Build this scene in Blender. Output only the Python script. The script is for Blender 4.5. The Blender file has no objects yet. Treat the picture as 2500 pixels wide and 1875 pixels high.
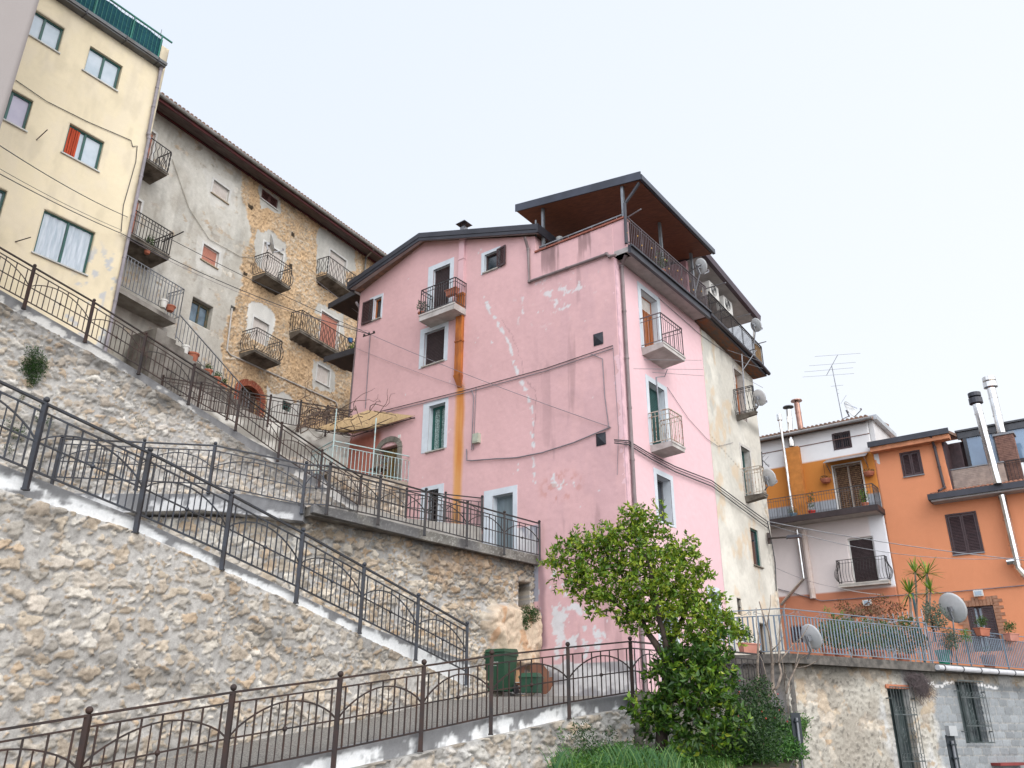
import bpy, math, random
import numpy as np
from mathutils import Vector, Matrix
random.seed(7)
SC=bpy.context.scene
C=SC.collection
# ---------------------------------------------------------------- camera
FPX=2021.0; PITCH=math.radians(22.879); ROLL=math.radians(0.2395)
EYE=np.array([0.,0.,1.6])
_cp,_sp=math.cos(PITCH),math.sin(PITCH); _cr,_sr=math.cos(ROLL),math.sin(ROLL)
_r=np.array([1.,0,0]); _u=np.array([0,-_sp,_cp]); AF=np.array([0,_cp,_sp])
AR=_r*_cr+_u*_sr; AU=-_r*_sr+_u*_cr
cam=bpy.data.cameras.new('camera'); camo=bpy.data.objects.new('camera',cam); C.objects.link(camo)
cam.sensor_width=36; cam.lens=36*FPX/2500; cam.clip_start=.1; cam.clip_end=3000
camo.matrix_world=Matrix(((AR[0],AU[0],-AF[0],0),(AR[1],AU[1],-AF[1],0),(AR[2],AU[2],-AF[2],1.6),(0,0,0,1)))
SC.camera=camo
# ---------------------------------------------------------------- light
SUN_AZ=152; SUN_EL=42
w=bpy.data.worlds.new('World'); SC.world=w; w.use_nodes=True
nt=w.node_tree; nt.nodes.clear()
o=nt.nodes.new('ShaderNodeOutputWorld'); bg=nt.nodes.new('ShaderNodeBackground'); sky=nt.nodes.new('ShaderNodeTexSky')
sky.sky_type='NISHITA'; sky.sun_disc=False; sky.sun_elevation=math.radians(SUN_EL); sky.sun_rotation=math.radians(SUN_AZ)
sky.air_density=1.0; sky.dust_density=4.0; sky.ozone_density=1.0
# thin high overcast in front of the blue: pale veil mixed over the physical sky, denser towards the sun side
tc=nt.nodes.new('ShaderNodeTexCoord'); sep=nt.nodes.new('ShaderNodeSeparateXYZ'); nt.links.new(tc.outputs['Generated'],sep.inputs[0])
m1=nt.nodes.new('ShaderNodeMath'); m1.operation='MULTIPLY_ADD'; m1.inputs[1].default_value=.55; m1.inputs[2].default_value=.62
nt.links.new(sep.outputs['X'],m1.inputs[0])
m2=nt.nodes.new('ShaderNodeMath'); m2.operation='MULTIPLY_ADD'; m2.inputs[1].default_value=-.55; nt.links.new(sep.outputs['Z'],m2.inputs[0]); nt.links.new(m1.outputs[0],m2.inputs[2]); m2.use_clamp=True
veil=nt.nodes.new('ShaderNodeMix'); veil.data_type='RGBA'; veil.inputs[6].default_value=(8.5,9.25,10.6,1); veil.inputs[7].default_value=(10.3,10.6,11.0,1)
nt.links.new(m2.outputs[0],veil.inputs[0])
mx=nt.nodes.new('ShaderNodeMix'); mx.data_type='RGBA'; mx.inputs[0].default_value=.9
nt.links.new(sky.outputs[0],mx.inputs[6]); nt.links.new(veil.outputs[2],mx.inputs[7])
# unseen overcast behind the viewer, towards the sun, is brightened as added frontal light
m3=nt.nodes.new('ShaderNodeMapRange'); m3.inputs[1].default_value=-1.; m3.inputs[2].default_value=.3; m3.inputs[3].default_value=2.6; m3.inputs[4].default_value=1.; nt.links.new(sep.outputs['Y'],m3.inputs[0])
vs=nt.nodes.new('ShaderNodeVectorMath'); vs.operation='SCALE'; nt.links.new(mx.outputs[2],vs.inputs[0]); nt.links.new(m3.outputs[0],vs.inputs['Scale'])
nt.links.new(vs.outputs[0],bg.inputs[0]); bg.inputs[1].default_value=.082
nt.links.new(bg.outputs[0],o.inputs[0])
sl=bpy.data.lights.new('sun','SUN'); sl.energy=1.5; sl.angle=math.radians(50); sl.color=(1,.95,.87)
so=bpy.data.objects.new('sun',sl); C.objects.link(so)
_sd=Vector((math.sin(math.radians(SUN_AZ))*math.cos(math.radians(SUN_EL)),math.cos(math.radians(SUN_AZ))*math.cos(math.radians(SUN_EL)),math.sin(math.radians(SUN_EL))))
so.rotation_euler=_sd.to_track_quat('Z','Y').to_euler(); so.location=(20,-10,40)
SC.view_settings.view_transform='Standard'; SC.view_settings.look='None'; SC.view_settings.exposure=.38; SC.view_settings.gamma=1
SC.render.engine='CYCLES'
# ---------------------------------------------------------------- pixel -> ray helpers
ZM={'1a':(0,0,.3767),'1b':(300,200,.3767),'1c':(0,500,.3767),'1d':(250,500,.4219),'2a':(700,450,.3918),'2b':(1220,400,.3918),'2c':(700,900,.4219),'2d':(1500,850,.4521),'3a':(1850,850,.3918),'3b':(1750,1350,.3391),'3c':(1100,1200,.4069),'3d':(0,1100,.4670),'ov':(0,0,1.1302),'s':(0,0,1.),
'4a':(600,950,.1808),'4b':(900,1100,.208),'4c':(0,950,.1989),'4d':(380,1000,.1808)}
def px(z,a,b):
    o=ZM[z]; return o[0]+a*o[2],o[1]+b*o[2]
def ray(z,a,b):
    u,v=px(z,a,b)
    d=AR*(u-1250)/FPX-AU*(v-937.5)/FPX+AF
    return d/math.hypot(d[0],d[1])
def atD(z,a,b,D): return ray(z,a,b)*D+EYE
def atz(z,a,b,h):
    d=ray(z,a,b); return d*((h-1.6)/d[2])+EYE
class Fr:
    """facade frame: x to the right along the wall, y into the wall, z up (absolute height)"""
    def __init__(s,P,az):
        a=math.radians(az); s.P=np.array([P[0],P[1]],float); s.t=np.array([math.sin(a),math.cos(a)]); s.n=np.array([math.cos(a),-math.sin(a)])  # outward
        s.M=Matrix(((s.t[0],-s.n[0],0,P[0]),(s.t[1],-s.n[1],0,P[1]),(0,0,1,0),(0,0,0,1)))
    def at(s,z,a,b,y=0.):
        d=ray(z,a,b); P=s.P-s.n*y
        k=(P@s.n)/(d[:2]@s.n); q=d*k+EYE
        return float((q[:2]-s.P)@s.t),float(q[2])
    def w(s,x,y,z):
        q=s.P+s.t*x-s.n*y; return (q[0],q[1],z)
    def loc(s,q): d=np.array(q[:2])-s.P; return float(d@s.t),float(-(d@s.n)),float(q[2])
class W0:
    M=Matrix.Identity(4)
    def w(s,x,y,z): return (x,y,z)
WF=W0()
# ---------------------------------------------------------------- object helpers
OFF={}
def tag(o,label=None,cat=None,group=None,kind=None):
    if label: o['label']=label
    if cat: o['category']=cat
    if group: o['group']=group
    if kind: o['kind']=kind
    return o
def thing(name,label,cat,F=WF,base=(0,0,0),group=None):
    o=bpy.data.objects.new(name,None); o.empty_display_size=.2; C.objects.link(o)
    o.matrix_world=F.M@Matrix.Translation(base); OFF[o.name]=(tuple(base),F)
    return tag(o,label,cat,group)
class MB:
    def __init__(s): s.v=[];s.f=[]
    def add(s,v,f):
        n=len(s.v); s.v+=[tuple(p) for p in v]; s.f+=[tuple(i+n for i in q) for q in f]; return s
    def box(s,x0,x1,y0,y1,z0,z1):
        return s.add([(x0,y0,z0),(x1,y0,z0),(x1,y1,z0),(x0,y1,z0),(x0,y0,z1),(x1,y0,z1),(x1,y1,z1),(x0,y1,z1)],
            [(0,3,2,1),(4,5,6,7),(0,1,5,4),(1,2,6,5),(2,3,7,6),(3,0,4,7)])
    def hexa(s,a,b):
        """a: 4 bottom pts, b: 4 top pts"""
        return s.add(list(a)+list(b),[(0,3,2,1),(4,5,6,7),(0,1,5,4),(1,2,6,5),(2,3,7,6),(3,0,4,7)])
    def bar(s,p,q,w=.02,h=None,up=(0,0,1)):
        h=h or w; p=Vector(p);q=Vector(q); d=(q-p)
        if d.length<1e-5: return s
        d.normalize(); u=Vector(up)
        if abs(d.dot(u))>.98: u=Vector((0,1,0))
        a=d.cross(u).normalized(); b=a.cross(d).normalized()
        a*=w/2; b*=h/2
        return s.hexa([p-a-b,p+a-b,p+a+b,p-a+b],[q-a-b,q+a-b,q+a+b,q-a+b])
    def tube(s,path,r,n=8,cap=True):
        path=[Vector(p) for p in path]; N=len(path); rr=r if hasattr(r,'__len__') else [r]*N
        base=len(s.v); prev=None
        for i,p in enumerate(path):
            d=(path[min(i+1,N-1)]-path[max(i-1,0)])
            if d.length<1e-6: d=Vector((0,0,1))
            d.normalize()
            if prev is None:
                u=Vector((0,0,1)) if abs(d.z)<.9 else Vector((1,0,0))
                a=d.cross(u).normalized()
            else:
                a=prev-d*prev.dot(d)
                a=a.normalized() if a.length>1e-4 else d.orthogonal().normalized()
            prev=a; b=d.cross(a)
            for k in range(n):
                t=2*math.pi*k/n; s.v.append(tuple(p+(a*math.cos(t)+b*math.sin(t))*rr[i]))
        for i in range(N-1):
            for k in range(n):
                k2=(k+1)%n; s.f.append((base+i*n+k,base+i*n+k2,base+(i+1)*n+k2,base+(i+1)*n+k))
        if cap: s.f.append(tuple(base+k for k in range(n))[::-1]); s.f.append(tuple(base+(N-1)*n+k for k in range(n)))
        return s
    def ball(s,c,r,n=8,m=6,sc=(1,1,1)):
        base=len(s.v)
        for i in range(m+1):
            ph=math.pi*i/m
            for k in range(n):
                t=2*math.pi*k/n; s.v.append((c[0]+r*sc[0]*math.sin(ph)*math.cos(t),c[1]+r*sc[1]*math.sin(ph)*math.sin(t),c[2]+r*sc[2]*math.cos(ph)))
        for i in range(m):
            for k in range(n):
                k2=(k+1)%n; s.f.append((base+i*n+k,base+(i+1)*n+k,base+(i+1)*n+k2,base+i*n+k2))
        return s
    def lathe(s,c,prof,n=16,axis=(0,0,1),x=None):
        ax=Vector(axis).normalized(); a=Vector(x) if x else ax.orthogonal(); a=(a-ax*a.dot(ax)).normalized(); b=ax.cross(a); c=Vector(c); base=len(s.v)
        for r,h in prof:
            for k in range(n):
                t=2*math.pi*k/n; s.v.append(tuple(c+ax*h+(a*math.cos(t)+b*math.sin(t))*r))
        for i in range(len(prof)-1):
            for k in range(n):
                k2=(k+1)%n; s.f.append((base+i*n+k,base+i*n+k2,base+(i+1)*n+k2,base+(i+1)*n+k))
        return s
    def prism(s,poly,y0,y1,plane='xz'):
        n=len(poly); 
        if plane=='xz': A=[(a,y0,b) for a,b in poly]; B=[(a,y1,b) for a,b in poly]
        elif plane=='xy': A=[(a,b,y0) for a,b in poly]; B=[(a,b,y1) for a,b in poly]
        else: A=[(y0,a,b) for a,b in poly]; B=[(y1,a,b) for a,b in poly]
        return s.add(A+B,[tuple(range(n)),tuple(range(2*n-1,n-1,-1))]+[(i,n+i,n+(i+1)%n,(i+1)%n) for i in range(n)])
    def build(s,name,mat,parent=None,F=WF,label=None,smooth=False,fix=True):
        me=bpy.data.meshes.new(name)
        if parent is not None: off,F=OFF[parent.name]
        else: off=(0,0,0)
        vs=[(a-off[0],b-off[1],c-off[2]) for a,b,c in s.v]
        me.from_pydata(vs,[],s.f)
        if fix:
            import bmesh
            bm=bmesh.new(); bm.from_mesh(me); bmesh.ops.recalc_face_normals(bm,faces=bm.faces); bm.to_mesh(me); bm.free()
        me.materials.append(mat)
        if smooth: me.polygons.foreach_set('use_smooth',[True]*len(me.polygons))
        o=bpy.data.objects.new(name,me); C.objects.link(o)
        if parent is not None: o.parent=parent; OFF[o.name]=(off,F)
        else: o.matrix_world=F.M; OFF[o.name]=((0,0,0),F)
        if label: o['label']=label
        return o
def hang(o,T,F): 
    o.parent=T; off,TF=OFF[T.name]; o.matrix_parent_inverse=(TF.M@Matrix.Translation(off)).inverted(); o.matrix_basis=F.M
def copy_tree(o,parent=None):
    c=o.copy(); C.objects.link(c)
    if parent is not None: c.parent=parent
    for ch in [x for x in bpy.data.objects if x.parent==o]: copy_tree(ch,c)
    return c
# ---------------------------------------------------------------- numpy noise
def _h(i,j,s):
    n=(i.astype(np.int64)*374761393+j.astype(np.int64)*668265263+s*1442695041)&0x7fffffff
    n=((n^(n>>13))*1274126177)&0x7fffffff
    return ((n^(n>>16))&0xffffff)/16777215.
def vn(x,y,s=0):
    i=np.floor(x);j=np.floor(y);fx=x-i;fy=y-j;fx=fx*fx*(3-2*fx);fy=fy*fy*(3-2*fy)
    a=_h(i,j,s);b=_h(i+1,j,s);c=_h(i,j+1,s);d=_h(i+1,j+1,s)
    return (a*(1-fx)+b*fx)*(1-fy)+(c*(1-fx)+d*fx)*fy
def fbm(x,y,s=0,o=4):
    t=0;a=.5;n=0
    for k in range(o): t=t+a*vn(x*2**k+k*17.3,y*2**k+k*9.1,s+k);n+=a;a*=.55
    return t/n
def ss(a,b,x): t=np.clip((x-a)/(b-a),0,1); return t*t*(3-2*t)
def mixc(c0,c1,t): return c0*(1-t[...,None])+c1*t[...,None]
def col(*c): return np.array(c,float)
def inpoly(X,Z,P):
    r=np.zeros(X.shape,bool); n=len(P)
    for i in range(n):
        x0,z0=P[i];x1,z1=P[(i+1)%n]
        c=((z0>Z)!=(z1>Z))&(X<(x1-x0)*(Z-z0)/((z1-z0) or 1e-9)+x0); r^=c
    return r
def segdist(X,Z,P):
    d=np.full(X.shape,1e9)
    for (x0,z0),(x1,z1) in zip(P[:-1],P[1:]):
        vx,vz=x1-x0,z1-z0; t=np.clip(((X-x0)*vx+(Z-z0)*vz)/(vx*vx+vz*vz+1e-9),0,1)
        d=np.minimum(d,np.hypot(X-x0-t*vx,Z-z0-t*vz))
    return d
def rubble(X,Z,size=.3,seed=1,asp=.72,cover=.5,depth=.05,tint=None,warp=1.):
    """irregular rubble stones set in mortar: displacement and colour"""
    wx=(fbm(X*1.7,Z*1.7,seed)-.5)*size*1.3*warp+(fbm(X*8,Z*10,seed+5,3)-.5)*.11
    wz=(fbm(X*1.7+31,Z*1.7+7,seed)-.5)*size*1.1*warp+(fbm(X*8+4,Z*10,seed+6,3)-.5)*.09
    H=np.zeros(X.shape); M=np.zeros(X.shape); R1_=np.zeros(X.shape); R2_=np.zeros(X.shape); E=np.zeros(X.shape)
    for lay,(sc,cv) in enumerate(((1.,cover),(.42,cover*.62))):
        sx=size*sc; sz=size*sc*asp
        u=(X+wx)/sx; v=(Z+wz)/sz; u=u+.5*(np.floor(v)%2)*0+.3*vn(v,v*0,seed)
        i0=np.floor(u);j0=np.floor(v)
        F1=np.full(X.shape,9.);F2=np.full(X.shape,9.);I=np.zeros(X.shape);J=np.zeros(X.shape);DX=np.zeros(X.shape);DZ=np.zeros(X.shape)
        for a in (-1,0,1):
            for b in (-1,0,1):
                ii=i0+a;jj=j0+b
                cx=ii+.5+(_h(ii,jj,seed+lay*50)-.5)*.85; cz=jj+.5+(_h(ii,jj,seed+7+lay*50)-.5)*.75
                dx=u-cx;dz=v-cz; d=np.hypot(dx,dz)+(np.abs(dx)+np.abs(dz))*.25
                n=d<F1
                F2=np.where(n,F1,np.minimum(F2,d)); I=np.where(n,ii,I);J=np.where(n,jj,J);DX=np.where(n,dx,DX);DZ=np.where(n,dz,DZ);F1=np.where(n,d,F1)
        r1=_h(I,J,seed+11+lay);r2=_h(I,J,seed+12+lay);r3=_h(I,J,seed+13+lay)
        e=F2-F1+(fbm(X*11/sc**.5,Z*11/sc**.5,seed+3,3)-.5)*.5
        t0=.02+.5*(1-cv)*(.25+r1*1.3)
        m=ss(t0,t0+.04,e)*(r3<cv+.35)*ss(1.15,.95,F1)
        gv=ss(t0-.10,t0-.01,e)*ss(t0+.05,t0-.01,e)*(r3<cv+.35)*ss(1.15,.95,F1)
        hh=m*(.25+.75*r2)*depth*(.6+.4*sc)+m*((r1-.5)*DX+(r3-.5)*DZ)*depth*1.0+m*(np.abs(fbm(X*9+r1*9,Z*15,seed+21,4)-.5)*-2.6+.3)*depth*.8
        take=(m>M*1.0001) if lay==0 else (M<.15)
        H=np.where(take,hh,H); G=gv if lay==0 else np.maximum(G,gv*(M<.15));R1_=np.where(take,r1,R1_);R2_=np.where(take,r2,R2_);M=np.where(take,m,M)
    pal=np.array([(.50,.44,.37),(.54,.50,.45),(.60,.57,.52),(.46,.395,.32),(.55,.485,.40),(.40,.38,.35),(.62,.60,.56),(.50,.40,.30)])
    if tint is not None: pal=pal*np.array(tint)
    ci=(R1_*7.99).astype(int); cs=pal[ci]*(.88+.2*R2_)[...,None]
    n1=fbm(X*7,Z*9,seed+30,4); cs=cs*(.52+.62*n1)[...,None]
    n2=fbm(X*1.1,Z*1.1,seed+33,4); n3=fbm(X*14,Z*14,seed+34,3)
    mort=col(.42,.405,.385)*(.62+.55*n3+.40*(n2-.5))[...,None]
    COL=mixc(mort,cs,np.clip(M*1.15,0,1))
    # dark weathering, lime
    COL=COL*(1-.35*ss(.55,.75,fbm(X*.8+5,Z*2.2,seed+40,4)))[...,None]
    H=H-G*.014*(M<.5)+(fbm(X*4,Z*4,seed+50,3)-.5)*.04+(n3-.5)*.026
    return H,COL,M
# ---------------------------------------------------------------- walls from a fine grid
def lines(a,b,cell,extra):
    n=max(1,int(round((b-a)/cell))); L=list(np.linspace(a,b,n+1))
    for e in extra:
        if a<e<b:
            k=int(np.argmin([abs(l-e) for l in L]))
            if 0<k<len(L)-1 and abs(L[k]-e)<cell*.5: L[k]=e
            else: L.append(e)
    return np.array(sorted(set(L)))
def grid_wall(name,F,x0,x1,z0,z1,cell,style,mat,parent=None,holes=(),top=None,bot=None,mask=None,reveal=.22,smooth=True,back=.4,ends=True,zextra=()):
    """front face as a grid with rectangular holes, reveals, and a thickness behind"""
    xs=lines(x0,x1,cell,[h[0] for h in holes]+[h[1] for h in holes]); zs=lines(z0,z1,cell,[h[2] for h in holes]+[h[3] for h in holes]+list(zextra))
    X,Z=np.meshgrid(xs,zs,indexing='ij'); Zc=Z.copy()
    if top is not None: Zc=np.minimum(Zc,top(X))
    if bot is not None: Zc=np.maximum(Zc,bot(X))
    H,COL=style(X,Zc)
    HF=H.copy()
    for (a,b,c,d) in holes:
        k=(X>=a-1e-6)&(X<=b+1e-6)&(Zc>=c-1e-6)&(Zc<=d+1e-6); HF[k]=0
    nx,nz=X.shape
    cx=(X[:-1,:-1]+X[1:,1:])/2; cz=(Z[:-1,:-1]+Z[1:,1:])/2
    keep=(Zc[:-1,1:]-Zc[:-1,:-1]>1e-5)|(Zc[1:,1:]-Zc[1:,:-1]>1e-5)
    for (a,b,c,d) in holes: keep&=~((cx>a)&(cx<b)&(cz>c)&(cz<d))
    if mask is not None: keep&=mask(cx,cz)
    idx=np.arange(nx*nz).reshape(nx,nz)
    q=np.stack([idx[:-1,:-1],idx[1:,:-1],idx[1:,1:],idx[:-1,1:]],-1)[keep]
    V=np.stack([X,-HF,Zc],-1).reshape(-1,3)
    CO=COL.reshape(-1,3)
    # boundary reveals: every boundary edge is extruded inwards
    ex=[];
    kp=np.zeros((nx+1,nz+1),bool); kp[1:nx,1:nz]=keep
    def strip(ea,eb):
        ex.append((ea,eb))
    A=kp[1:nx,1:nz]
    l=A&~kp[0:nx-1,1:nz]; r=A&~kp[2:nx+1,1:nz] if True else None
    bt=A&~kp[1:nx,0:nz-1]; tp=A&~kp[1:nx,2:nz+1]
    i,j=np.nonzero(l); strip(idx[i,j+1],idx[i,j])
    i,j=np.nonzero(r); strip(idx[i+1,j],idx[i+1,j+1])
    i,j=np.nonzero(bt); strip(idx[i,j],idx[i+1,j])
    i,j=np.nonzero(tp); strip(idx[i+1,j+1],idx[i,j+1])
    ea=np.concatenate([e[0] for e in ex]); eb=np.concatenate([e[1] for e in ex])
    inhole=np.zeros(len(V),bool)
    for (a,b,c,d) in holes: inhole|=(V[:,0]>=a-1e-6)&(V[:,0]<=b+1e-6)&(V[:,2]>=c-1e-6)&(V[:,2]<=d+1e-6)
    bv=np.unique(np.concatenate([ea,eb])); mp=np.full(len(V),-1); mp[bv]=len(V)+np.arange(len(bv))
    VB=V[bv].copy(); VB[:,1]=np.where(inhole[bv],reveal,back)
    V2=np.concatenate([V,VB]); CO2=np.concatenate([CO,CO[bv]])
    q2=np.stack([eb,ea,mp[ea],mp[eb]],-1)
    Q=np.concatenate([q,q2])
    used=np.unique(Q); rm=np.full(len(V2),-1); rm[used]=np.arange(len(used)); Q=rm[Q]; V2=V2[used]; CO2=CO2[used]
    off=(0,0,0)
    if parent is not None: off,F=OFF[parent.name]
    V2=V2-np.array(off)
    me=bpy.data.meshes.new(name); me.vertices.add(len(V2)); me.vertices.foreach_set('co',V2.astype(np.float32).ravel())
    me.loops.add(Q.size); me.loops.foreach_set('vertex_index',Q.ravel().astype(np.int32))
    me.polygons.add(len(Q)); me.polygons.foreach_set('loop_start',np.arange(0,Q.size,4,dtype=np.int32)); me.polygons.foreach_set('loop_total',np.full(len(Q),4,np.int32))
    sm=np.zeros(len(Q),bool); sm[:len(q)]=smooth; me.polygons.foreach_set('use_smooth',sm)
    me.update(); me.validate()
    at=me.color_attributes.new('Col','FLOAT_COLOR','POINT')
    if len(me.vertices)==len(CO2):
        at.data.foreach_set('color',np.concatenate([np.clip(CO2,0,1),np.ones((len(CO2),1))],1).astype(np.float32).ravel())
    me.materials.append(mat)
    o=bpy.data.objects.new(name,me); C.objects.link(o)
    if parent is not None: o.parent=parent; OFF[o.name]=(off,F)
    else: o.matrix_world=F.M; OFF[o.name]=((0,0,0),F)
    return o
# ---------------------------------------------------------------- materials
MATS={}
def nmat(name):
    m=bpy.data.materials.new(name); m.use_nodes=True; n=m.node_tree; b=n.nodes['Principled BSDF']; return m,n,b
def _noise(n,scale,detail=4,coord=None,rough=.55):
    t=n.nodes.new('ShaderNodeTexNoise'); t.inputs['Scale'].default_value=scale; t.inputs['Detail'].default_value=detail; t.inputs['Roughness'].default_value=rough
    if coord is not None: n.links.new(coord,t.inputs['Vector'])
    return t
def vcmat(name,rough=.92,fine=60,amt=.25,bump=.35,bd=.012):
    """painted or stone surface: per-point albedo from the mesh, fine grain added"""
    m,n,b=nmat(name); a=n.nodes.new('ShaderNodeAttribute'); a.attribute_name='Col'
    tc=n.nodes.new('ShaderNodeTexCoord'); t=_noise(n,fine,6,tc.outputs['Object'],.7)
    mr=n.nodes.new('ShaderNodeMapRange'); mr.inputs[1].default_value=.25;mr.inputs[2].default_value=.75; mr.inputs[3].default_value=1-amt;mr.inputs[4].default_value=1+amt
    n.links.new(t.outputs[0],mr.inputs[0])
    v=n.nodes.new('ShaderNodeVectorMath'); v.operation='SCALE'; n.links.new(a.outputs['Color'],v.inputs[0]); n.links.new(mr.outputs[0],v.inputs['Scale'])
    n.links.new(v.outputs[0],b.inputs['Base Color']); b.inputs['Roughness'].default_value=rough
    b.inputs['Specular IOR Level'].default_value=.25
    bp=n.nodes.new('ShaderNodeBump'); bp.inputs['Strength'].default_value=bump; bp.inputs['Distance'].default_value=bd; n.links.new(t.outputs[0],bp.inputs['Height']); n.links.new(bp.outputs[0],b.inputs['Normal'])
    return m
def pm(name,c,rough=.6,metal=0.,c2=None,sc=3.,spec=.4,bump=0.,fine=0,stretch=None,lo=.35,hi=.65,trans=0.):
    """procedural painted material: base colour broken up by a second colour"""
    if name in MATS: return MATS[name]
    m,n,b=nmat(name); b.inputs['Roughness'].default_value=rough; b.inputs['Metallic'].default_value=metal; b.inputs['Specular IOR Level'].default_value=spec
    tc=n.nodes.new('ShaderNodeTexCoord'); src=tc.outputs['Object']
    if stretch:
        mp=n.nodes.new('ShaderNodeMapping'); mp.inputs['Scale'].default_value=stretch; n.links.new(src,mp.inputs[0]); src=mp.outputs[0]
    t=_noise(n,sc,5,src)
    if c2 is None: c2=tuple(x*.72 for x in c)
    r=n.nodes.new('ShaderNodeValToRGB'); r.color_ramp.elements[0].position=lo; r.color_ramp.elements[1].position=hi
    r.color_ramp.elements[0].color=(*c,1); r.color_ramp.elements[1].color=(*c2,1)
    n.links.new(t.outputs[0],r.inputs[0]); n.links.new(r.outputs[0],b.inputs['Base Color'])
    if bump:
        t2=_noise(n,fine or sc*8,5,tc.outputs['Object'],.65)
        bp=n.nodes.new('ShaderNodeBump'); bp.inputs['Strength'].default_value=bump; bp.inputs['Distance'].default_value=.01; n.links.new(t2.outputs[0],bp.inputs['Height']); n.links.new(bp.outputs[0],b.inputs['Normal'])
    MATS[name]=m; return m
def leafmat(name,c,c2,c3=None):
    if name in MATS: return MATS[name]
    m,n,b=nmat(name); oi=n.nodes.new('ShaderNodeNewGeometry'); r=n.nodes.new('ShaderNodeValToRGB')
    r.color_ramp.elements[0].color=(*c,1); r.color_ramp.elements[1].color=(*c2,1)
    if c3: e=r.color_ramp.elements.new(.9); e.color=(*c2,1); r.color_ramp.elements[2].color=(*c3,1); r.color_ramp.elements[1].position=.7
    n.links.new(oi.outputs['Random Per Island'],r.inputs[0]); n.links.new(r.outputs[0],b.inputs['Base Color'])
    b.inputs['Roughness'].default_value=.42; b.inputs['Specular IOR Level'].default_value=.5
    try: b.inputs['Transmission Weight'].default_value=0
    except: pass
    tr=n.nodes.new('ShaderNodeBsdfTranslucent'); n.links.new(r.outputs[0],tr.inputs[0]); ad=n.nodes.new('ShaderNodeMixShader'); ad.inputs[0].default_value=.28
    out=n.nodes['Material Output']; n.links.new(b.outputs[0],ad.inputs[1]); n.links.new(tr.outputs[0],ad.inputs[2]); n.links.new(ad.outputs[0],out.inputs[0])
    MATS[name]=m; return m
M_stone=vcmat('rubble_stone',.95,45,.22,.6,.015)
M_plast=vcmat('stucco',.93,30,.05,.25,.006)
M_conc=vcmat('painted_concrete',.9,35,.12,.4,.008)
IRON=pm('dark_iron',(.017,.017,.019),.5,.1,(.036,.027,.024),6,.4)
IRONB=pm('rusty_brown_iron',(.022,.018,.018),.6,.05,(.045,.023,.017),5,.35)
IRONG=pm('grey_iron',(.085,.09,.10),.5,.2,(.05,.043,.043),5,.5)
GREYM=pm('grey_metal',(.25,.26,.28),.45,.5,(.17,.17,.18),4,.5)
WHITEP=pm('white_paint',(.66,.65,.62),.6,0,(.52,.51,.48),3)
TRIMP=pm('pale_blue_trim',(.58,.62,.66),.8,0,(.50,.54,.58),2.5,.2)
STONEW=pm('marble_sill',(.42,.40,.36),.7,0,(.28,.26,.23),6,.3)
CONC=pm('raw_concrete',(.20,.185,.165),.95,0,(.085,.075,.065),2.2,.2,bump=.5,fine=25)
CONCL=pm('light_concrete',(.36,.34,.31),.95,0,(.22,.20,.18),2.0,.2,bump=.4,fine=25)
BROWN=pm('dark_brown_wood',(.062,.034,.036),.5,0,(.042,.024,.026),5)
BROWNR=pm('brown_roller_shutter',(.05,.032,.034),.6,0,(.038,.025,.026),5)
CREAMR=pm('cream_roller_shutter',(.64,.59,.55),.7,0,(.55,.50,.46),5)
REDR=pm('terracotta_roller_shutter',(.50,.23,.17),.7,0,(.42,.18,.13),4)
GREENR=pm('green_roller_shutter',(.03,.09,.085),.6,0,(.025,.07,.065),5)
GREENF=pm('dark_green_frame',(.012,.085,.07),.45,0,(.01,.06,.05),5,.5)
GLASSD=pm('dark_window_glass',(.03,.035,.045),.08,0,(.015,.018,.02),1.5,.8)
GLASSL=pm('pale_window_glass',(.38,.45,.52),.12,0,(.22,.29,.36),.9,.8)
CURT=pm('white_curtain',(.55,.60,.66),.9,0,(.38,.44,.50),6,.1,stretch=(3,1,.3))
WOODO=pm('orange_wood',(.40,.13,.04),.5,0,(.26,.08,.025),5,stretch=(8,8,.6))
DARK=pm('dark_interior',(.012,.011,.012),.95,0,(.02,.018,.018),2,.1)
FLASH=pm('dark_metal_flashing',(.045,.045,.055),.42,.3,(.03,.03,.038),2,.5)
PLASTG=pm('mauve_plastic_pipe',(.20,.16,.16),.5,0,(.15,.115,.115),3,.4)
DISH=pm('grey_dish',(.52,.53,.53),.5,.05,(.44,.45,.45),3,.4)
STEEL=pm('bright_steel',(.75,.74,.72),.18,1.,(.5,.47,.44),2,.6)
COPPER=pm('copper_flue',(.38,.22,.17),.35,.8,(.25,.14,.11),4)
TERRA=pm('terracotta',(.42,.15,.09),.8,0,(.30,.10,.06),4,.3)
ROOFT=pm('clay_roof_tile',(.28,.16,.11),.9,0,(.15,.11,.09),5,.2,bump=.4)
CABLE=pm('cable_black',(.05,.05,.055),.6)
CABLEG=pm('cable_grey',(.22,.20,.22),.6)
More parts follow.
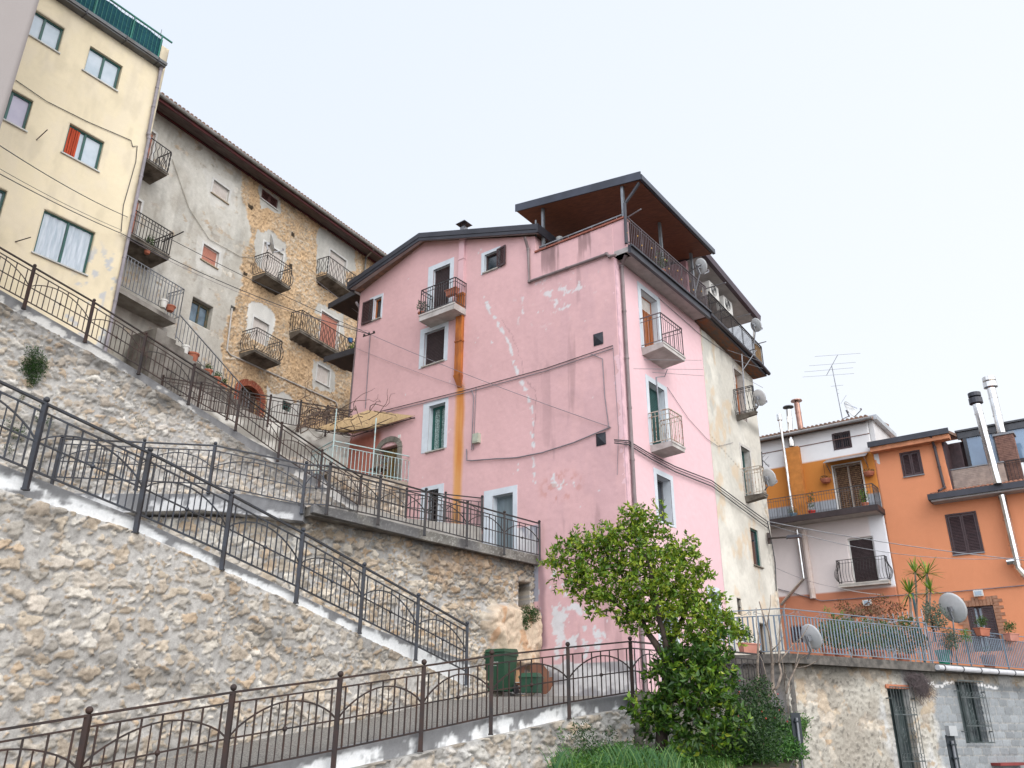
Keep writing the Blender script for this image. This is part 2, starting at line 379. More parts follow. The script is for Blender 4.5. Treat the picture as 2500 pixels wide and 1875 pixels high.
# ================================================================ RAMPS, RETAINING WALLS, RAILINGS
def fr_px(z,a,b,D,az): q=atD(z,a,b,D); return Fr(q,az)
F1=fr_px('3d',465,1365,11.0,46); F2=fr_px('3d',785,-5,12.8,34); F4=fr_px('2c',255,550,18.6,42.5); F3=fr_px('1c',225,395,21.,41)
F4L=Fr((-4.6,18.0),90)
GC=atD('2d',70,900,22)                       # street corner of the pink house
FG=Fr(GC,127); FP=Fr(GC,38)                  # gable face (x<0 to the left), long face (x>0 to the right)
def poly(F,L,y=0.): 
    P=[F.at(*p,y=y) for p in L]; P.sort(); return P
def interp(P): 
    xs=[p[0] for p in P]; zs=[p[1] for p in P]
    def f(X):
        r=np.interp(X,xs,zs)
        s0=(zs[1]-zs[0])/(xs[1]-xs[0]); s1=(zs[-1]-zs[-2])/(xs[-1]-xs[-2])
        return np.where(X<xs[0],zs[0]+(X-xs[0])*s0,np.where(X>xs[-1],zs[-1]+(X-xs[-1])*s1,r))
    return f
def band_style(f,seed,white=(.72,.73,.735),dirt=.5,lo=None):
    def st(X,Z):
        d=f(X)-Z   # distance below top edge
        n=fbm(X*1.6,Z*2.4,seed,5); n2=fbm(X*9,Z*3,seed+3,4); n3=fbm(X*22,Z*22,seed+4,3)
        n4=fbm(X*2.2,Z*5,seed+9,5); k=ss(.50,.57,n*.45+n4*.35+n2*.2+.20*np.exp(-np.maximum(d,0)*8)+(dirt-.5)*.35-.035)
        wc=col(*white)*(.88+.2*n3)[...,None]; dc=col(.14,.14,.145)*(.6+.8*n2)[...,None]
        k=np.clip(k+ss(.05,.0,d-.04)*.85*ss(.3,.6,n2+.2),0,1)
        c=mixc(wc,dc,k*.92)
        H=(n-.5)*.02+(n3-.5)*.004
        return H,c
    return st
def rub_style(F,**kw):
    def st(X,Z):
        H,c,M=rubble(X,Z,**kw); return H,c
    return st
def dark_under(st,ftop,depth,amt,seed):
    """water-stained upper zone of a wall"""
    def s2(X,Z):
        H,c=st(X,Z); d=ftop(X)-Z; k=ss(depth,0,d+ (fbm(X*2,Z*2,seed)-.5)*depth*.8)*amt
        return H,c*(1-k)[...,None]
    return s2
# ---- polylines of the copings
t1=interp(poly(F1,[('3c',0,1405),('3c',700,1265),('3c',1100,1215),('3d',1640,1590)])); b1=interp(poly(F1,[('3c',0,1530),('3c',700,1370),('3c',1110,1290)]))
t2=interp(poly(F2,[('3d',0,70),('3d',713,350),('3d',1545,745),('3d',1880,905),('2c',750,1590)])); b2=interp(poly(F2,[('3d',0,225),('3d',713,445),('3d',1545,825),('3d',1880,985)]))
t3=interp(poly(F3,[('1c',0,550),('1c',548,865),('1c',1220,1275),('1c',1620,1520),('4a',1040,1190),('4a',1510,1560)])); b3=interp(poly(F3,[('1c',0,660),('1c',548,960),('1c',1220,1340),('1c',1620,1600),('4a',1270,1570)]))
x1e=F1.at('3c',1150,1290)[0]; x2e=F2.at('2c',1045,1600)[0]+.12; x3e=F3.at('4a',1560,1180)[0]
# ---- lower retaining wall, under the street ramp
W0T=thing('retaining_wall','low rubble wall with white coping below the ramp at the bottom of the picture','retaining wall',F1,(3,0,0))
grid_wall('stone_face',F1,-6,x1e+.1,0,2.2,.022,rub_style(F1,size=.28,seed=3,cover=.36,depth=.06),M_stone,W0T,top=lambda X:b1(X)+.02,back=.3)
grid_wall('coping',F1,-6,x1e+.1,0.2,2.6,.03,band_style(t1,5,dirt=.52),M_conc,W0T,top=t1,bot=b1,back=.25)
W0T.children[1].location.y-=.12
# ---- big retaining wall under second flight
W1T=thing('retaining_wall','tall rubble stone wall filling the lower left, topped by a sloping white coping','retaining wall',F2,(3,0,0))
def w1style(X,Z):
    H,c,M=rubble(X,Z,size=.26,seed=21,cover=.31,depth=.045,tint=(1.02,.99,.95))
    c=c*col(1.0,.99,.98)
    return H,c
grid_wall('stone_face',F2,-6,x2e,.4,5.9,.019,w1style,M_stone,W1T,top=lambda X:b2(X)+.02,back=.4)
grid_wall('coping',F2,-6,x2e,2,6.6,.03,band_style(t2,31,dirt=.38),M_conc,W1T,top=t2,bot=b2,back=.3)
W1T.children[1].location.y-=.12
# ---- upper retaining wall under third flight
W3T=thing('retaining_wall','upper rubble stone wall below the yellow house with grey streaked coping','retaining wall',F3,(3,0,5.5))
def w3style(X,Z):
    H,c,M=rubble(X,Z,size=.26,seed=43,cover=.38,depth=.05,tint=(.97,.96,.95))
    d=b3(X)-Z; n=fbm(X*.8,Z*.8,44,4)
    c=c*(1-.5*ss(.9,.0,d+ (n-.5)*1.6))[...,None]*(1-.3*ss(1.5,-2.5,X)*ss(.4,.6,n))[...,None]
    return H,c
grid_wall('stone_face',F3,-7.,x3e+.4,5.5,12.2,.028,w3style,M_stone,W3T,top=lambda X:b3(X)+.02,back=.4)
grid_wall('coping',F3,-7.,x3e+.4,6.,13.2,.035,band_style(t3,51,white=(.52,.51,.49),dirt=.6),M_conc,W3T,top=t3,bot=b3,back=.3)
W3T.children[1].location.y-=.12
# ---- middle wall (below walkway): left run along y=18.4, right run to the gable
qg=FG.at('2c',1430,1400); gw=FG.w(qg[0],0,0)
F5=Fr((gw[0],gw[1]),44.)          # x<0 to the left of the gable
F5L=Fr((-5.05,18.35),90.)
xl=-math.hypot(gw[0]+4.75,gw[1]-18.35)
W2T=thing('retaining_wall','tan rubble stone wall below the cantilevered walkway beside the pink house','retaining wall',F5,(xl/2,0,2.4))
rkc=F5.at('3c',380,865)
def w2style(X,Z):
    H,c,M=rubble(X,Z,size=.26,seed=63,cover=.45,depth=.075,tint=(1.0,.93,.84))
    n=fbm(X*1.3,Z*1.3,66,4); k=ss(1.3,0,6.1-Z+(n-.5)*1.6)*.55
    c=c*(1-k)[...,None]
    # browned zone
    k2=ss(.52,.66,fbm(X*.9+3,Z*1.4,67,4))*ss(-6,-2,X)*.6; c=mixc(c,c*col(1.15,.86,.62),k2)
    # bedrock outcrop at the foot right
    rk=ss(1.15,.85,np.hypot((X-rkc[0])*.8,(Z-rkc[1])*1.35)+(n-.5)*.7); rn=fbm(X*3+Z*1.2,Z*1.2,68,5); rf=np.abs(fbm(X*2.2+9,Z*2.2,69,4)-.5)*2
    H=H*(1-rk)+rk*(.10+.32*rn+.15*rf); rc=col(.50,.40,.30)*(.55+.9*rn)[...,None]; rc=mixc(rc,col(.42,.23,.12)*np.ones_like(rc),ss(.62,.7,fbm(X*4,Z*2,70))*.7)
    c=mixc(c,rc,rk)
    return H,c
nh=(F5.at('2c',1340,1240)[0],F5.at('2c',1405,1240)[0],F5.at('2c',1380,1395)[1],F5.at('2c',1380,1238)[1])
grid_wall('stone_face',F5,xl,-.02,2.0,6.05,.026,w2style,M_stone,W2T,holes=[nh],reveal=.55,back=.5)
MB().box(nh[0]-.1,nh[1]+.1,.5,.6,nh[2]-.1,nh[3]+.1).build('niche_back',pm('niche_soil',(.09,.075,.06),.95,0,(.03,.027,.022),6),W2T)
W2L=thing('retaining_wall','rubble stone wall segment seen between the second ramp rail and the white band','retaining wall',F5L,(-3,0,2.4))
grid_wall('stone_face',F5L,-10,.35,2.0,6.05,.028,rub_style(F5L,size=.32,seed=73,cover=.66,depth=.06,tint=(.98,.95,.9)),M_stone,W2L,back=.4)
# band along the left part of the walkway
tb=interp(poly(F4L,[('4d',0,1090),('4d',1000,1100),('4d',1500,1195),('4d',2000,1285)])); bb=interp(poly(F4L,[('4d',0,1375),('4d',600,1355),('4d',1500,1445),('4d',2150,1530)]))
xL=F4L.at('4c',880,1270)[0]-.3
ZD=6.25
cp_=grid_wall('coping',F4L,xL,.0,4.8,7,.04,band_style(lambda X:tb(X),77,white=(.50,.50,.50),dirt=.62),M_conc,None,top=lambda X:np.minimum(tb(X),ZD+.25),bot=bb,back=.5)
hang(cp_,W2L,F4L)
# ---- walkway slab
t4=interp(poly(F4,[('2c',230,800),('2c',520,862),('2c',800,935),('2c',1470,1085)])); b4=interp(poly(F4,[('2c',230,850),('2c',800,990),('2c',1475,1140)]))
x4e=F4.at('2c',1475,1120)[0]
WK=thing('walkway_slab','grey cantilevered concrete walkway with stained underside ending at the pink gable','walkway',F4,(3.5,0,6))
def slabst(X,Z):
    n=fbm(X*3,Z*3,81,5);n2=fbm(X*30,Z*30,82,3);n3=fbm(X*.9,Z*.5,83,3)
    c=col(.20,.19,.17)*(.45+.9*n)[...,None]; c=mixc(c,col(.42,.41,.39)*np.ones_like(c),ss(.60,.68,n2)*.55)
    c=mixc(c,col(.10,.10,.11)*np.ones_like(c),ss(.5,.62,n3)*.6)
    return (n-.5)*.02,c
grid_wall('edge',F4,-.35,x4e-.02,5.6,6.6,.025,slabst,M_conc,WK,top=t4,bot=b4,back=.1)
m=MB(); zb=float(b4(3.)); zt=float(t4(3.))
m.prism([(-.35,.11),(x4e-.05,.11),(x4e-.05,1.9),(6.2,2.2),(0,4.2),(-.35,4.2)],zb+.02,zt-.01,'xy')
m.build('slab',CONC,WK)
# ---- decks (paths)
ASPH=pm('exposed_aggregate',(.27,.255,.23),.95,0,(.12,.11,.10),42,.2,bump=1.,fine=60,lo=.4,hi=.6)
def deck(name,quadpts,mat=ASPH):
    m=MB()
    A,B=quadpts
    for i in range(len(A)-1): m.add([A[i],A[i+1],B[i+1],B[i]],[(0,1,2,3)])
    o=m.build(name,mat); tag(o,kind='structure'); 
    return o
def strip(Fa,fa,Fb,fb,xa,xb,ya=.0,yb=.0):
    return [Fa.w(x,ya,float(fa(np.array(x)))) for x in xa],[Fb.w(x,yb,float(fb(np.array(x)))) for x in xb]
base1=interp(poly(F2,[('3d',600,1659),('3d',1400,1490),('3d',1927,1400),('3c',100,1200)]))
A=[F1.w(x,.05,float(t1(np.array(x)))-.01) for x in np.linspace(-6,7,14)]; B=[F2.w(x,.15,float(base1(np.array(x)))) for x in np.linspace(-6,7.0,14)]
deck('path',(A,B))
# landing in front of the pink house
zl=float(t1(np.array(9.)))-.01
L=[F1.w(7,.05,float(t1(np.array(7.)))-.01),F1.w(x1e,.05,zl),FP.w(1.5,-3.0,zl),FP.w(6,-2.2,zl),FP.w(6,.2,2.5),FP.w(0,.2,2.5),FG.w(-2.4,.3,2.54),FG.w(-4,.3,2.56),F2.w(7.0,.15,float(base1(np.array(7.))))]
c0=(sum(p[0] for p in L)/len(L),sum(p[1] for p in L)/len(L),2.42)
m=MB(); m.add(L+[c0],[(i,(i+1)%len(L),len(L)) for i in range(len(L))]); o_=m.build('path',ASPH); tag(o_,kind='structure')
deck('path',([F2.w(x,.1,float(t2(np.array(x)))-.02) for x in np.linspace(-6,x2e+.2,14)],[F2.w(x,2.6,float(t2(np.array(x)))-.0) for x in np.linspace(-6,x2e+.2,14)]),CONCL)
deck('path',([F3.w(x,.1,float(t3(np.array(x)))-.02) for x in np.linspace(-7,x3e+.3,14)],[F3.w(x,2.4,float(t3(np.array(x)))) for x in np.linspace(-7,x3e+.3,14)]),CONCL)
deck('path',([F4L.w(x,.05,ZD-.03) for x in np.linspace(xL,.1,4)],[F4L.w(x,6,ZD-.03) for x in np.linspace(xL,.1,4)]),CONCL)
# ground
g=MB(); g.add([(-400,-300,0),(400,-300,0),(400,900,0),(-400,900,0)],[(0,1,2,3)]); tag(g.build('ground',ASPH),kind='structure')
# ---- railings
def railing(label,posts,bots,mat,matp=None,first=0,last=0,nbars=7,group='iron railings of the ramps',hr=.026,skip=(),ball=.042,knot=True,bscale=1.,arch=True,thin=True,drop=.93):
    matp=matp or mat
    P=[Vector(p) for p in posts]
    T=thing('iron_railing',label,'railing',WF,(P[0].x,P[0].y,min(bots)),group)
    m=MB()
    for a,b in zip(P[:-1],P[1:]): m.bar(a-Vector((0,0,.03)),b-Vector((0,0,.03)),.05*bscale,.028*bscale)
    m.build('handrail',mat,T)
    for i,p in enumerate(P):
        if (i==0 and first) or (i==len(P)-1 and last): continue
        q=MB(); q.bar((p.x,p.y,bots[i]),(p.x,p.y,p.z-.02),.062*bscale); q.ball((p.x,p.y,p.z+.025),ball*bscale,10,7); q.box(p.x-.04,p.x+.04,p.y-.04,p.y+.04,bots[i]-.005,bots[i]+.02)
        q.build('post',matp,T)
    for i,(a,b) in enumerate(zip(P[:-1],P[1:])):
        if i in skip: continue
        q=MB(); d=b-a; L=math.hypot(d.x,d.y); Z=Vector((0,0,1))
        up=Z
        def rail(h,w,hh): q.bar(a-Z*h,b-Z*h,w,hh)
        rail(.15,.022,.022); rail(.56,.02,.02); rail(drop,.024,.024)
        n=nbars if isinstance(nbars,int) else nbars[i]
        for k in range(1,n+1):
            p=a+d*((k-.5)/n); q.bar(p-Z*.15,p-Z*drop,.012*bscale,.023*bscale,up=(d.x,d.y,0))
        ah=lambda t:-.56+.33*math.sin(math.pi*t)**.75
        if arch:
            prev=None
            for k in range(15):
                t=k/14; p=a+d*t+Z*ah(t)
                if prev is not None: q.bar(prev,p,.016,.020)
                prev=p
        if thin:
            for k in range(1,n):
                t=k/n; p=a+d*t; q.bar(p+Z*(ah(t) if arch else -.15),p-Z*drop,.013*bscale)
        if knot: 
            p=a+d*.5-Z*.56; q.ball(tuple(p),.034,8,6)
        q.build('railing_panel',mat,T)
    return T
def tops(F,L,y=0.):
    r=[]
    for p in L:
        x,z=F.at(*p,y=y); r.append(F.w(x,y,z))
    return r
yo=-.04
r1=tops(F1,[('3d',465,1370),('3d',1220,1250),('3d',1780,1178),('ov',916,1434),('3c',247,975),('3c',703,925),('3c',1077,890)],yo-.11)
d0=np.array(r1[1])-np.array(r1[0]); r1=[tuple(np.array(r1[0])-d0*k*1.02) for k in (2,1)]+r1
bo1=[p[2]-1.2 for p in r1]
railing('brown iron railing with arched panels along the bottom ramp',r1,bo1,IRONB,group=None)
e1=atz('3c',1860,955,3.33); p7=r1[-1]
nb=4; rb=[tuple(np.array(p7)*(1-k/nb)+np.array((e1[0],e1[1],p7[2]+.02))*(k/nb)) for k in range(1,nb+1)]
railing('dark iron railing running behind the orange tree on the lower landing',[p7]+rb,[p[2]-1.15 for p in [p7]+rb],IRON,group=None,nbars=5,first=1)
r2=tops(F2,[('3d',785,3),('3d',1213,223),('3d',1585,422),('3d',1905,602),('2c',763,1317),('2c',1045,1480)],yo-.11)
r20=tops(F2,[('1c',300,1275)],yo-.11); d0=np.array(r20[0])-np.array(r2[0])
r2=[tuple(np.array(r20[0])+d0*2),tuple(np.array(r20[0])+d0)]+r20+r2
railing('blue grey iron railing with arched panels on the second flight',r2,[p[2]-1.2 for p in r2],pm('blue_grey_iron',(.035,.040,.052),.45,.2,(.025,.023,.024),5,.45),group=None)
# third flight
r3=tops(F3,[('1c',225,400),('1c',610,624),('1c',948,837),('1c',1262,1040),('1c',1560,1215),('1d',1040,1266),('4a',1035,836),('4a',1565,1185)],yo-.11)
d0=np.array(r3[0])-np.array(r3[1]); r3=[tuple(np.array(r3[0])+d0*2),tuple(np.array(r3[0])+d0)]+r3
railing('rusty brown iron railing with arched panels on the uppermost flight',r3,[p[2]-1.16 for p in r3],IRONB,group=None,nbars=6)
# lower landing rail that continues to the pink house
qe=FG.at('4b',1345,552); E_=FG.w(qe[0],-.05,qe[1]); S_=r3[-1]
def lerp(a,b,t): return tuple(np.array(a)*(1-t)+np.array(b)*t)
def along(z,a,b,A,B):
    """point of the vertical plane through A,B seen at the pixel"""
    az=math.degrees(math.atan2(B[0]-A[0],B[1]-A[1])); f=Fr(A,az); x,zz_=f.at(z,a,b); return f.w(x,0,zz_)
rx=[S_,along('4b',450,456,S_,E_),along('4b',905,503,S_,E_),E_]
railing('short dark railing on the stone parapet before the grey door',rx,[p[2]-.98 for p in rx],IRON,group=None,nbars=[4,5,5],drop=.86,first=1)
PE=thing('parapet_wall','low pale stone parapet under the short dark railing','wall',WF,(rx[1][0],rx[1][1],6.2))
m=MB()
for a,b in zip(rx[:-1],rx[1:]):
    d=Vector((b[0]-a[0],b[1]-a[1],0)).normalized(); n=Vector((d.y,-d.x,0))*.12
    za,zb=a[2]-.93,b[2]-.93
    q=[Vector((a[0],a[1],0))+n,Vector((b[0],b[1],0))+n,Vector((b[0],b[1],0))-n,Vector((a[0],a[1],0))-n]
    m.hexa([(v.x,v.y,6.1) for v in q],[(q[0].x,q[0].y,za),(q[1].x,q[1].y,zb),(q[2].x,q[2].y,zb),(q[3].x,q[3].y,za)])
m.build('masonry',CONCL,PE)
# walkway rails
r4=tops(F4,[('2c',255,555),('2c',545,630),('2c',808,704),('2c',1047,775),('2c',1260,835),('2c',1462,890)],yo-.11)
railing('dark iron railing with arched panels along the walkway to the grey door',r4,[p[2]-1.14 for p in r4],IRON,group=None,nbars=6)
r4l=tops(F4L,[('4c',765,595),('4c',1775,640),('4d',808,470),('2c',115,550)],-.05)
r4l.append(r4[0])
railing('blue grey iron railing on the level landing between the flights',r4l,[p[2]-1.15 for p in r4l],MATS['blue_grey_iron'],group=None,nbars=[7,7,8,2],skip=(),last=1)
# knee of the coping at the bend
# ================================================================ WINDOWS, BALCONIES, COMMON PARTS
def RC(F,z,a,b,c,d,y=0.):
    """opening rectangle from its top-left and bottom-right corners on the facade"""
    x0,z1=F.at(z,a,b,y=y); x1,z0=F.at(z,c,d,y=y); return (x0,x1,z0,z1)
def slats(m,x0,x1,z0,z1,y,p=.055,d=.018):
    n=max(2,int((z1-z0)/p)); h=(z1-z0)/n
    for i in range(n):
        a=z0+i*h; m.add([(x0,y,a),(x1,y,a),(x1,y-d,a+h*.35),(x0,y-d,a+h*.35),(x1,y-d*.9,a+h*.8),(x0,y-d*.9,a+h*.8),(x1,y,a+h),(x0,y,a+h)],[(0,1,2,3),(3,2,4,5),(5,4,6,7)])
def louvers(m,x0,x1,z0,z1,y,fw=.06,t=.035,p=.06):
    m.box(x0,x0+fw,y,y+t,z0,z1); m.box(x1-fw,x1,y,y+t,z0,z1); m.box(x0+fw,x1-fw,y,y+t,z0,z0+fw*1.3); m.box(x0+fw,x1-fw,y,y+t,z1-fw*1.2,z1)
    n=max(3,int((z1-z0-2.5*fw)/p)); a=z0+fw*1.3; h=(z1-fw*1.2-a)/n
    for i in range(n):
        q=a+i*h; m.hexa([(x0+fw,y+.004,q),(x1-fw,y+.004,q),(x1-fw,y+.012,q),(x0+fw,y+.012,q)],[(x0+fw,y+t-.008,q+h*.75),(x1-fw,y+t-.008,q+h*.75),(x1-fw,y+t,q+h*.8),(x0+fw,y+t,q+h*.8)])
def frame4(m,x0,x1,z0,z1,y0,y1,w,b=None):
    b=w if b is None else b
    m.box(x0,x0+w,y0,y1,z0,z1); m.box(x1-w,x1,y0,y1,z0,z1); m.box(x0+w,x1-w,y0,y1,z1-w,z1)
    if b>0: m.box(x0+w,x1-w,y0,y1,z0,z0+b)
def window(F,T,r,kind='glass',mat=None,trim=None,tw=(.2,.12,.16,.12),rec=.16,sill=None,name='window',leaves=2,curtain=None,glass=None,split=.5,label=None,jam=None,part=.0,innerw=.055,mats=None):
    """r = clear opening in the wall; trim = painted border around it"""
    x0,x1,z0,z1=r; 
    f=MB(); frame4(f,x0+.002,x1-.002,z0+.002,z1-.002,rec-.03,rec+.06,innerw)
    base=mat or WHITEP
    if kind in('roller','rollhalf'):
        fr=f.build(name,mats or WHITEP,T,label=label)
        s=MB(); zz0=z0+.03 if kind=='roller' else z0+(z1-z0)*part; slats(s,x0+innerw,x1-innerw,zz0,z1-.02,rec-.005); s.build('shutter',base,fr)
        if kind=='rollhalf':
            g=MB(); g.box(x0+.05,x1-.05,rec+.03,rec+.04,z0+.05,zz0); g.build('pane',glass or GLASSD,fr)
            if curtain:
                g=MB()
                n=10
                for i in range(n): 
                    a=x0+.06+(x1-x0-.12)*i/n; g.box(a,a+(x1-x0)/n*.45,rec-.02-.01*(i%2),rec+.02,z0+.04,zz0)
                g.build('curtain',curtain,fr)
    elif kind=='glass':
        xm=x0+(x1-x0)*split
        if leaves==2: f.box(xm-.035,xm+.035,rec-.04,rec+.05,z0+.02,z1-.02)
        fr=f.build(name,base,T,label=label)
        g=MB()
        if leaves==2: g.box(x0+.05,xm-.03,rec+.01,rec+.02,z0+.05,z1-.05); g.box(xm+.03,x1-.05,rec+.014,rec+.024,z0+.05,z1-.05)
        else: g.box(x0+.05,x1-.05,rec+.01,rec+.02,z0+.05,z1-.05)
        g.build('pane',glass or GLASSD,fr)
        if curtain:
            g=MB(); 
            for (u0,u1) in ([(x0+.06,xm-.04),(xm+.04,x1-.06)] if leaves==2 else [(x0+.06,x1-.06)]):
                n=7
                for i in range(n): a=u0+(u1-u0)*i/n; b=u0+(u1-u0)*(i+1)/n; mdd=rec+.0; g.add([(a,mdd,z0+.05),((a+b)/2,mdd+.012-.02*(i%2),z0+.05),(b,mdd,z0+.05),(a,mdd,z1-.06),((a+b)/2,mdd+.012-.02*(i%2),z1-.06),(b,mdd,z1-.06)],[(0,1,4,3),(1,2,5,4)])
            g.build('curtain',curtain,fr)
    elif kind=='louver':
        fr=f.build(name,base,T,label=label); s=MB(); xm=(x0+x1)/2
        s2=MB(); louvers(s,x0+.02,xm-.005,z0+.02,z1-.02,.0+part); s.build('shutter',base,fr); louvers(s2,xm+.005,x1-.02,z0+.02,z1-.02,.0+part); s2.build('shutter',base,fr)
        g=MB(); g.box(x0+.02,x1-.02,rec+.02,rec+.03,z0,z1); g.build('pane',DARK,fr)
    elif kind=='door':
        fr=f.build(name,base,T,label=label); s=MB(); s.box(x0+.05,x1-.05,rec,rec+.04,z0,z1-.05); 
        s.box(x0+.1,x1-.1,rec-.012,rec,z0+.15,z0+(z1-z0)*.45); s.box(x0+.1,x1-.1,rec-.012,rec,z0+(z1-z0)*.52,z1-.15); s.build('leaf',base,fr)
    elif kind=='grate':
        fr=f.build(name,mats or IRON,T,label=label); g=MB(); g.box(x0,x1,rec+.08,rec+.09,z0,z1); g.build('pane',DARK,fr)
        s=MB(); n=max(3,int((x1-x0)/.11))
        for i in range(1,n): a=x0+(x1-x0)*i/n; s.bar((a,.03,z0),(a,.03,z1),.016)
        nz=max(2,int((z1-z0)/.3))
        for i in range(0,nz+1): a=z0+.01+(z1-z0-.02)*i/nz; s.bar((x0,.04,a),(x1,.04,a),.014,.03)
        s.build('grille',base,fr)
    if trim is not None:
        l,rr,t,b=tw; q=MB(); y0,y1=-.014,.03
        q.box(x0-l,x0,y0,y1,z0-b,z1+t); q.box(x1,x1+rr,y0,y1,z0-b,z1+t); q.box(x0,x1,y0,y1,z1,z1+t)
        if b>0: q.box(x0,x1,y0,y1,z0-b,z0)
        # painted reveal skin
        q.box(x0-.004,x0+.006,y1,rec-.03,z0,z1); q.box(x1-.006,x1+.004,y1,rec-.03,z0,z1); q.box(x0+.006,x1-.006,y1,rec-.03,z1-.006,z1+.004)
        q.build('surround',trim,fr)
    if sill is not None:
        q=MB(); e=.06; q.box(x0-e,x1+e,-.06,rec-.03,z0-.035,z0+.006); q.build('sill',sill,fr)
    return fr
def balustrade(F,P,x0,x1,zf,depth,style,mat,h=1.0,p=.11,back=0.,y_out=None,bw=.014,name='balustrade',sides=(1,1)):
    yo=-depth+.03; m=MB(); zt=zf+h; zb=zf+.08
    segs=[((x0+.02,yo),(x1-.02,yo))]
    if sides[0]: segs.append(((x0+.02,-back),(x0+.02,yo)))
    if sides[1]: segs.append(((x1-.02,yo),(x1-.02,-back)))
    for (a,b) in segs:
        A=Vector((a[0],a[1],0));B=Vector((b[0],b[1],0)); d=B-A; L=d.length; n=max(2,int(L/p)); u=d.normalized()
        out=Vector((u.y,-u.x,0)); 
        if out.y>0 and abs(u.x)>.5: out=-out
        if abs(u.y)>.5: out=Vector((-1,0,0)) if a[0]<(x0+x1)/2 else Vector((1,0,0))
        Z=lambda z:Vector((0,0,z))
        m.bar(A+Z(zt),B+Z(zt),.04,.022); m.bar(A+Z(zb),B+Z(zb),.022,.02)
        if style in('straight','belly','stepped'): m.bar(A+Z(zt-.14),B+Z(zt-.14),.02,.014)
        for i in range(n+1):
            q=A+d*(i/n)
            if style=='straight': m.bar(q+Z(zb),q+Z(zt-.02),bw)
            elif style=='belly':
                pts=[(0,zb),(.09,zb+.08),(.16,zb+.25),(.15,zb+.42),(.05,zb+.62),(0,zt-.14),(0,zt)]
                pv=None
                for (o_,z_) in pts:
                    c=q+out*o_+Z(z_)
                    if pv is not None: m.bar(pv,c,bw)
                    pv=c
            elif style=='wavy':
                pv=None; sg=1 if i%2 else -1
                for k in range(13):
                    t=k/12; c=q+u*(sg*.032*math.sin(t*math.pi*4))+Z(zb+(zt-zb)*t)
                    if pv is not None: m.bar(pv,c,bw)
                    pv=c
        m.bar(A+Z(zf),A+Z(zt),.025); m.bar(B+Z(zf),B+Z(zt),.025)
    return m.build(name,mat,P)
def balcony(F,T,x0,x1,zf,depth,style='straight',mat=None,slab=None,th=.14,h=1.0,p=.11,taper=.0,label=None,soffit=None,sides=(1,1),bw=.014):
    m=MB()
    if taper: # thick at wall, thin at the lip
        m.hexa([(x0+.02,-depth,zf-th),(x1-.02,-depth,zf-th),(x1-.02-taper*.4,.05,zf-th-taper),(x0+.02+taper*.4,.05,zf-th-taper)],[(x0,-depth,zf),(x1,-depth,zf),(x1,.05,zf),(x0,.05,zf)])
    else: m.box(x0,x1,-depth,.05,zf-th,zf)
    m.box(x0-.02,x1+.02,-depth-.02,-depth+.0,zf-.045,zf+.012)
    b=m.build('balcony',slab or CONC,T,label=label)
    balustrade(F,b,x0,x1,zf,depth,style,mat or IRON,h=h,p=p,sides=sides,bw=bw)
    return b
def dish(label,pos,toward,r,mat=DISH,arm_down=True,mount=None,F=WF,group='satellite dishes'):
    """offset dish: shell, feed arm with head, bracket"""
    n=Vector(toward).normalized(); c=Vector(pos)
    T=thing('satellite_dish',label,'satellite dish',WF,tuple(c-Vector((0,0,r))),group)
    side=n.cross(Vector((0,0,1))).normalized(); up=side.cross(n).normalized()
    m=MB(); R_,K=7,28; base=len(m.v)
    for s,off in ((0,0),(1,-.012)):
        for i in range(R_+1):
            q=i/R_
            for k in range(K):
                t=2*math.pi*k/K; m.v.append(tuple(c+side*(r*.92*q*math.cos(t))+up*(r*1.02*q*math.sin(t))+n*(.17*r*q*q-off*1.-.0)))
    for s in (0,1):
        o=s*(R_+1)*K
        for i in range(R_):
            for k in range(K):
                k2=(k+1)%K; m.f.append((o+i*K+k,o+i*K+k2,o+(i+1)*K+k2,o+(i+1)*K+k))
    o=(R_+1)*K
    for k in range(K):
        k2=(k+1)%K; m.f.append((R_*K+k,R_*K+k2,o+R_*K+k2,o+R_*K+k))
    m.build('reflector',mat,T,smooth=True,fix=False)
    a=MB(); fp=c+n*(r*1.25)-up*(r*.75); lp=c-up*(r*1.0)+n*(.12*r)
    a.bar(lp,fp,.035*r/.4,.03); a.build('feed_arm',GREYM,T)
    a=MB(); a.tube([fp-n*.02,fp+up*.05,fp+up*.06-n*.07],.028,8); a.build('feed_head',CABLEG,T)
    a=MB(); a.box(-.0,.0,0,0,0,0) if False else None
    bk=c-n*.02; a.bar(bk,bk-n*.12,.1,.12); a.bar(bk-n*.12+up*.1,bk-n*.12-up*.28,.05)
    if mount is not None: a.tube([bk-n*.12-up*.25,Vector(mount)],.022,8)
    a.build('bracket',GREYM,T)
    return T
def cable(label,pts,r=.012,mat=None,sag=0.,n=14,name='cable',group='overhead and wall cables',F=WF,cat='cable'):
    P=[]
    for a,b in zip(pts[:-1],pts[1:]):
        A=Vector(a);B=Vector(b); k=n if sag else 2
        for i in range(k):
            t=i/k if sag else i/k; P.append(A.lerp(B,t)-Vector((0,0,sag*4*t*(1-t))))
    P.append(Vector(pts[-1]))
    m=MB(); m.tube(P,r,6); o=m.build(name,mat or CABLE,None,F=F); tag(o,label,cat,group); return o
def downpipe(T,pts,r=.05,mat=None,clips=True,name='downpipe'):
    m=MB(); m.tube(pts,r,10)
    for p in pts[1:-1]: m.tube([Vector(p)-Vector((0,0,.04)),Vector(p)+Vector((0,0,.04))],r*1.25,10)
    A=Vector(pts[0]);B=Vector(pts[-1])
    for a,b in zip(pts[:-1],pts[1:]):
        a=Vector(a);b=Vector(b); L=(b-a).length
        for i in range(1,int(L/1.6)+1):
            c=a.lerp(b,i/(int(L/1.6)+1)); d=(b-a).normalized()*.03; m.tube([c-d,c+d],r*1.22,10)
    return m.build(name,mat or PLASTG,T,smooth=False)
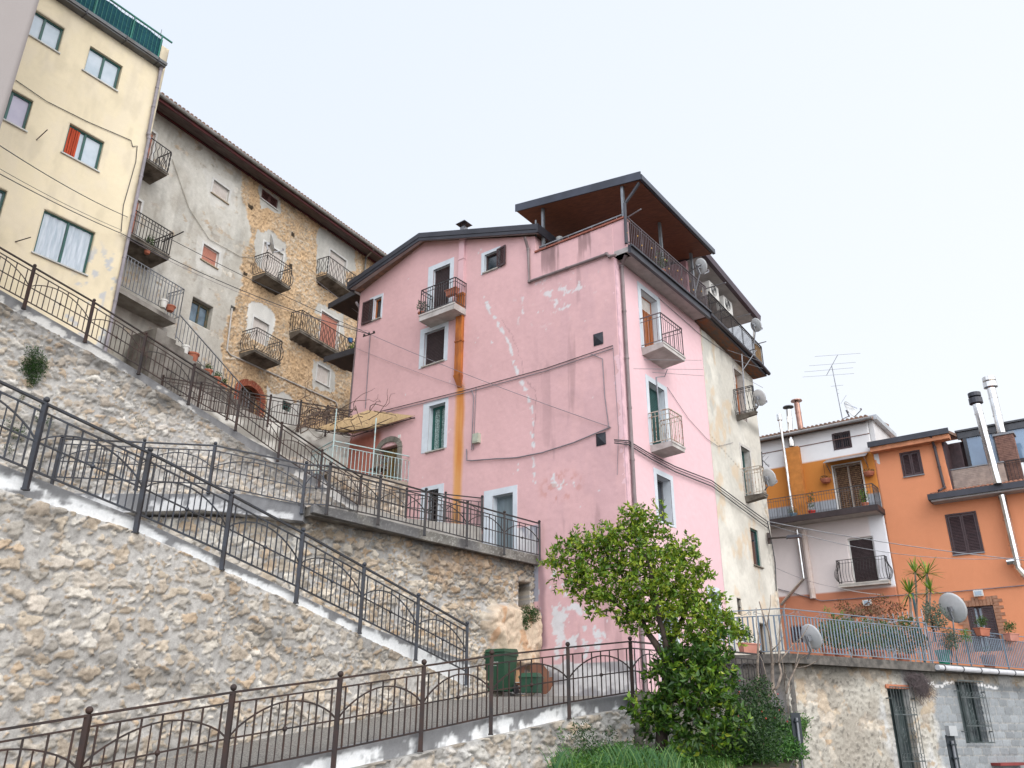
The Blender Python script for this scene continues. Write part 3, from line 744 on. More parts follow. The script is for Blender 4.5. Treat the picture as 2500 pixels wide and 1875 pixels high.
def stucco(base,seed,var=.12,stain=(.5,.5,.5),stamt=0.,bumpy=.012,vert=1.0):
    def st(X,Z):
        n=fbm(X*.6,Z*.6,seed,5); n2=fbm(X*4,Z*1.2*vert,seed+2,4); n3=fbm(X*9,Z*9,seed+3,3)
        c=col(*base)*(1-var/2+var*n+var*.5*(n2-.5)+var*.35*(n3-.5))[...,None]
        if stamt: c=mixc(c,c*col(*stain),ss(.52,.75,n2*.6+n*.4)*stamt)
        return (n3-.5)*bumpy+(n-.5)*bumpy*1.5,c
    return st
def rustfix(): pass
# ================================================================ PINK HOUSE
PINK=(.61,.38,.38)
def gtop(X):
    return np.where(X<-8.0,17.62+(X+11.37)*(18.62-17.62)/3.37,np.where(X<-2.95,18.62+(X+8.0)*(16.9-18.62)/5.05,16.24))
crack=[FG.at(*p) for p in [('2a',1230,700),('2a',1262,780),('2a',1330,890),('2a',1390,1000),('2a',1430,1160),('2a',1460,1220),('2a',1500,1310),('2a',1530,1400),('2a',1535,1655),('2c',1424,350),('2c',1432,600),('2c',1432,660)]]
hair=[FG.at(*p) for p in [('2a',1340,830),('2a',1410,960),('2a',1470,1130),('2a',1480,1200),('2a',1550,1280),('2a',1550,1400),('2a',1535,1655)]]
drip=[FG.at(*p) for p in [('2c',1462,1120),('2c',1478,1260),('2c',1478,1480),('2c',1490,1600)]]
def pinkst(X,Z):
    n=fbm(X*.55,Z*.55,101,5); n2=fbm(X*3.2,Z*.8,103,4); n3=fbm(X*10,Z*10,104,4); n4=fbm(X*1.5,Z*1.5,105,4)
    c=col(*PINK)*(.93+.16*n+.10*(n2-.5)+.08*(n3-.5))[...,None]
    # weathered mauve drift to the right and vertical dirt runs
    k=ss(-4.6,-1.0,X)*ss(.35,.62,n4*.5+n2*.5)*.42; c=mixc(c,c*col(.74,.76,.80),k)
    k=ss(.62,.72,fbm(X*2.4,Z*.35,106,4))*ss(-3.5,-2,X)*.42; c=c*(1-k*.5)[...,None]
    k=ss(.56,.66,fbm(X*5,Z*.5,107,3))*ss(1.3,.2,16.2-Z)*ss(-3,-2.9,X)*.5; c=c*(1-k)[...,None]
    # under window smudges
    WHT=col(.60,.58,.585)*(.9+.2*n3)[...,None]
    d=segdist(X,Z,crack)+(fbm(X*5,Z*5,110,3)-.5)*.16
    k=ss(.055,.03,d)*ss(.47,.51,fbm(X*6.5,Z*7.5,111,3)); c=mixc(c,WHT,k)
    hx=(fbm(X*4,Z*4,112,3)-.5)*.16; d=segdist(X+hx,Z+hx,hair); c=c*(1-.30*ss(.022,.0,d))[...,None]
    reg=lambda cx,cz,rx,rz:ss(1.2,.6,np.hypot((X-cx)/rx,(Z-cz)/rz))
    a=FG.at('2b',250,770); b=FG.at('2b',400,830); e=FG.at('3c',640,620); f=FG.at('3c',770,880); g_=FG.at('2c',1600,640); h=FG.at('2c',1560,1350)
    pn=fbm(X*3.4,Z*3.4,115,4)
    pq=fbm(X*5.5,Z*5.5,116,4); c=mixc(c,WHT,ss(.66,.69,pq*.9+.10*reg(a[0],a[1],1.2,.5)+.10*reg(b[0],b[1],.9,.5))*reg(b[0]-.3,b[1]+.1,1.9,.9)*.85)
    pk=.0+.17*reg(e[0],e[1],.28,1.6)+.23*reg(f[0]-.1,f[1]+.1,1.1,1.0)+.14*reg(g_[0],g_[1],.5,.5)+.2*reg(FG.at('3c',520,750)[0],FG.at('3c',520,800)[1],.16,1.6)
    c=mixc(c,WHT,ss(.655,.675,(pn*.3+pq*.7)*.86+pk*.82))
    # orange ochre abrasion
    c=mixc(c,col(.48,.22,.17)*np.ones_like(c),ss(.56,.66,fbm(X*6,Z*5,117,4))*reg(g_[0]-.1,g_[1]-.2,.8,.5)*.5)
    d=segdist(X,Z,drip)+(fbm(X*3,Z*2,118,3)-.5)*.1; c=mixc(c,c*col(.42,.42,.46),ss(.2,.02,d)*.8)
    # salmon paint by the upper terrace door
    xs_=FG.at('2c',505,400)[0]; k=ss(xs_+.5,xs_+.2,X)*ss(11.6,11.3,Z)*ss(8.2,8.5,Z); c=mixc(c,col(.36,.135,.10)*(.8+.4*n3)[...,None],k)
    # rust run under the flue
    d=np.abs(X+6.03+(fbm(Z*.7,Z*0,119,2)-.5)*.06); k=ss(.27,.08,d+(n2-.5)*.08)*ss(12.5,12.1,Z)*(.6+.4*ss(6.3,8,Z)); rc=mixc(col(.52,.19,.03)*np.ones_like(c),col(.62,.31,.10)*np.ones_like(c),ss(.3,.7,fbm(X*7,Z*.5,120,3)+.25*(d/.3)-.1)); c=mixc(c,rc,k*.93)
    # grey render plinth
    zt=3.28+.0*X; k=((Z<zt)&(X>-3.3))*1.; pc=mixc(col(.30,.285,.29)*np.ones_like(c),col(.55,.53,.52)*np.ones_like(c),ss(.42,.58,fbm(X*1.6,Z*2.4,121,5))); c=mixc(c,pc*(.85+.3*n3)[...,None],k)
    k=((Z<7.15)&(Z>5)&(X<-2.95)&(X>-7.7))*1.; c=mixc(c,col(.27,.27,.31)*(.9+.2*n3)[...,None],k)
    k=((Z<7.15)&(Z>5.9)&(X>-3.7)&(X<-2.95))*1.*ss(.5,.6,n2); c=mixc(c,WHT,k)
    H=(n3-.5)*.008+(n4-.5)*.02
    return H,c
PH=thing('pink_house','tall pink stuccoed house with roof terrace, rusty flue and peeling paint','house',FG,(-5.6,0,2))
oA=(-10.52,-10.13,16.06,16.98); oB=(-7.5,-6.69,14.97,17.2); oC=(-7.78,-6.83,13.40,14.70); oD=(-5.1,-4.55,16.24,16.95)
oE=(-7.40,-6.67,10.19,11.82); oF=RC(FG,'2c',815,722,873,870); oF=(oF[0],oF[1],7.2,8.86); oG=(-4.60,-3.83,6.2,8.25)
hd=RC(FG,'2c',545,380,640,560); hd=(hd[0],hd[1],9.2,10.75)
grid_wall('wall',FG,-11.37,0,0,19,.036,pinkst,M_plast,PH,holes=[oA,oB,oC,oD,oE,oF,oG,hd],top=gtop,reveal=.3,back=.35)
sp=stucco((.68,.46,.485),131,.10,(.88,.86,.88),.3)
XB=5.8
oP1=(1.55,2.62,12.47,14.62); oP2=(1.66,2.66,9.38,11.47); oP3=(1.79,2.64,7.2,8.57); oP4=(4.72,5.25,4.3,5.6); oP5=(1.5,2.3,2.5,4.7)
grid_wall('wall',FP,0,XB,0,15.02,.05,lambda X,Z:(sp(X,Z)[0],sp(X,Z)[1]*np.where((Z<3.2)[...,None],col(.85,.9,.9),1.)),M_plast,PH,holes=[oP1,oP2,oP3,oP4,oP5],reveal=.34,back=.35) if False else None
def in_parent(o): pass
# long face is authored in its own frame but belongs to the same house
PHP=thing('anchor_tmp','x','x',FP,(0,0,0))
wp=grid_wall('wall',FP,0,XB,0,15.02,.05,sp,M_plast,PHP,holes=[oP1,oP2,oP3,oP4,oP5],reveal=.34,back=.35)
SOFF=pm('pale_soffit',(.40,.37,.36),.9,0,(.30,.28,.27),3,.2)
TILEV=pm('vent_dark',(.02,.022,.03),.6)
window(FG,PH,oA,'glass',WOODO,TRIMP,(.26,.08,.12,.04),rec=.12,leaves=1,curtain=None,sill=STONEW)
m=MB(); louvers(m,-11.12,-10.56,16.02,17.0,-.06); m.build('shutter',BROWN,PH)
window(FG,PH,oB,'roller',BROWNR,TRIMP,(.25,.18,.2,.0),rec=.14,mats=BROWN)
window(FG,PH,oC,'roller',BROWNR,TRIMP,(.21,.17,.2,.04),rec=.14,sill=STONEW,mats=BROWN)
window(FG,PH,oD,'glass',BROWN,TRIMP,(.14,.14,.12,.04),rec=.12,leaves=1,sill=STONEW)
m=MB(); louvers(m,0,.42,16.22,16.98,0.)
a_=math.radians(-9); m.v=[(-4.55+v[0]*math.cos(a_)-v[1]*math.sin(a_),-.03+v[0]*math.sin(a_)+v[1]*math.cos(a_),v[2]) for v in m.v]; m.build('shutter',BROWN,PH)
LACE=pm('lace_curtain',(.30,.38,.36),.95,0,(.10,.15,.14),28,.1,lo=.45,hi=.55)
window(FG,PH,oE,'glass',GREENF,TRIMP,(.27,.13,.15,.0),rec=.22,sill=STONEW,innerw=.09,curtain=LACE)
window(FG,PH,oF,'grate',IRON,TRIMP,(.28,.22,.14,.0),rec=.25)
window(FG,PH,oG,'door',pm('grey_green_door',(.17,.21,.23),.6,0,(.13,.165,.18),3,stretch=(3,3,.4)),TRIMP,(.34,.16,.2,.0),rec=.24,name='door')
# arched stone doorway
dr=MB(); dr.box(hd[0],hd[1],.26,.3,hd[2],hd[3]); door=dr.build('door',DARK,PH)
m=MB(); n=9
for i in range(n):
    x=hd[0]+.05+(hd[1]-hd[0]-.1)*i/n; m.box(x,x+.06,.16-.02*(i%2),.19,hd[2]+.05,hd[3]-.05)
m.build('slatted_curtain',pm('ochre_slats',(.22,.15,.05),.8,0,(.07,.045,.02),7,stretch=(6,1,.4)),door)
m=MB(); cx=(hd[0]+hd[1])/2; rw=(hd[1]-hd[0])/2; N=9
for i in range(N):
    t0=math.pi*i/N; t1_=math.pi*(i+.94)/N
    P=[(cx-(rw+o1)*math.cos(t),hd[3]-.12+(rw*.62+o1)*math.sin(t)) for (o1,t) in ((0,t0),(.2,t0),(.2,t1_),(0,t1_))]
    m.prism(P,-.05,.28)
m.box(hd[0]-.2,hd[0],-.05,.28,hd[2],hd[3]-.13); m.box(hd[1],hd[1]+.2,-.05,.28,hd[2],hd[3]-.13)
m.build('stone_arch',pm('arch_stone',(.24,.22,.19),.95,0,(.13,.12,.10),4,.2,bump=.6,fine=20),door)
# fill above arch
m=MB(); P=[(cx-rw*math.cos(math.pi*i/12),hd[3]-.12+rw*.62*math.sin(math.pi*i/12)) for i in range(13)]
m.prism(P,.2,.27); m.build('lunette',DARK,door)
bg_=balcony(FG,PH,-7.5,-5.88,15.08,.62,'straight',IRONG,WHITEP if False else pm('balcony_white',(.50,.47,.45),.9,0,(.36,.33,.31),3,.2),th=.24,h=1.0,p=.1)
# flue
m=MB(); m.box(-6.21,-5.97,-.11,.02,15.7,18.3); m.box(-6.225,-5.955,-.125,.02,17.1,17.16); fl=m.build('flue',pm('pink_metal',(.64,.41,.43),.7,0,(.58,.37,.39),2,.3),PH)
RUST=pm('rust_flue',(.50,.17,.04),.85,0,(.22,.07,.03),2.6,.2,bump=.3,stretch=(2,2,.7),lo=.3,hi=.7)
m=MB(); m.box(-6.23,-5.95,-.13,.015,12.62,15.7); m.box(-6.25,-5.93,-.15,.0,13.85,13.9); m.box(-6.25,-5.93,-.15,.0,15.62,15.72); m.hexa([(-6.14,-.03,12.2),(-5.96,-.03,12.2),(-5.96,.0,12.2),(-6.14,.0,12.2)],[(-6.25,-.16,12.62),(-5.93,-.16,12.62),(-5.93,.0,12.62),(-6.25,.0,12.62)]); m.build('rusty_section',RUST,fl)
# roof of the gable part
EV=[(FG.at('2a',390,610,y=-.6),-.6),(FG.at('2a',820,310,y=-.32),-.32),(FG.at('2a',1510,270,y=-.2),-.2)]
EV=[(a[0][0],a[1],a[0][1]) for a in EV]; EV=[EV[0],(-8.0,-.32,EV[1][2]),(-2.72,-.2,EV[2][2])]
def roofz(x): return float(np.interp(x,[e[0] for e in EV],[e[2] for e in EV]))-.26
def roofy(x): return float(np.interp(x,[e[0] for e in EV],[e[1] for e in EV]))
xs_=[EV[0][0],-8.0,-2.72]; m=MB()
for a,b in zip(xs_[:-1],xs_[1:]):
    za,zb,ya,yb=roofz(a),roofz(b),roofy(a),roofy(b); m.hexa([(a,ya,za+.04),(b,yb,zb+.04),(b,6,zb+.04),(a,6,za+.04)],[(a,ya,za+.2),(b,yb,zb+.2),(b,6,zb+.2),(a,6,za+.2)])
rf=m.build('roof',ROOFT,PH)
m=MB()
for a,b in zip(xs_[:-1],xs_[1:]):
    za,zb,ya,yb=roofz(a),roofz(b),roofy(a),roofy(b); wa,wb=float(gtop(np.array(a))),float(gtop(np.array(b))) if b<-3 else 16.9
    m.hexa([(a,ya+.02,za-.04),(b,yb+.02,zb-.04),(b,0.,max(wb,zb-.04)),(a,0.,max(wa,za-.04))],[(a,ya+.02,za+.037),(b,yb+.02,zb+.037),(b,0.,max(wb,zb)+.06),(a,0.,max(wa,za)+.06)])
m.box(EV[0][0]+.03,-11.38,-.3,5.9,17.42,17.5); m.build('soffit',SOFF,rf)
m=MB()
for a,b in zip(xs_[:-1],xs_[1:]):
    za,zb,ya,yb=roofz(a),roofz(b),roofy(a),roofy(b)
    m.hexa([(a-.0,ya-.05,za+.06),(b+.0,yb-.05,zb+.06),(b,yb-.003,zb+.06),(a,ya-.003,za+.06)],[(a-.0,ya-.05,za+.26),(b,yb-.05,zb+.26),(b,yb-.003,zb+.26),(a,ya-.003,za+.26)])
    m.hexa([(a-.0,ya-.03,za-.07),(b+.0,yb-.03,zb-.07),(b,yb+.017,zb-.07),(a,ya+.017,za-.07)],[(a-.0,ya-.03,za+.06),(b,yb-.03,zb+.06),(b,yb+.017,zb+.06),(a,ya+.017,za+.06)])
m.box(-2.72,-2.66,-.25,3,roofz(-2.72)-.07,roofz(-2.72)+.26); m.box(EV[0][0]-.06,EV[0][0],-.65,5.9,roofz(EV[0][0])-.05,roofz(EV[0][0])+.26); m.build('flashing',FLASH,rf)
m=MB(); cx=FG.at('2a',1115,285,y=.3)[0]; cz=FG.at('2a',1115,290,y=.1)[1]; m.box(cx-.10,cx+.10,.1,.30,cz-.6,cz+.26)
cm=m.build('chimney',GREYM,rf); m=MB(); m.box(cx-.12,cx-.10,.12,.14,cz+.2,cz+.4); m.box(cx+.10,cx+.12,.12,.14,cz+.2,cz+.4); m.box(cx-.01,cx+.01,.12,.14,cz+.2,cz+.4)
m.hexa([(cx-.23,-.02,cz+.38),(cx+.23,-.02,cz+.38),(cx+.23,.42,cz+.38),(cx-.23,.42,cz+.38)],[(cx-.03,.17,cz+.58),(cx+.03,.17,cz+.58),(cx+.03,.23,cz+.58),(cx-.03,.23,cz+.58)]); m.build('chimney_cowl',FLASH,cm)
# body: other walls
BODY=pm('pink_stucco_back',(.60,.375,.385),.95,0,(.54,.335,.345),1.5,.2)
m=MB(); m.box(-11.37,-11.07,.36,5.75,0,17.5); m.box(-11.07,-.4,5.5,5.75,0,15.0); m.box(-11.07,-3.1,5.5,5.75,15.0,16.9); m.box(-3.3,-3.0,.36,5.5,15.21,16.7); m.build('wall',BODY,PH)
# terrace parapet and slab
m=MB(); m.box(0.001,.42,.0,.28,15.03,16.24); m.build('parapet',BODY,PH)
m=MB(); m.box(-2.95,.46,-.05,.32,16.245,16.30); m.build('coping',pm('brick_coping',(.30,.11,.08),.9,0,(.2,.08,.06),6,.2),PH)
# parts in the long-face frame
def adopt(o,T):
    """hang an object authored in the long-face frame under the house"""
    off,F=OFF[T.name]; OT=F.M@Matrix.Translation(off); o.parent=T; o.matrix_parent_inverse=OT.inverted()@F_ANCH.M
F_ANCH=FP
def pp(build): return build
window(FP,PHP,oP1,'rollhalf',CREAMR,TRIMP,(.2,.2,.18,.0),rec=.25,part=.78,curtain=WOODO,mats=WOODO)
window(FP,PHP,oP2,'rollhalf',GREENR,TRIMP,(.17,.19,.17,.0),rec=.25,part=.12,mats=GREENR)
window(FP,PHP,oP3,'glass',GREYM,TRIMP,(.16,.16,.16,.05),rec=.28,leaves=1)
window(FP,PHP,oP4,'glass',GREYM,TRIMP,(.17,.15,.15,.1),rec=.28,leaves=1)
window(FP,PHP,oP5,'door',MATS['grey_green_door'],TRIMP,(.2,.2,.2,.0),rec=.2,name='door')
bx=RC(FP,'2b',868,965,1150,1140,y=-.75)
BW=MATS['balcony_white']
x0=FP.at('2b',880,1135,y=-.7)[0]; x1=FP.at('2b',1150,1215,y=-.7)[0]; zf=12.45
x0=max(1.2,x0)
x0=FP.at('2b',882,1130,y=0)[0]-.02; x1b=FP.at('2b',1155,1215,y=-.75)[0]
balcony(FP,PHP,x0,x1b,zf,.75,'straight',pm('mauve_iron',(.15,.12,.13),.5,.2,(.10,.08,.08),4),BW,th=.15,taper=.08,h=1.0,p=.13)
y2=-.72; x0=FP.at('2d',190,515,y=0)[0]; x1=FP.at('2d',385,585,y=y2)[0]
balcony(FP,PHP,x0,x1,9.36,.72,'straight',pm('rusty_white_iron',(.48,.44,.38),.7,0,(.28,.14,.07),9,lo=.5,hi=.62),BW,th=.15,taper=.05,h=1.0,p=.1)
# roof terrace slab, gutter lip, railing
m=MB(); m.box(-.0,XB-.45,-.52,0.,15.03,15.2); m.box(0,XB,.36,8.2,15.03,15.2) ; sl_=m.build('terrace_slab',SOFF,PHP)
m=MB(); m.box(-.05,XB-.42,-.62,-.52,14.93,15.22); m.box(-.05,XB-.42,-.68,-.62,15.14,15.2); m.build('gutter',FLASH,sl_)
TR=MB(); ta=(-.12,-.55,15.2); 
def trail(m,a,b,h,p,bw=.016):
    a=Vector(a);b=Vector(b);d=b-a;n=int(d.length/p)
    m.bar(a+Vector((0,0,h)),b+Vector((0,0,h)),.045,.03); m.bar(a+Vector((0,0,.1)),b+Vector((0,0,.1)),.03,.02); m.bar(a+Vector((0,0,h-.1)),b+Vector((0,0,h-.1)),.02,.015)
    for i in range(n+1):
        q=a+d*i/n; m.bar(q+Vector((0,0,.0 if i%8==0 else .1)),q+Vector((0,0,h)),bw if i%8 else .03)
    return n
trail(TR,(-.1,-.56,15.2),(XB-.45,-.56,15.2),.98,.11); rl=TR.build('balustrade',pm('mauve_iron2',(.13,.105,.115),.5,.2,(.09,.07,.075),4),PHP)
for i in range(0,48,4):
    q=-.1+.11*i+.05*(i%8); m=MB(); m.ball((min(q,5.2),-.56,15.2+.5+(.12 if i%8 else -.1)),.021,6,5,(1,1,1.6)); m.build('brass_knob',pm('brass',(.5,.28,.08),.4,.6),rl)
m=MB(); gx=[FG.w(x,y,z) for x,y,z in ((-2.9,.12,16.42),(.35,.12,16.42))]; 
m2=MB(); m2.bar((-2.85,.1,16.48),(.4,.1,16.48),.04,.04)
for x in (-2.6,-1.7,-.8,.1): m2.bar((x,.1,16.3),(x,.1,16.48),.02)
m2.build('parapet_rail',GREYM,PH)
# canopy over the terrace
WOODC=pm('stained_board_ceiling',(.21,.075,.035),.55,0,(.11,.036,.02),3.2,.4,stretch=(1.2,14,1))
cz=lambda x:17.62+(.9-x)*.168
CN=[]; 
m=MB(); Xa,Xb=-3.72,1.0; ya,yb=-.0,5.35
m.hexa([(Xa,ya,cz(Xa)-.2),(Xb,ya,cz(Xb)-.2),(Xb,yb,cz(Xb)-.2),(Xa,yb,cz(Xa)-.2)],[(Xa,ya,cz(Xa)-.13),(Xb,ya,cz(Xb)-.13),(Xb,yb,cz(Xb)-.13),(Xa,yb,cz(Xa)-.13)])
cn=m.build('canopy',WOODC,PH)
m=MB(); m.hexa([(Xa-.02,ya-.02,cz(Xa)-.128),(Xb+.02,ya-.02,cz(Xb)-.128),(Xb+.02,yb,cz(Xb)-.128),(Xa-.02,yb,cz(Xa)-.128)],[(Xa-.02,ya-.02,cz(Xa)+.03),(Xb+.02,ya-.02,cz(Xb)+.03),(Xb+.02,yb,cz(Xb)+.03),(Xa-.02,yb,cz(Xa)+.03)])
m.hexa([(Xa-.02,ya-.06,cz(Xa)-.22),(Xb+.1,ya-.06,cz(Xb)-.22),(Xb+.1,ya-.024,cz(Xb)-.22),(Xa-.02,ya-.024,cz(Xa)-.22)],[(Xa-.02,ya-.06,cz(Xa)+.07),(Xb+.1,ya-.06,cz(Xb)+.07),(Xb+.1,ya-.024,cz(Xb)+.07),(Xa-.02,ya-.024,cz(Xa)+.07)])
m.box(Xb+.022,Xb+.12,ya-.02,yb+.05,cz(Xb)-.2,cz(Xb)-.02)
m.build('fascia',pm('blue_black_flashing',(.05,.055,.075),.35,.3,(.035,.038,.05),2,.5),cn)
PILL=pm('galvanised_post',(.26,.28,.30),.4,.6,(.18,.19,.2),4)
for (x,y) in ((.36,.1),(.36,2.6),(.36,5.0),(-2.75,.2)):
    m=MB(); m.bar((x,y,15.2),(x,y,cz(x)-.2),.09); m.build('canopy_post',PILL,PH)
m=MB(); m.bar((-2.98,.1,16.0),(-2.98,.1,17.6),.045); m.build('clothes_pole',PILL,PH)
m=MB(); m.tube([(.98,.05,17.35),(.75,.05,17.1),(.48,-.02,16.75),(.46,-.04,15.3)],.05,8); m.build('downpipe',FLASH,PH)
# terrace interior walls (rear of the covered loggia)
m=MB(); m.box(-3.0,.0,5.3,5.5,15.2,17.5); m.build('rear_wall',pm('loggia_wall',(.45,.25,.27),.9),PH)
# pipes
q=[(*FG.at('2b',180,440),0),(*FG.at('2b',188,738),0),(*FG.at('2b',700,572),0)]
downpipe(PH,[(FG.at('2a',1500,300)[0]+.1,-.3,16.8),(q[0][0]+.03,-.07,16.45),(q[1][0]+.03,-.07,15.2),(-.22,-.07,15.16),(-.1,-.1,15.02),(.12,-.12,14.98)],.05,PLASTG)
xp=.30; downpipe(PHP,[(.1,-.35,15.0),(xp,-.08,14.8),(xp,-.08,2.4)],.055,PLASTG)
m=MB(); m.box(0.0,.13,-.03,.0,0,14.98) ; m.build('corner_strip',pm('pink_strip',(.66,.43,.47),.9),PHP)
WOODC_=pm('dark_canopy_wood',(.05,.022,.014),.7,0,(.03,.014,.01),3)
for (L_,R__,y0,y1) in ((('2a',268,762),('2a',441,660),.5,4.6),(('2a',240,1095),('2a',402,1052),.5,4.0)):
    a=FG.at(*L_,y=y0); b=FG.at(*R__,y=y0); m=MB(); m.hexa([(a[0],y0,a[1]-.04),(-11.4,y0,b[1]-.04),(-11.4,y1,b[1]-.04),(a[0],y1,a[1]-.04)],[(a[0],y0,a[1]+.1),(-11.4,y0,b[1]+.1),(-11.4,y1,b[1]+.1),(a[0],y1,a[1]+.1)]); sc_=m.build('side_canopy',WOODC_,PH)
    m=MB(); m.hexa([(a[0]-.05,y0-.05,a[1]-.1),(-11.4,y0-.05,b[1]-.1),(-11.4,y0-.002,b[1]-.1),(a[0]-.05,y0-.002,a[1]-.1)],[(a[0]-.05,y0-.05,a[1]+.14),(-11.4,y0-.05,b[1]+.14),(-11.4,y0-.002,b[1]+.14),(a[0]-.05,y0-.002,a[1]+.14)]); m.build('canopy_fascia',FLASH,sc_)
m=MB(); m.lathe((-2.3,.5,16.1),[(.0,0),(.16,0),(.16,.28),(.07,.34),(.07,.62),(.12,.62),(.12,.75),(0,.78)],12); m.build('boiler_flue',pm('boiler_grey',(.30,.30,.29),.6),PH)
m=MB(); m.bar((-13.0,1.4,9.),(-13.0,1.4,16.6),.06); m.build('side_post',IRON,PH)
downpipe(PH,[(-11.9,.3,17.4),(-11.55,.2,17.0),(-11.55,.1,8.6)],.06,PLASTG)
# vents and meter box
for (a,b,c,d) in ((585,1065,648,1120),):
    r=RC(FG,'2b',a,b,c,d); m=MB(); m.add([(r[0],-.02,r[2]),(r[1],-.02,r[2]),(r[1],-.02,r[3]),(r[0],-.02,r[3]),((r[0]+r[1])/2,-.09,(r[2]+r[3])/2)],[(0,1,4),(1,2,4),(2,3,4),(3,0,4)]); m.build('vent',TILEV,PH,fix=False)
r=RC(FG,'ov',1288,938,1310,960); m=MB(); m.add([(r[0],-.02,r[2]),(r[1],-.02,r[2]),(r[1],-.02,r[3]),(r[0],-.02,r[3]),((r[0]+r[1])/2,-.09,(r[2]+r[3])/2)],[(0,1,4),(1,2,4),(2,3,4),(3,0,4)]); m.build('vent',TILEV,PH,fix=False)
r=RC(FG,'2c',1090,385,1123,430); m=MB(); m.box(r[0],r[1],-.14,0.,r[2],r[3]); m.box(r[0]+.02,r[1]-.02,-.15,-.14,r[2]+.04,r[3]-.05); m.build('meter_box',pm('meter_box_plastic',(.45,.47,.38),.6),PH)
r=RC(FG,'2c',646,385,660,400)
m=MB(); m.box(r[0],r[1],-.02,0.,r[2],r[3]); m.build('house_number',WHITEP,PH)
# re-hang everything authored in the long face frame
for o_ in [x for x in bpy.data.objects if x.parent==PHP]:
    o_.parent=PH; o_.matrix_parent_inverse=(FG.M@Matrix.Translation((-5.6,0,2))).inverted()@FP.M; OFF[o_.name]=((0,0,0),FP)
bpy.data.objects.remove(PHP)
# ================================================================ OLD STONE HOUSE, YELLOW HOUSE, UPPER LANDINGS
_P=atD('1b',1265,1140,34.3); FO=Fr(_P,28); FO=Fr(FO.P-FO.n*.8,28)
FY=Fr(atD('1c',212,300,25.),36)
OH=thing('old_stone_house','long old house of patched grey plaster and bare orange masonry with dark red eaves','house',FO,(-2,0,10))
ozt=lambda X:23.97+(X+8.8)*.052
bnd=[FO.at(*p) for p in [('1b',790,560),('1b',775,650),('1b',790,780),('1b',810,950),('1b',780,1130),('1b',745,1330),('1b',700,1500),('1d',700,800),('1d',690,880),('1d',700,980)]]
def PO(L): return [FO.at(*p) for p in L]
pg=[PO([('1b',880,665),('1b',1025,770),('1b',1015,860),('1b',900,820),('1b',868,730)]),
    PO([('1b',870,965),('1b',960,965),('1b',1055,1060),('1b',1065,1150),('1b',1030,1250),('1b',860,1170),('1b',845,1060)]),
    PO([('1b',1285,945),('1b',1500,1075),('1b',1510,1230),('1b',1380,1200),('1b',1245,1240),('1b',1260,1000)]),
    PO([('1b',1270,1430),('1b',1430,1510),('1b',1430,1640),('1b',1240,1500)]),
    PO([('1d',1215,890),('1d',1345,960),('1d',1340,1090),('1d',1215,1060)])]
pw=[PO([('1b',815,1425),('1b',930,1445),('1b',985,1520),('1b',965,1659),('1b',790,1640)]),PO([('1d',950,1060),('1d',1140,1140),('1d',1140,1310),('1d',940,1310)]),
    PO([('1b',530,570),('1b',730,650),('1b',740,830),('1b',560,800)]),PO([('1b',480,1000),('1b',660,1060),('1b',640,1270),('1b',470,1210)])]
def oldst(X,Z):
    wx=(fbm(X*1.4,Z*1.4,201,4)-.5)*1.0
    H,c,M=rubble(X,Z,size=.24,seed=203,asp=.5,cover=.36,depth=.05)
    n=fbm(X*.5,Z*.5,205,5);n2=fbm(X*3,Z*1.6,206,4);n3=fbm(X*12,Z*12,207,3);n5=fbm(X*24,Z*14,212,3)
    om=mixc(col(.52,.35,.20)*np.ones_like(c),col(.60,.43,.27)*np.ones_like(c),n2)*(.62+.62*n3)[...,None]
    om=om*(1-.45*ss(.60,.72,n5))[...,None]
    c=mixc(om,c*col(1.05,.95,.82),M*ss(.42,.6,fbm(X*.9,Z*.9,213,3))*.85)
    c=c*(.82+.3*n)[...,None]
    gp=mixc(col(.39,.365,.32)*np.ones_like(c),col(.49,.47,.425)*np.ones_like(c),ss(.35,.62,n*.6+n2*.4))*(.88+.24*n3)[...,None]
    ft=ss(.66,.70,fbm(X*2.2,Z*3.0,208,4)+.09*ss(1.6,.4,ozt(X)-Z)); bl=rubble(X,Z,size=.42,seed=209,asp=.6,cover=.8,depth=.03)[1]
    gp=mixc(gp,bl*col(1,.96,.9),ft*.85)
    gp=gp*(1-.16*ss(.55,.7,fbm(X*2,Z*.5,214,4)))[...,None]
    bx=np.interp(Z,[p[1] for p in sorted(bnd,key=lambda q:q[1])],[p[0] for p in sorted(bnd,key=lambda q:q[1])])
    k=ss(.04,-.04,X-bx+wx*.8)
    c=mixc(c,gp,k); H=H*(1-k)+(n3-.5)*.02*k
    d=lambda P:inpoly(X+wx*.35,Z+(n2-.5)*.5,P)*1.
    for P in pg: q=d(P); c=mixc(c,col(.43,.415,.38)*(.8+.4*n2)[...,None]*(.9+.2*n3)[...,None],q); H=H*(1-q)
    for i,P in enumerate(pw): q=d(P)*(1. if i<2 else .55); c=mixc(c,col(.56,.545,.51)*(.8+.35*n2)[...,None],q); H=H*(1-q)
    # darker low at the right, with dirt blotches near the foot
    c=c*(1-.5*ss(2.2,4.2,X)*ss(17.6,15.5,Z))[...,None]
    c=c*(1-.35*ss(.5,.62,n2)*ss(15.2,13.6,Z))[...,None]
    for (a,b) in PO([('1b',825,808),('1b',1100,990),('1b',790,1243),('1d',755,598),('1b',1085,1190)]):
        k=(np.abs(X-a)<.12)*(np.abs(Z-b)<.11)*1.; c=c*(1-.88*k)[...,None]
    return H,c
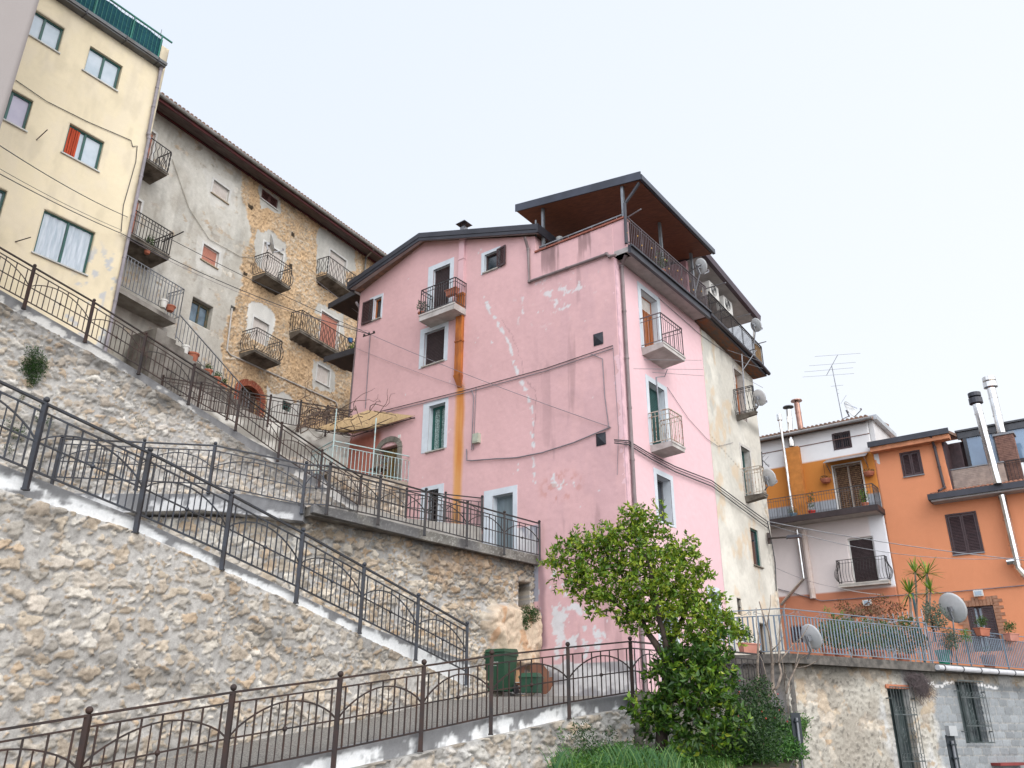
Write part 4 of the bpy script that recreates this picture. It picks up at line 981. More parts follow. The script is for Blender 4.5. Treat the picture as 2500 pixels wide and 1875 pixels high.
oW=[RC(FO,'1b',590,632,678,790),RC(FO,'1b',525,1047,608,1210),RC(FO,'1b',905,690,998,830),RC(FO,'1b',917,1035,1018,1290),RC(FO,'1b',1345,1085,1432,1330),RC(FO,'1b',850,1520,930,1715),RC(FO,'1b',1290,1482,1385,1740),RC(FO,'1b',455,1390,562,1610),RC(FO,'1d',1247,922,1308,1055),RC(FO,'1d',1045,1130,1090,1205)]
arch=(-2.82,-1.62,12.72,14.72)
zo2=FO.at('1a',1010,870); oL1=(zo2[0]-.9,zo2[0],zo2[1]-2.2,zo2[1]); zo3=FO.at('1a',918,1310); oL2=(zo3[0]-1.0,zo3[0],zo3[1]-2.2,zo3[1])
grid_wall('wall',FO,-13,6.5,8,24.8,.045,oldst,M_stone,OH,holes=oW+[arch,oL1,oL2],top=ozt,reveal=.3,back=.5)
MRB=pm('white_marble_frame',(.56,.55,.53),.6,0,(.46,.45,.43),4)
TW=(.09,.09,.09,.0)
window(FO,OH,oW[0],'roller',CREAMR,MRB,TW,rec=.12,sill=pm('ochre_sill',(.35,.28,.19),.8,0,(.25,.2,.14),5),mats=WHITEP,innerw=.03)
window(FO,OH,oW[1],'roller',REDR,MRB,TW,rec=.12,sill=MATS['ochre_sill'],mats=WHITEP,innerw=.03)
window(FO,OH,oW[2],'louver',pm('reddish_brown_shutter',(.11,.045,.04),.6,0,(.08,.03,.028),5),None,rec=.16,sill=MRB,part=.02)
window(FO,OH,oW[3],'roller',CREAMR,MRB,TW,rec=.12,mats=WHITEP,innerw=.03)
window(FO,OH,oW[4],'roller',CREAMR,MRB,TW,rec=.12,mats=WHITEP,innerw=.03)
window(FO,OH,oW[5],'roller',CREAMR,MRB,TW,rec=.12,mats=WHITEP,innerw=.03)
window(FO,OH,oW[6],'roller',REDR,MRB,TW,rec=.12,mats=WHITEP,innerw=.03)
window(FO,OH,oW[7],'glass',glass=pm('old_blue_glass',(.13,.19,.24),.2,0,(.06,.09,.12),2.5,.6),mat=pm('weathered_green_wood',(.03,.06,.05),.8,0,(.13,.08,.04),6,stretch=(6,6,1),lo=.4,hi=.6),trim=None,rec=.22,innerw=.12)
window(FO,OH,oW[8],'roller',CREAMR,MRB,TW,rec=.12,sill=MRB,mats=WHITEP,innerw=.03)
window(FO,OH,oW[9],'grate',GREENF,None,rec=.2)
window(FO,OH,oL1,'roller',REDR,MRB,TW,rec=.12,mats=WHITEP,innerw=.03)
window(FO,OH,oL2,'roller',REDR,MRB,TW,rec=.12,mats=WHITEP,innerw=.03)
dr=MB(); dr.box(arch[0],arch[1],.27,.31,arch[2],arch[3]+.0); 
for i in range(5):
    x=arch[0]+.06+i*(arch[1]-arch[0]-.1)/5; dr.box(x,x+.12,.24,.27,arch[2]+.05,arch[3]-.3)
door=dr.build('door',pm('dark_door_wood',(.07,.035,.02),.7,0,(.035,.02,.014),5,stretch=(8,8,1)),OH)
m=MB(); cx=(arch[0]+arch[1])/2; rw=(arch[1]-arch[0])/2; N=26; zc=arch[3]-.48
for i in range(N):
    t0=math.pi*i/N; t1_=math.pi*(i+.8)/N
    P=[(cx-(rw+o1)*math.cos(t),zc+(rw*.8+o1)*math.sin(t)) for (o1,t) in ((0,t0),(.28,t0),(.28,t1_),(0,t1_))]; m.prism(P,-.05,.2)
for i in range(18):
    z=arch[2]+i*(zc-arch[2])/18; h=(zc-arch[2])/18*.82
    m.box(arch[0]-.28+.04*(i%2),arch[0],-.05,.2,z,z+h); m.box(arch[1],arch[1]+.28-.04*(i%2),-.05,.2,z,z+h)
BRK=pm('red_brick',(.30,.095,.055),.9,0,(.20,.06,.04),9,.2,bump=.3)
m.build('brick_arch',BRK,door)
m=MB(); P=[(cx-rw*math.cos(math.pi*i/12),zc+rw*.8*math.sin(math.pi*i/12)) for i in range(13)]+[(arch[1],arch[3]+.02),(arch[0],arch[3]+.02)]
# spandrels
for i in range(12):
    a=P[i];b=P[i+1]; m.add([(a[0],.0,a[1]),(b[0],.0,b[1]),(b[0],.0,arch[3]+.02),(a[0],.0,arch[3]+.02)],[(0,1,2,3)])
m.build('spandrel',BRK,door,fix=False)
# eaves and roof
WINE=pm('wine_red_timber',(.13,.022,.022),.75,0,(.05,.018,.02),2.2,stretch=(1,6,6),lo=.35,hi=.6)
m=MB(); xs_=(-13.2,6.7); D0=.84
def sl(x,o): return float(ozt(x))+o
m.hexa([(xs_[0],-.8,sl(xs_[0],-.16)),(xs_[1],-.8,sl(xs_[1],-.16)),(xs_[1],5,sl(xs_[1],1.6)),(xs_[0],5,sl(xs_[0],1.6))],[(xs_[0],-.86,sl(xs_[0],-.05)),(xs_[1],-.86,sl(xs_[1],-.05)),(xs_[1],5,sl(xs_[1],1.75)),(xs_[0],5,sl(xs_[0],1.75))])
rf=m.build('roof',ROOFT,OH)
m=MB(); x=xs_[0]
while x<xs_[1]:
    z0=sl(x,-.0); m.tube([(x,-.92,z0-.02),(x,-.3,z0+.18),(x,4.8,z0+1.78)],.09,6); x+=.2
m.build('roof_tiles',ROOFT,rf)
m=MB(); m.hexa([(xs_[0],-.78,sl(xs_[0],-.22)),(xs_[1],-.78,sl(xs_[1],-.22)),(xs_[1],.02,sl(xs_[1],-.06)),(xs_[0],.02,sl(xs_[0],-.06))],[(xs_[0],-.78,sl(xs_[0],-.165)),(xs_[1],-.78,sl(xs_[1],-.165)),(xs_[1],.02,sl(xs_[1],.08)),(xs_[0],.02,sl(xs_[0],.08))])
m.build('soffit',pm('grey_brown_soffit',(.13,.105,.095),.9,0,(.07,.045,.045),1.6,stretch=(1,5,5)),rf)
m=MB()
for o_,y0,y1 in ((-.30,-.84,-.785),(-.16,-.10,-.03)): m.hexa([(xs_[0],y0,sl(xs_[0],o_)),(xs_[1],y0,sl(xs_[1],o_)),(xs_[1],y1,sl(xs_[1],o_)),(xs_[0],y1,sl(xs_[0],o_))],[(xs_[0],y0,sl(xs_[0],o_+.13)),(xs_[1],y0,sl(xs_[1],o_+.13)),(xs_[1],y1,sl(xs_[1],o_+.13)),(xs_[0],y1,sl(xs_[0],o_+.13))])
m.build('eaves_board',WINE,rf)
m=MB(); m.tube([(xs_[0],-.93,sl(xs_[0],-.12)),(xs_[1],-.93,sl(xs_[1],-.12))],.075,8)
x=xs_[0]
while x<xs_[1]: m.tube([(x,-.93,sl(x,-.12)),(x+.05,-.93,sl(x+.05,-.12))],.09,8); x+=1.1
m.build('gutter',pm('zinc_gutter',(.24,.23,.215),.6,.3,(.15,.14,.13),4),rf)
dp=[FO.at('1b',1625,1085,y=-.9),FO.at('1b',1575,1140,y=-.15),FO.at('1b',1557,1330,y=-.12)]
downpipe(OH,[(dp[0][0],-.9,dp[0][1]),(dp[1][0],-.15,dp[1][1]),(dp[2][0],-.12,dp[2][1]-4)],.05,MATS['zinc_gutter'])
p_=[('1d',750,600),('1d',745,640),('1d',720,845),('1d',745,870),('1d',1350,1140),('1d',1360,1165)]
m=MB(); m.tube([(FO.at(*q,y=-.05)[0],-.05,FO.at(*q,y=-.05)[1]) for q in p_],.035,8); m.build('waste_pipe',pm('cream_pipe',(.48,.45,.42),.6),OH)
def pxbalc(F,T,L,R,zoff,depth,style,mat,slab=None,**k):
    """front top slab corners (left and right) seen at pixels on the outer plane"""
    a=F.at(*L,y=-depth); b=F.at(*R,y=-depth); return balcony(F,T,a[0],b[0],(a[1]+b[1])/2+zoff,depth,style,mat,slab,**k)
OLDS=pm('old_balcony_concrete',(.17,.15,.125),.95,0,(.055,.045,.038),2.4,.2,bump=.8,fine=14)
OI=pm('old_balcony_iron',(.04,.038,.042),.6,.1,(.07,.06,.055),5)
balcony(FO,OH,-3.03,-1.5,19.52,.8,'belly',OI,OLDS,th=.10,taper=.11,h=1.0,p=.125,bw=.014)
balcony(FO,OH,.82,3.0,21.46,.7,'wavy',OI,OLDS,th=.10,taper=.18,h=1.0,p=.13,bw=.02)
balcony(FO,OH,-3.1,-1.6,15.88,.85,'belly',OI,OLDS,th=.10,taper=.11,h=1.0,p=.125,bw=.014)
b0=FO.at('1d',1085,745,y=-.8); b1_=FO.at('1d',1440,880,y=-.8)
balcony(FO,OH,-.47,3.6,17.98,.65,'wavy',IRON,OLDS,th=.12,taper=.2,h=1.0,p=.13,bw=.022)
b0=FO.at('1b',290,610,y=-.8); balcony(FO,OH,b0[0]-2.2,b0[0],b0[1]+.1,.8,'wavy',OI,OLDS,th=.1,taper=.2,h=1.0,p=.13,bw=.02)
b0=FO.at('1b',300,1150,y=-1.0); balcony(FO,OH,b0[0]-3.2,b0[0],b0[1]+.12,1.0,'straight',IRON,OLDS,th=.16,taper=.22,h=1.0,p=.13,bw=.02)
m=MB(); a=FO.at('1d',345,215,y=-.7); b=FO.at('1d',470,155,y=-1.9); m.tube([FO.w(a[0],-.7,a[1]),FO.w(b[0],-1.9,b[1])],.022,6); tag(m.build('clothes_pole',IRON),'dark iron pole sticking out from the balcony beside the yellow house','pole')
# ---------------------------------------------------------------- yellow house
YH=thing('yellow_house','tall pale yellow house with green window frames and green roof screen','house',FY,(-1,0,10))
def yst(X,Z):
    n=fbm(X*.7,Z*.7,221,5);n2=fbm(X*2.5,Z*1.3,222,4);n3=fbm(X*12,Z*12,223,3)
    c=col(.70,.61,.44)*(.92+.17*n)[...,None]*(.97+.06*n3)[...,None]
    c=mixc(c,col(.68,.60,.47)*np.ones_like(c),ss(.4,.65,n2)*.45)
    c=c*(1-.10*ss(.5,.75,fbm(X*3,Z*.9,224,4)))[...,None]
    low=ss(16.5,14.6,Z)*ss(.6,2.0,X); c=mixc(c,col(.47,.47,.47)*np.ones_like(c),ss(.60,.63,fbm(X*3.2,Z*3.2,225,4)+.015*low)*ss(.2,.8,low+.2*ss(14.5,13,Z)))
    c=c*(1-.35*ss(2.3,2.64,X)*ss(.45,.6,n2))[...,None]
    return (n3-.5)*.01+(n-.5)*.02,c
yW=[RC(FY,'1a',583,293,752,588),RC(FY,'1a',455,797,632,1110),RC(FY,'1c',290,25,555,455)]
a=FY.at('1a',420,185); b=FY.at('1a',380,345); yW.append((a[0]-1.12,a[0],b[1],a[1]))
a=FY.at('1a',218,655); b=FY.at('1a',165,850); yW.append((a[0]-1.12,a[0],b[1],a[1]))
a=FY.at('1a',48,1240); yW.append((a[0]-1.5,a[0],a[1]-1.5,a[1]))
XE=2.64
grid_wall('wall',FY,-7,XE,6,24.3,.06,yst,M_plast,YH,holes=yW,top=lambda X:np.where(X>XE-.3,24.28,23.36),reveal=.2,back=.3)
YG=pm('sky_and_curtain_tint_glass',(.50,.56,.62),.15,0,(.36,.44,.50),1.6,.6)  # sky reflection and pale curtain are put into the pane colour
SILLW=pm('white_sill',(.58,.58,.56),.6)
for i,r in enumerate(yW):
    w_=window(FY,YH,r,'glass',GREENF,None,rec=.12,sill=SILLW,innerw=.06,glass=YG if i!=4 else pm('lilac_glass',(.46,.43,.52),.15,0,(.38,.36,.46),1.5,.5),curtain=CURT if i in(2,) else None)
r=yW[1]; m=MB()
for i in range(5):
    x=r[0]+.06+i*.07; m.box(x,x+.055,.085-.012*(i%2),.10,r[2]+.06,r[3]-.08)
m.build('red_curtain',pm('red_orange_curtain',(.50,.075,.025),.9,0,(.30,.04,.015),5,stretch=(6,1,.4)),YH)
m=MB(); m.box(r[0]+.05,r[0]+.40,.112,.122,r[2]+.05,r[3]-.05); m.build('open_leaf',DARK,YH)
m=MB(); m.box(-7,XE-.12,-.26,-.002,23.24,23.38); m.box(-7,XE-.1,-.30,-.26,23.30,23.42)
gt=m.build('gutter',pm('slate_gutter',(.13,.14,.15),.5,.2,(.10,.095,.09),3),YH)
m=MB()
for x in (-6,-4.6,-3.2,-1.8,-.4,1.0,2.2): m.box(x,x+.03,-.315,-.0,23.22,23.43)
m.build('gutter_clips',FLASH,gt)
m=MB(); RX=XE-.32
m.bar((-7,-.1,24.56),(XE,-.1,24.56),.05,.05); m.bar((-7,-.1,23.5),(RX,-.1,23.5),.03,.03)
x=-7
while x<RX: m.bar((x,-.1,23.45),(x,-.1,24.5),.012); x+=.14
for x in (-5.5,-3.7,-1.9,-.1,1.2,2.25): m.bar((x,-.1,23.4),(x,-.1,24.56),.045)
rr=m.build('roof_railing',pm('teal_green_paint',(.015,.16,.12),.5,0,(.012,.12,.09),4),YH)
m=MB(); 
xs_=np.linspace(-7,RX,60)
for a,b in zip(xs_[:-1],xs_[1:]): m.add([(a,-.06+.012*math.sin(a*9),23.47),(b,-.06+.012*math.sin(b*9),23.47),(b,-.06+.012*math.sin(b*9+1),24.46+.02*math.sin(b*5)),(a,-.06+.012*math.sin(a*9+1),24.46+.02*math.sin(a*5))],[(0,1,2,3)])
m.build('shade_net',pm('blue_green_shade_net',(.018,.075,.095),.9,0,(.012,.05,.065),2.4,.1,stretch=(1,1,5)),rr)
q=[('1a',1042,450),('1a',995,690),('1a',962,868),('1a',965,895),('1a',992,935)]
q=[(FY.at(*p,y=-.09)[0],-.09,FY.at(*p,y=-.09)[1]) for p in q]; downpipe(YH,[(q[0][0],-.15,23.26)]+q[:4]+[(q[4][0],-.05,q[4][1])],.055,pm('grey_violet_pipe',(.27,.245,.27),.5))
m=MB(); m.box(-6.9,XE-.01,.35,8,6,23.3); m.build('body',pm('yellow_body',(.62,.50,.31),.95),YH)
m=MB(); m.bar((XE-.28,.3,24.3),(XE-.28,.3,25.2),.02); m.build('rod',GREYM,YH)
for (z,a,b,c,d) in (('1a',235,908,308,840),('1c',98,240,200,210)):
    p=FY.at(z,a,b); q=FY.at(z,c,d,y=-.35); m=MB(); m.tube([FY.w(p[0],0,p[1]),FY.w(q[0],-.35,q[1])],.016,6)
    tag(m.build('clothes_bracket',IRONB),'small rusty iron bracket on the yellow wall '+('above the large window row' if z=='1a' else 'left of the largest window'),'bracket')
# grey neighbour at the far left
FGY=Fr(atD('1a',130,410,19.5),36)
GH=thing('grey_house','plain grey plastered house edge at the upper left corner','house',FGY,(-2,0,10))
grid_wall('wall',FGY,-6,0,0,30,.12,stucco((.32,.29,.28),231,.06,bumpy=.006),M_plast,GH,back=.5)
m=MB(); m.box(-6,-.01,.5,4,0,30); m.build('body',pm('grey_body',(.36,.33,.32),.95),GH)
# ---------------------------------------------------------------- concrete landing and outside stair
FB=Fr(atD('1c',760,520,28.0),25)
zl=FB.at('1c',760,522)[1]
c0=FB.loc(atz('1c',760,524,zl)); c1=FB.loc(atz('1c',1142,745,zl)); c2=FB.loc(atz('1c',1025,808,zl-.17)); 
LD=thing('concrete_landing','concrete landing slab with grey railing jutting out beside the yellow house','landing',FB,(1.2,.5,12))
dy=c2[1]-c1[1]; dy=max(1.2,dy)
m=MB(); m.prism([(c0[0]-.6,c0[1]),(c1[0],c1[1]),(c2[0],c1[1]+dy),(c2[0]+.2,c1[1]+3.2),(c0[0]-.6,c1[1]+3.2)],zl-.17,zl,'xy'); m.build('slab',CONCL,LD)
balustrade(FB,LD,c0[0],c1[0]+.03,zl,0.06-c0[1],'straight',GREYM,h=1.25,p=.14,back=-1.1,bw=.022,sides=(0,1))
m=MB(); m.box(c0[0]-.5,c2[0]-.05,1.35,2.4,8,zl-.18); m.box(c0[0]-.5,c0[0]-.2,0.1,1.35,8,zl-.18); m.build('support_wall',pm('board_marked_concrete',(.30,.25,.19),.95,0,(.20,.165,.13),2.0,.2,bump=.4,fine=18,stretch=(.4,1,5)),LD)
FS=Fr(atD('1c',1165,715,28.9),28)
ra=FS.at('1c',1165,712); rb_=FS.at('1c',1618,1228); 
ST=thing('outdoor_staircase','straight concrete stair with grey handrail descending from the concrete landing','staircase',FS,(1.6,.4,9))
m=MB(); n=11; x0,x1=ra[0]-1.0,rb_[0]+.2; zA=FS.at('1c',1195,972,y=-.1)[1]; zB=FS.at('1c',1440,1200,y=-.1)[1]; xA=FS.at('1c',1195,972,y=-.1)[0]; xB=FS.at('1c',1440,1200,y=-.1)[0]
sf=lambda x:zA+(x-xA)*(zB-zA)/(xB-xA)
for i in range(n+1):
    a=x0+(x1-x0)*i/(n+1); b=x0+(x1-x0)*(i+1)/(n+1); m.box(a,b,-.28,1.0,8,min(sf((a+b)/2),zl-.2))
m.build('steps',CONC,ST)
m=MB(); m.bar((ra[0],0,ra[1]),(rb_[0],0,rb_[1]),.04,.03)
k=24
for i in range(k+1):
    t=i/k; x=ra[0]+(rb_[0]-ra[0])*t; z=ra[1]+(rb_[1]-ra[1])*t; m.bar((x,0,z-.95),(x,0,z),.018 if i%6 else .03)
m.bar((ra[0],0,ra[1]-.85),(rb_[0],0,rb_[1]-.85),.025,.02)
m.build('handrail',GREYM,ST)
# ---------------------------------------------------------------- flower pots
def pot_proto(label,pos,r,h,mat,plant=None,group='flower pots',name='flower_pot',cat='flower pot'):
    T=thing(name,label,cat,WF,pos,group); x,y,z=pos
    m=MB(); m.lathe((x,y,z),[(0,0),(r*.68,0),(r*.95,h*.82),(r*1.08,h*.82),(r*1.08,h),(r*.94,h),(r*.9,h*.86),(0,h*.86)],16); m.build('pot',mat,T,smooth=False)
    if plant:
        leaves(T,(x,y,z+h+plant[0]*.5),(plant[1],plant[1],plant[0]*.6),plant[2],plant[3],plant[4])
    return T
def leafcloud(m,c,rad,n,s,rng,flat=.0,surf=.5,droop=0.):
    """n small leaf faces spread through an ellipsoid"""
    for _ in range(n):
        while True:
            v=rng.normal(size=3); v/=np.linalg.norm(v); break
        q=rng.random()**surf; p=np.array(c)+v*q*np.array(rad)
        a=rng.normal(size=3)+v*.6; a[2]+=.3-droop; a/=np.linalg.norm(a); b=np.cross(a,rng.normal(size=3)); b/=np.linalg.norm(b)+1e-6
        L=s*(.7+.6*rng.random()); w_=L*.42; k=np.cross(a,b)*L*.10
        base=len(m.v)
        m.v+= [tuple(p),tuple(p+a*L*.5+b*w_*.5+k),tuple(p+a*L),tuple(p+a*L*.5-b*w_*.5+k)]
        m.f+= [(base,base+1,base+2),(base,base+2,base+3)]
LG=leafmat('green_leaves',(.02,.055,.008),(.045,.10,.015),(.12,.18,.03))
def leaves(T,c,rad,n,s,mat,name='foliage',seed=1):
    rng=np.random.default_rng(int(abs(c[0]*131+c[2]*77)*10)%99991+seed); m=MB(); leafcloud(m,c,rad,n,s,rng); return m.build(name,mat,T,fix=False)
def onF(F,z,a,b,y): x,zz_=F.at(z,a,b,y=y); return F.w(x,y,zz_)
pot_proto('white plastic bucket on the stair edge above a large terracotta pot',onF(FS,'1c',1195,972,-.14),.14,.34,WHITEP,None,'buckets and pots on the stair','bucket','bucket')
pot_proto('large terracotta pot on the stair edge just below the white bucket',onF(FS,'1c',1245,1018,-.14),.20,.32,TERRA,None,'buckets and pots on the stair')
for i,(a,b,l) in enumerate([(1345,1112,'third container down the stair edge'),(1400,1160,'fourth container down the stair edge'),(1442,1205,'lowest container on the stair edge')]):
    pot_proto('small terracotta pot with leaves, '+l,onF(FS,'1c',a,b,-.14),.15,.24,TERRA,(.22,.16,120,.07,LG),'buckets and pots on the stair')
zz_=zl; p=atz('1c',1055,668,zl); pot_proto('white and green paint bucket standing on the concrete landing',tuple(p),.14,.3,WHITEP,None,None,'bucket','bucket')
p=atz('1c',1100,690,zl); pot_proto('low terracotta pot at the corner of the concrete landing',tuple(p),.17,.2,TERRA,None,None)
p=onF(FO,'1d',262,255,-.85); pot_proto('pot with tall pink flowering plant on the balcony next to the yellow house',(p[0],p[1],p[2]-.2),.13,.22,TERRA,(.5,.16,200,.09,LG),None)
# ---------------------------------------------------------------- upper path rail and its wall
zr=12.55
A5=atz('1c',1060,1112,zr); B5=atz('4a',1480,300,zr)
r5=[tuple(A5)]+[along(*q,A5,B5) for q in [('1c',1305,1162),('1d',745,1070),('1d',975,1115),('1d',1150,1145),('4a',1110,240)]]+[tuple(B5)]
r5=[(p[0],p[1],zr) for p in r5]
railing('rusty brown railing of the upper path in front of the arched brick door',r5,[p[2]-1.15 for p in r5],IRONB,group=None,nbars=6)
F6=Fr(A5,math.degrees(math.atan2(B5[0]-A5[0],B5[1]-A5[1]))); L6=math.hypot(B5[0]-A5[0],B5[1]-A5[1])
UW=thing('retaining_wall','whitewashed wall of the upper path behind the pergola terrace','retaining wall',F6,(L6/2,0,6))
def uws(X,Z):
    H,c,M=rubble(X,Z,size=.3,seed=251,cover=.6,depth=.05); n=fbm(X*2,Z*2,252,4)
    k=ss(10.3,10.6,Z+(n-.5)*.5); w2=mixc(col(.50,.48,.44)*np.ones_like(c),col(.24,.225,.20)*np.ones_like(c),ss(.42,.6,fbm(X*1.3,Z*1.8,253,4)))
    return H*(1-k),mixc(c,w2,k)
grid_wall('stone_face',F6,-1.5,L6+.8,5.5,11.6,.05,uws,M_stone,UW,back=.4)
deck('path',([F6.w(x,.02,11.55) for x in (-1.5,L6+.8)],[F6.w(x,9,11.55) for x in (-1.5,L6+.8)]),CONCL)
# floor infill in front of arch door
m=MB(); m.box(-7,5,-1.9,.1,11.5,12.70); ob=m.build('doorstep_terrace',CONCL,None,F=FO); tag(ob,'raised concrete terrace at the foot of the old stone house','terrace')
m=MB(); m.box(-7,5,-1.95,-1.9,11.4,11.41)
# ---------------------------------------------------------------- pergola terrace
zt5=9.3
Cc=atz('2c',272,418,10.2); Gg=FG.at('2c',712,507); G3=FG.w(Gg[0],-.02,0); Rr_=atz('2c',150,482,10.2)
PT=thing('pergola_terrace','small terrace of rubble stone with worn stone edge below the yellow awning','terrace',WF,(Cc[0],Cc[1],6))
back=FG.w(-11.3,-.02,0)
PL_=[(Cc[0],Cc[1]),(G3[0],G3[1]),(back[0],back[1]),(Rr_[0]-3,Rr_[1]+3.2),(Rr_[0],Rr_[1])]
m=MB(); m.prism(PL_[::-1],zt5-.13,zt5,'xy'); m.build('slab',pm('worn_terrace_edge',(.36,.31,.25),.95,0,(.22,.19,.16),4,.2,bump=.5),PT)
FT=Fr(Cc,math.degrees(math.atan2(G3[0]-Cc[0],G3[1]-Cc[1]))); LT=math.hypot(G3[0]-Cc[0],G3[1]-Cc[1])
tw_=grid_wall('stone_face',FT,0,LT,5.6,zt5-.13,.035,lambda X,Z:rubble(X,Z-.0,size=.24,seed=261,cover=.7,depth=.05,tint=(.95,.88,.8))[:2],M_stone,None,back=.3)
tag(tw_,'rubble stone wall directly under the pergola terrace','retaining wall'); tw_.name='terrace_wall'
FT2=Fr(Rr_,math.degrees(math.atan2(Cc[0]-Rr_[0],Cc[1]-Rr_[1]))); LT2=math.hypot(Rr_[0]-Cc[0],Rr_[1]-Cc[1])
TQ=pm('turquoise_white_paint',(.34,.46,.46),.6,0,(.42,.30,.22),7,lo=.5,hi=.7)
T5=thing('terrace_railing','pale turquoise railing with rusty top rail around the pergola terrace','railing',FT,(LT/2,0,zt5))
m=MB(); n=21
m.bar((0,.0,10.2),(LT,.0,10.2),.04,.03); m.bar((0,0,zt5+.07),(LT,0,zt5+.07),.03,.02); m.bar((0,0,10.05),(LT,0,10.05),.025,.02)
for i in range(n+1): x=LT*i/n; m.bar((x,0,zt5),(x,0,10.05),.018)
m.build('front_panel',TQ,T5)
m=MB(); A=Vector(FT.loc(Rr_)); A.z=0; B=Vector((0,0,0)); 
m.bar(A+Vector((0,0,10.2)),B+Vector((0,0,10.2)),.04,.03); m.bar(A+Vector((0,0,10.05)),B+Vector((0,0,10.05)),.025,.02);m.bar(A+Vector((0,0,zt5+.07)),B+Vector((0,0,zt5+.07)),.025,.02)
for i in range(12): q=A.lerp(B,i/12); m.bar(q+Vector((0,0,zt5)),q+Vector((0,0,10.05)),.018)
m.build('side_panel',TQ,T5)
# awning and its posts
AW=thing('pergola_awning','tilted yellow reed awning on thin pipe posts over the small terrace','awning',WF,(Cc[0],Cc[1],zt5),None)
qa=FG.at('2c',742,273,y=-.1); qb=FG.at('2c',468,240,y=-.1); Aw=FG.w(qa[0],-.1,qa[1]); Bw=FG.w(qb[0],-.1,qb[1]); Dw=tuple(atz('2c',395,378,11.35)); Cw=tuple(atz('2c',170,345,11.45))
m=MB(); N=14; M_=12; base=0
for i in range(N+1):
    for j in range(M_+1):
        u=i/N; v=j/M_; p=(np.array(Bw)*(1-u)+np.array(Aw)*u)*(1-v)+(np.array(Cw)*(1-u)+np.array(Dw)*u)*v
        p=p+np.array([0,0,-.16*math.sin(u*math.pi)*math.sin(v*math.pi)+.02*math.sin(u*40)]); m.v.append(tuple(p))
for i in range(N):
    for j in range(M_): a=i*(M_+1)+j; m.f.append((a,a+1,a+M_+2,a+M_+1))
cv=m.build('reed_cover',pm('yellow_reed_mat',(.46,.33,.19),.9,0,(.36,.255,.14),3,.1,stretch=(9,1,1)),AW,fix=False); sm=cv.modifiers.new('t','SOLIDIFY'); sm.thickness=.015
m=MB()
def lp(u,v,dz=-.06): p=(np.array(Bw)*(1-u)+np.array(Aw)*u)*(1-v)+(np.array(Cw)*(1-u)+np.array(Dw)*u)*v; return (p[0],p[1],p[2]+dz-.12*math.sin(u*math.pi)*math.sin(v*math.pi))
for u in (0,.33,.66,1): m.tube([lp(u,v) for v in (0,.5,1.02)],.018,6)
for v in (.0,.35,.7,1): m.tube([lp(u,v,-.09) for u in (0,.5,1)],.018,6)
m.build('frame',IRONB,AW)
tp=along('2c',518,285,Cc,G3); 
for (px_,q) in ((0,Cc),(1,tp)):
    zt_=atz('2c',285,232,10)[2]; 
    F_=FT; xx=FT.at('2c',285,232)[1] if px_==0 else tp[2]
    m=MB(); m.tube([(q[0],q[1],zt5),(q[0],q[1],xx)],.022,8); m.build('post',TQ,AW)
# dry vine over the pergola
VM=pm('dry_vine',(.10,.065,.045),.9,0,(.05,.035,.03),8)
rng=np.random.default_rng(5); m=MB(); c_=np.array(atz('4a',1180,330,11.7))
for k in range(30):
    p=c_+rng.normal(size=3)*np.array([1.0,.5,.16]); d=rng.normal(size=3)*np.array([1,.5,.3]); P=[p]
    for s in range(9):
        d=d*.75+rng.normal(size=3)*np.array([.5,.35,.35]); d/=np.linalg.norm(d); P.append(P[-1]+d*.17)
    m.tube([tuple(x) for x in P],[.016-.0013*i for i in range(10)],5)
base_=np.array(atz('4a',700,560,10.3))
for k in range(7):
    P=[base_+rng.normal(size=3)*.08]; tgt=c_+rng.normal(size=3)*np.array([.6,.2,.1])
    for s in range(12): P.append(P[0]+(tgt-P[0])*((s+1)/12)+rng.normal(size=3)*.07+np.array([0,0,.25*math.sin((s+1)/12*math.pi)]))
    m.tube([tuple(x) for x in P],.018,5)
tag(m.build('dry_vine',VM),'tangle of bare dry vine climbing over the pergola and path railing','vine')
# chair on the terrace
ch=FG.at('2c',610,600); bx_,bz=ch[0],zt5
CH=thing('wooden_chair','weathered wooden chair on the terrace in front of the arched doorway','chair',FG,(bx_,-.6,zt5))
m=MB(); m.box(bx_-.25,bx_+.25,-.85,-.4,zt5+.42,zt5+.46); m.build('seat',pm('grey_weathered_wood',(.16,.13,.11),.9,0,(.09,.075,.065),6),CH)
for (x,y) in ((-.22,-.83),(.22,-.83),(-.22,-.42),(.22,-.42)):
    m=MB(); m.bar((bx_+x,y,zt5),(bx_+x,y,zt5+.42),.04); m.build('leg',MATS['grey_weathered_wood'],CH)
m=MB(); m.bar((bx_-.22,-.42,zt5+.46),(bx_-.22,-.36,zt5+.9),.035); m.bar((bx_+.22,-.42,zt5+.46),(bx_+.22,-.36,zt5+.9),.035); m.box(bx_-.22,bx_+.22,-.40,-.37,zt5+.72,zt5+.88); m.box(bx_-.22,bx_+.22,-.41,-.38,zt5+.55,zt5+.62); m.build('backrest',MATS['grey_weathered_wood'],CH)
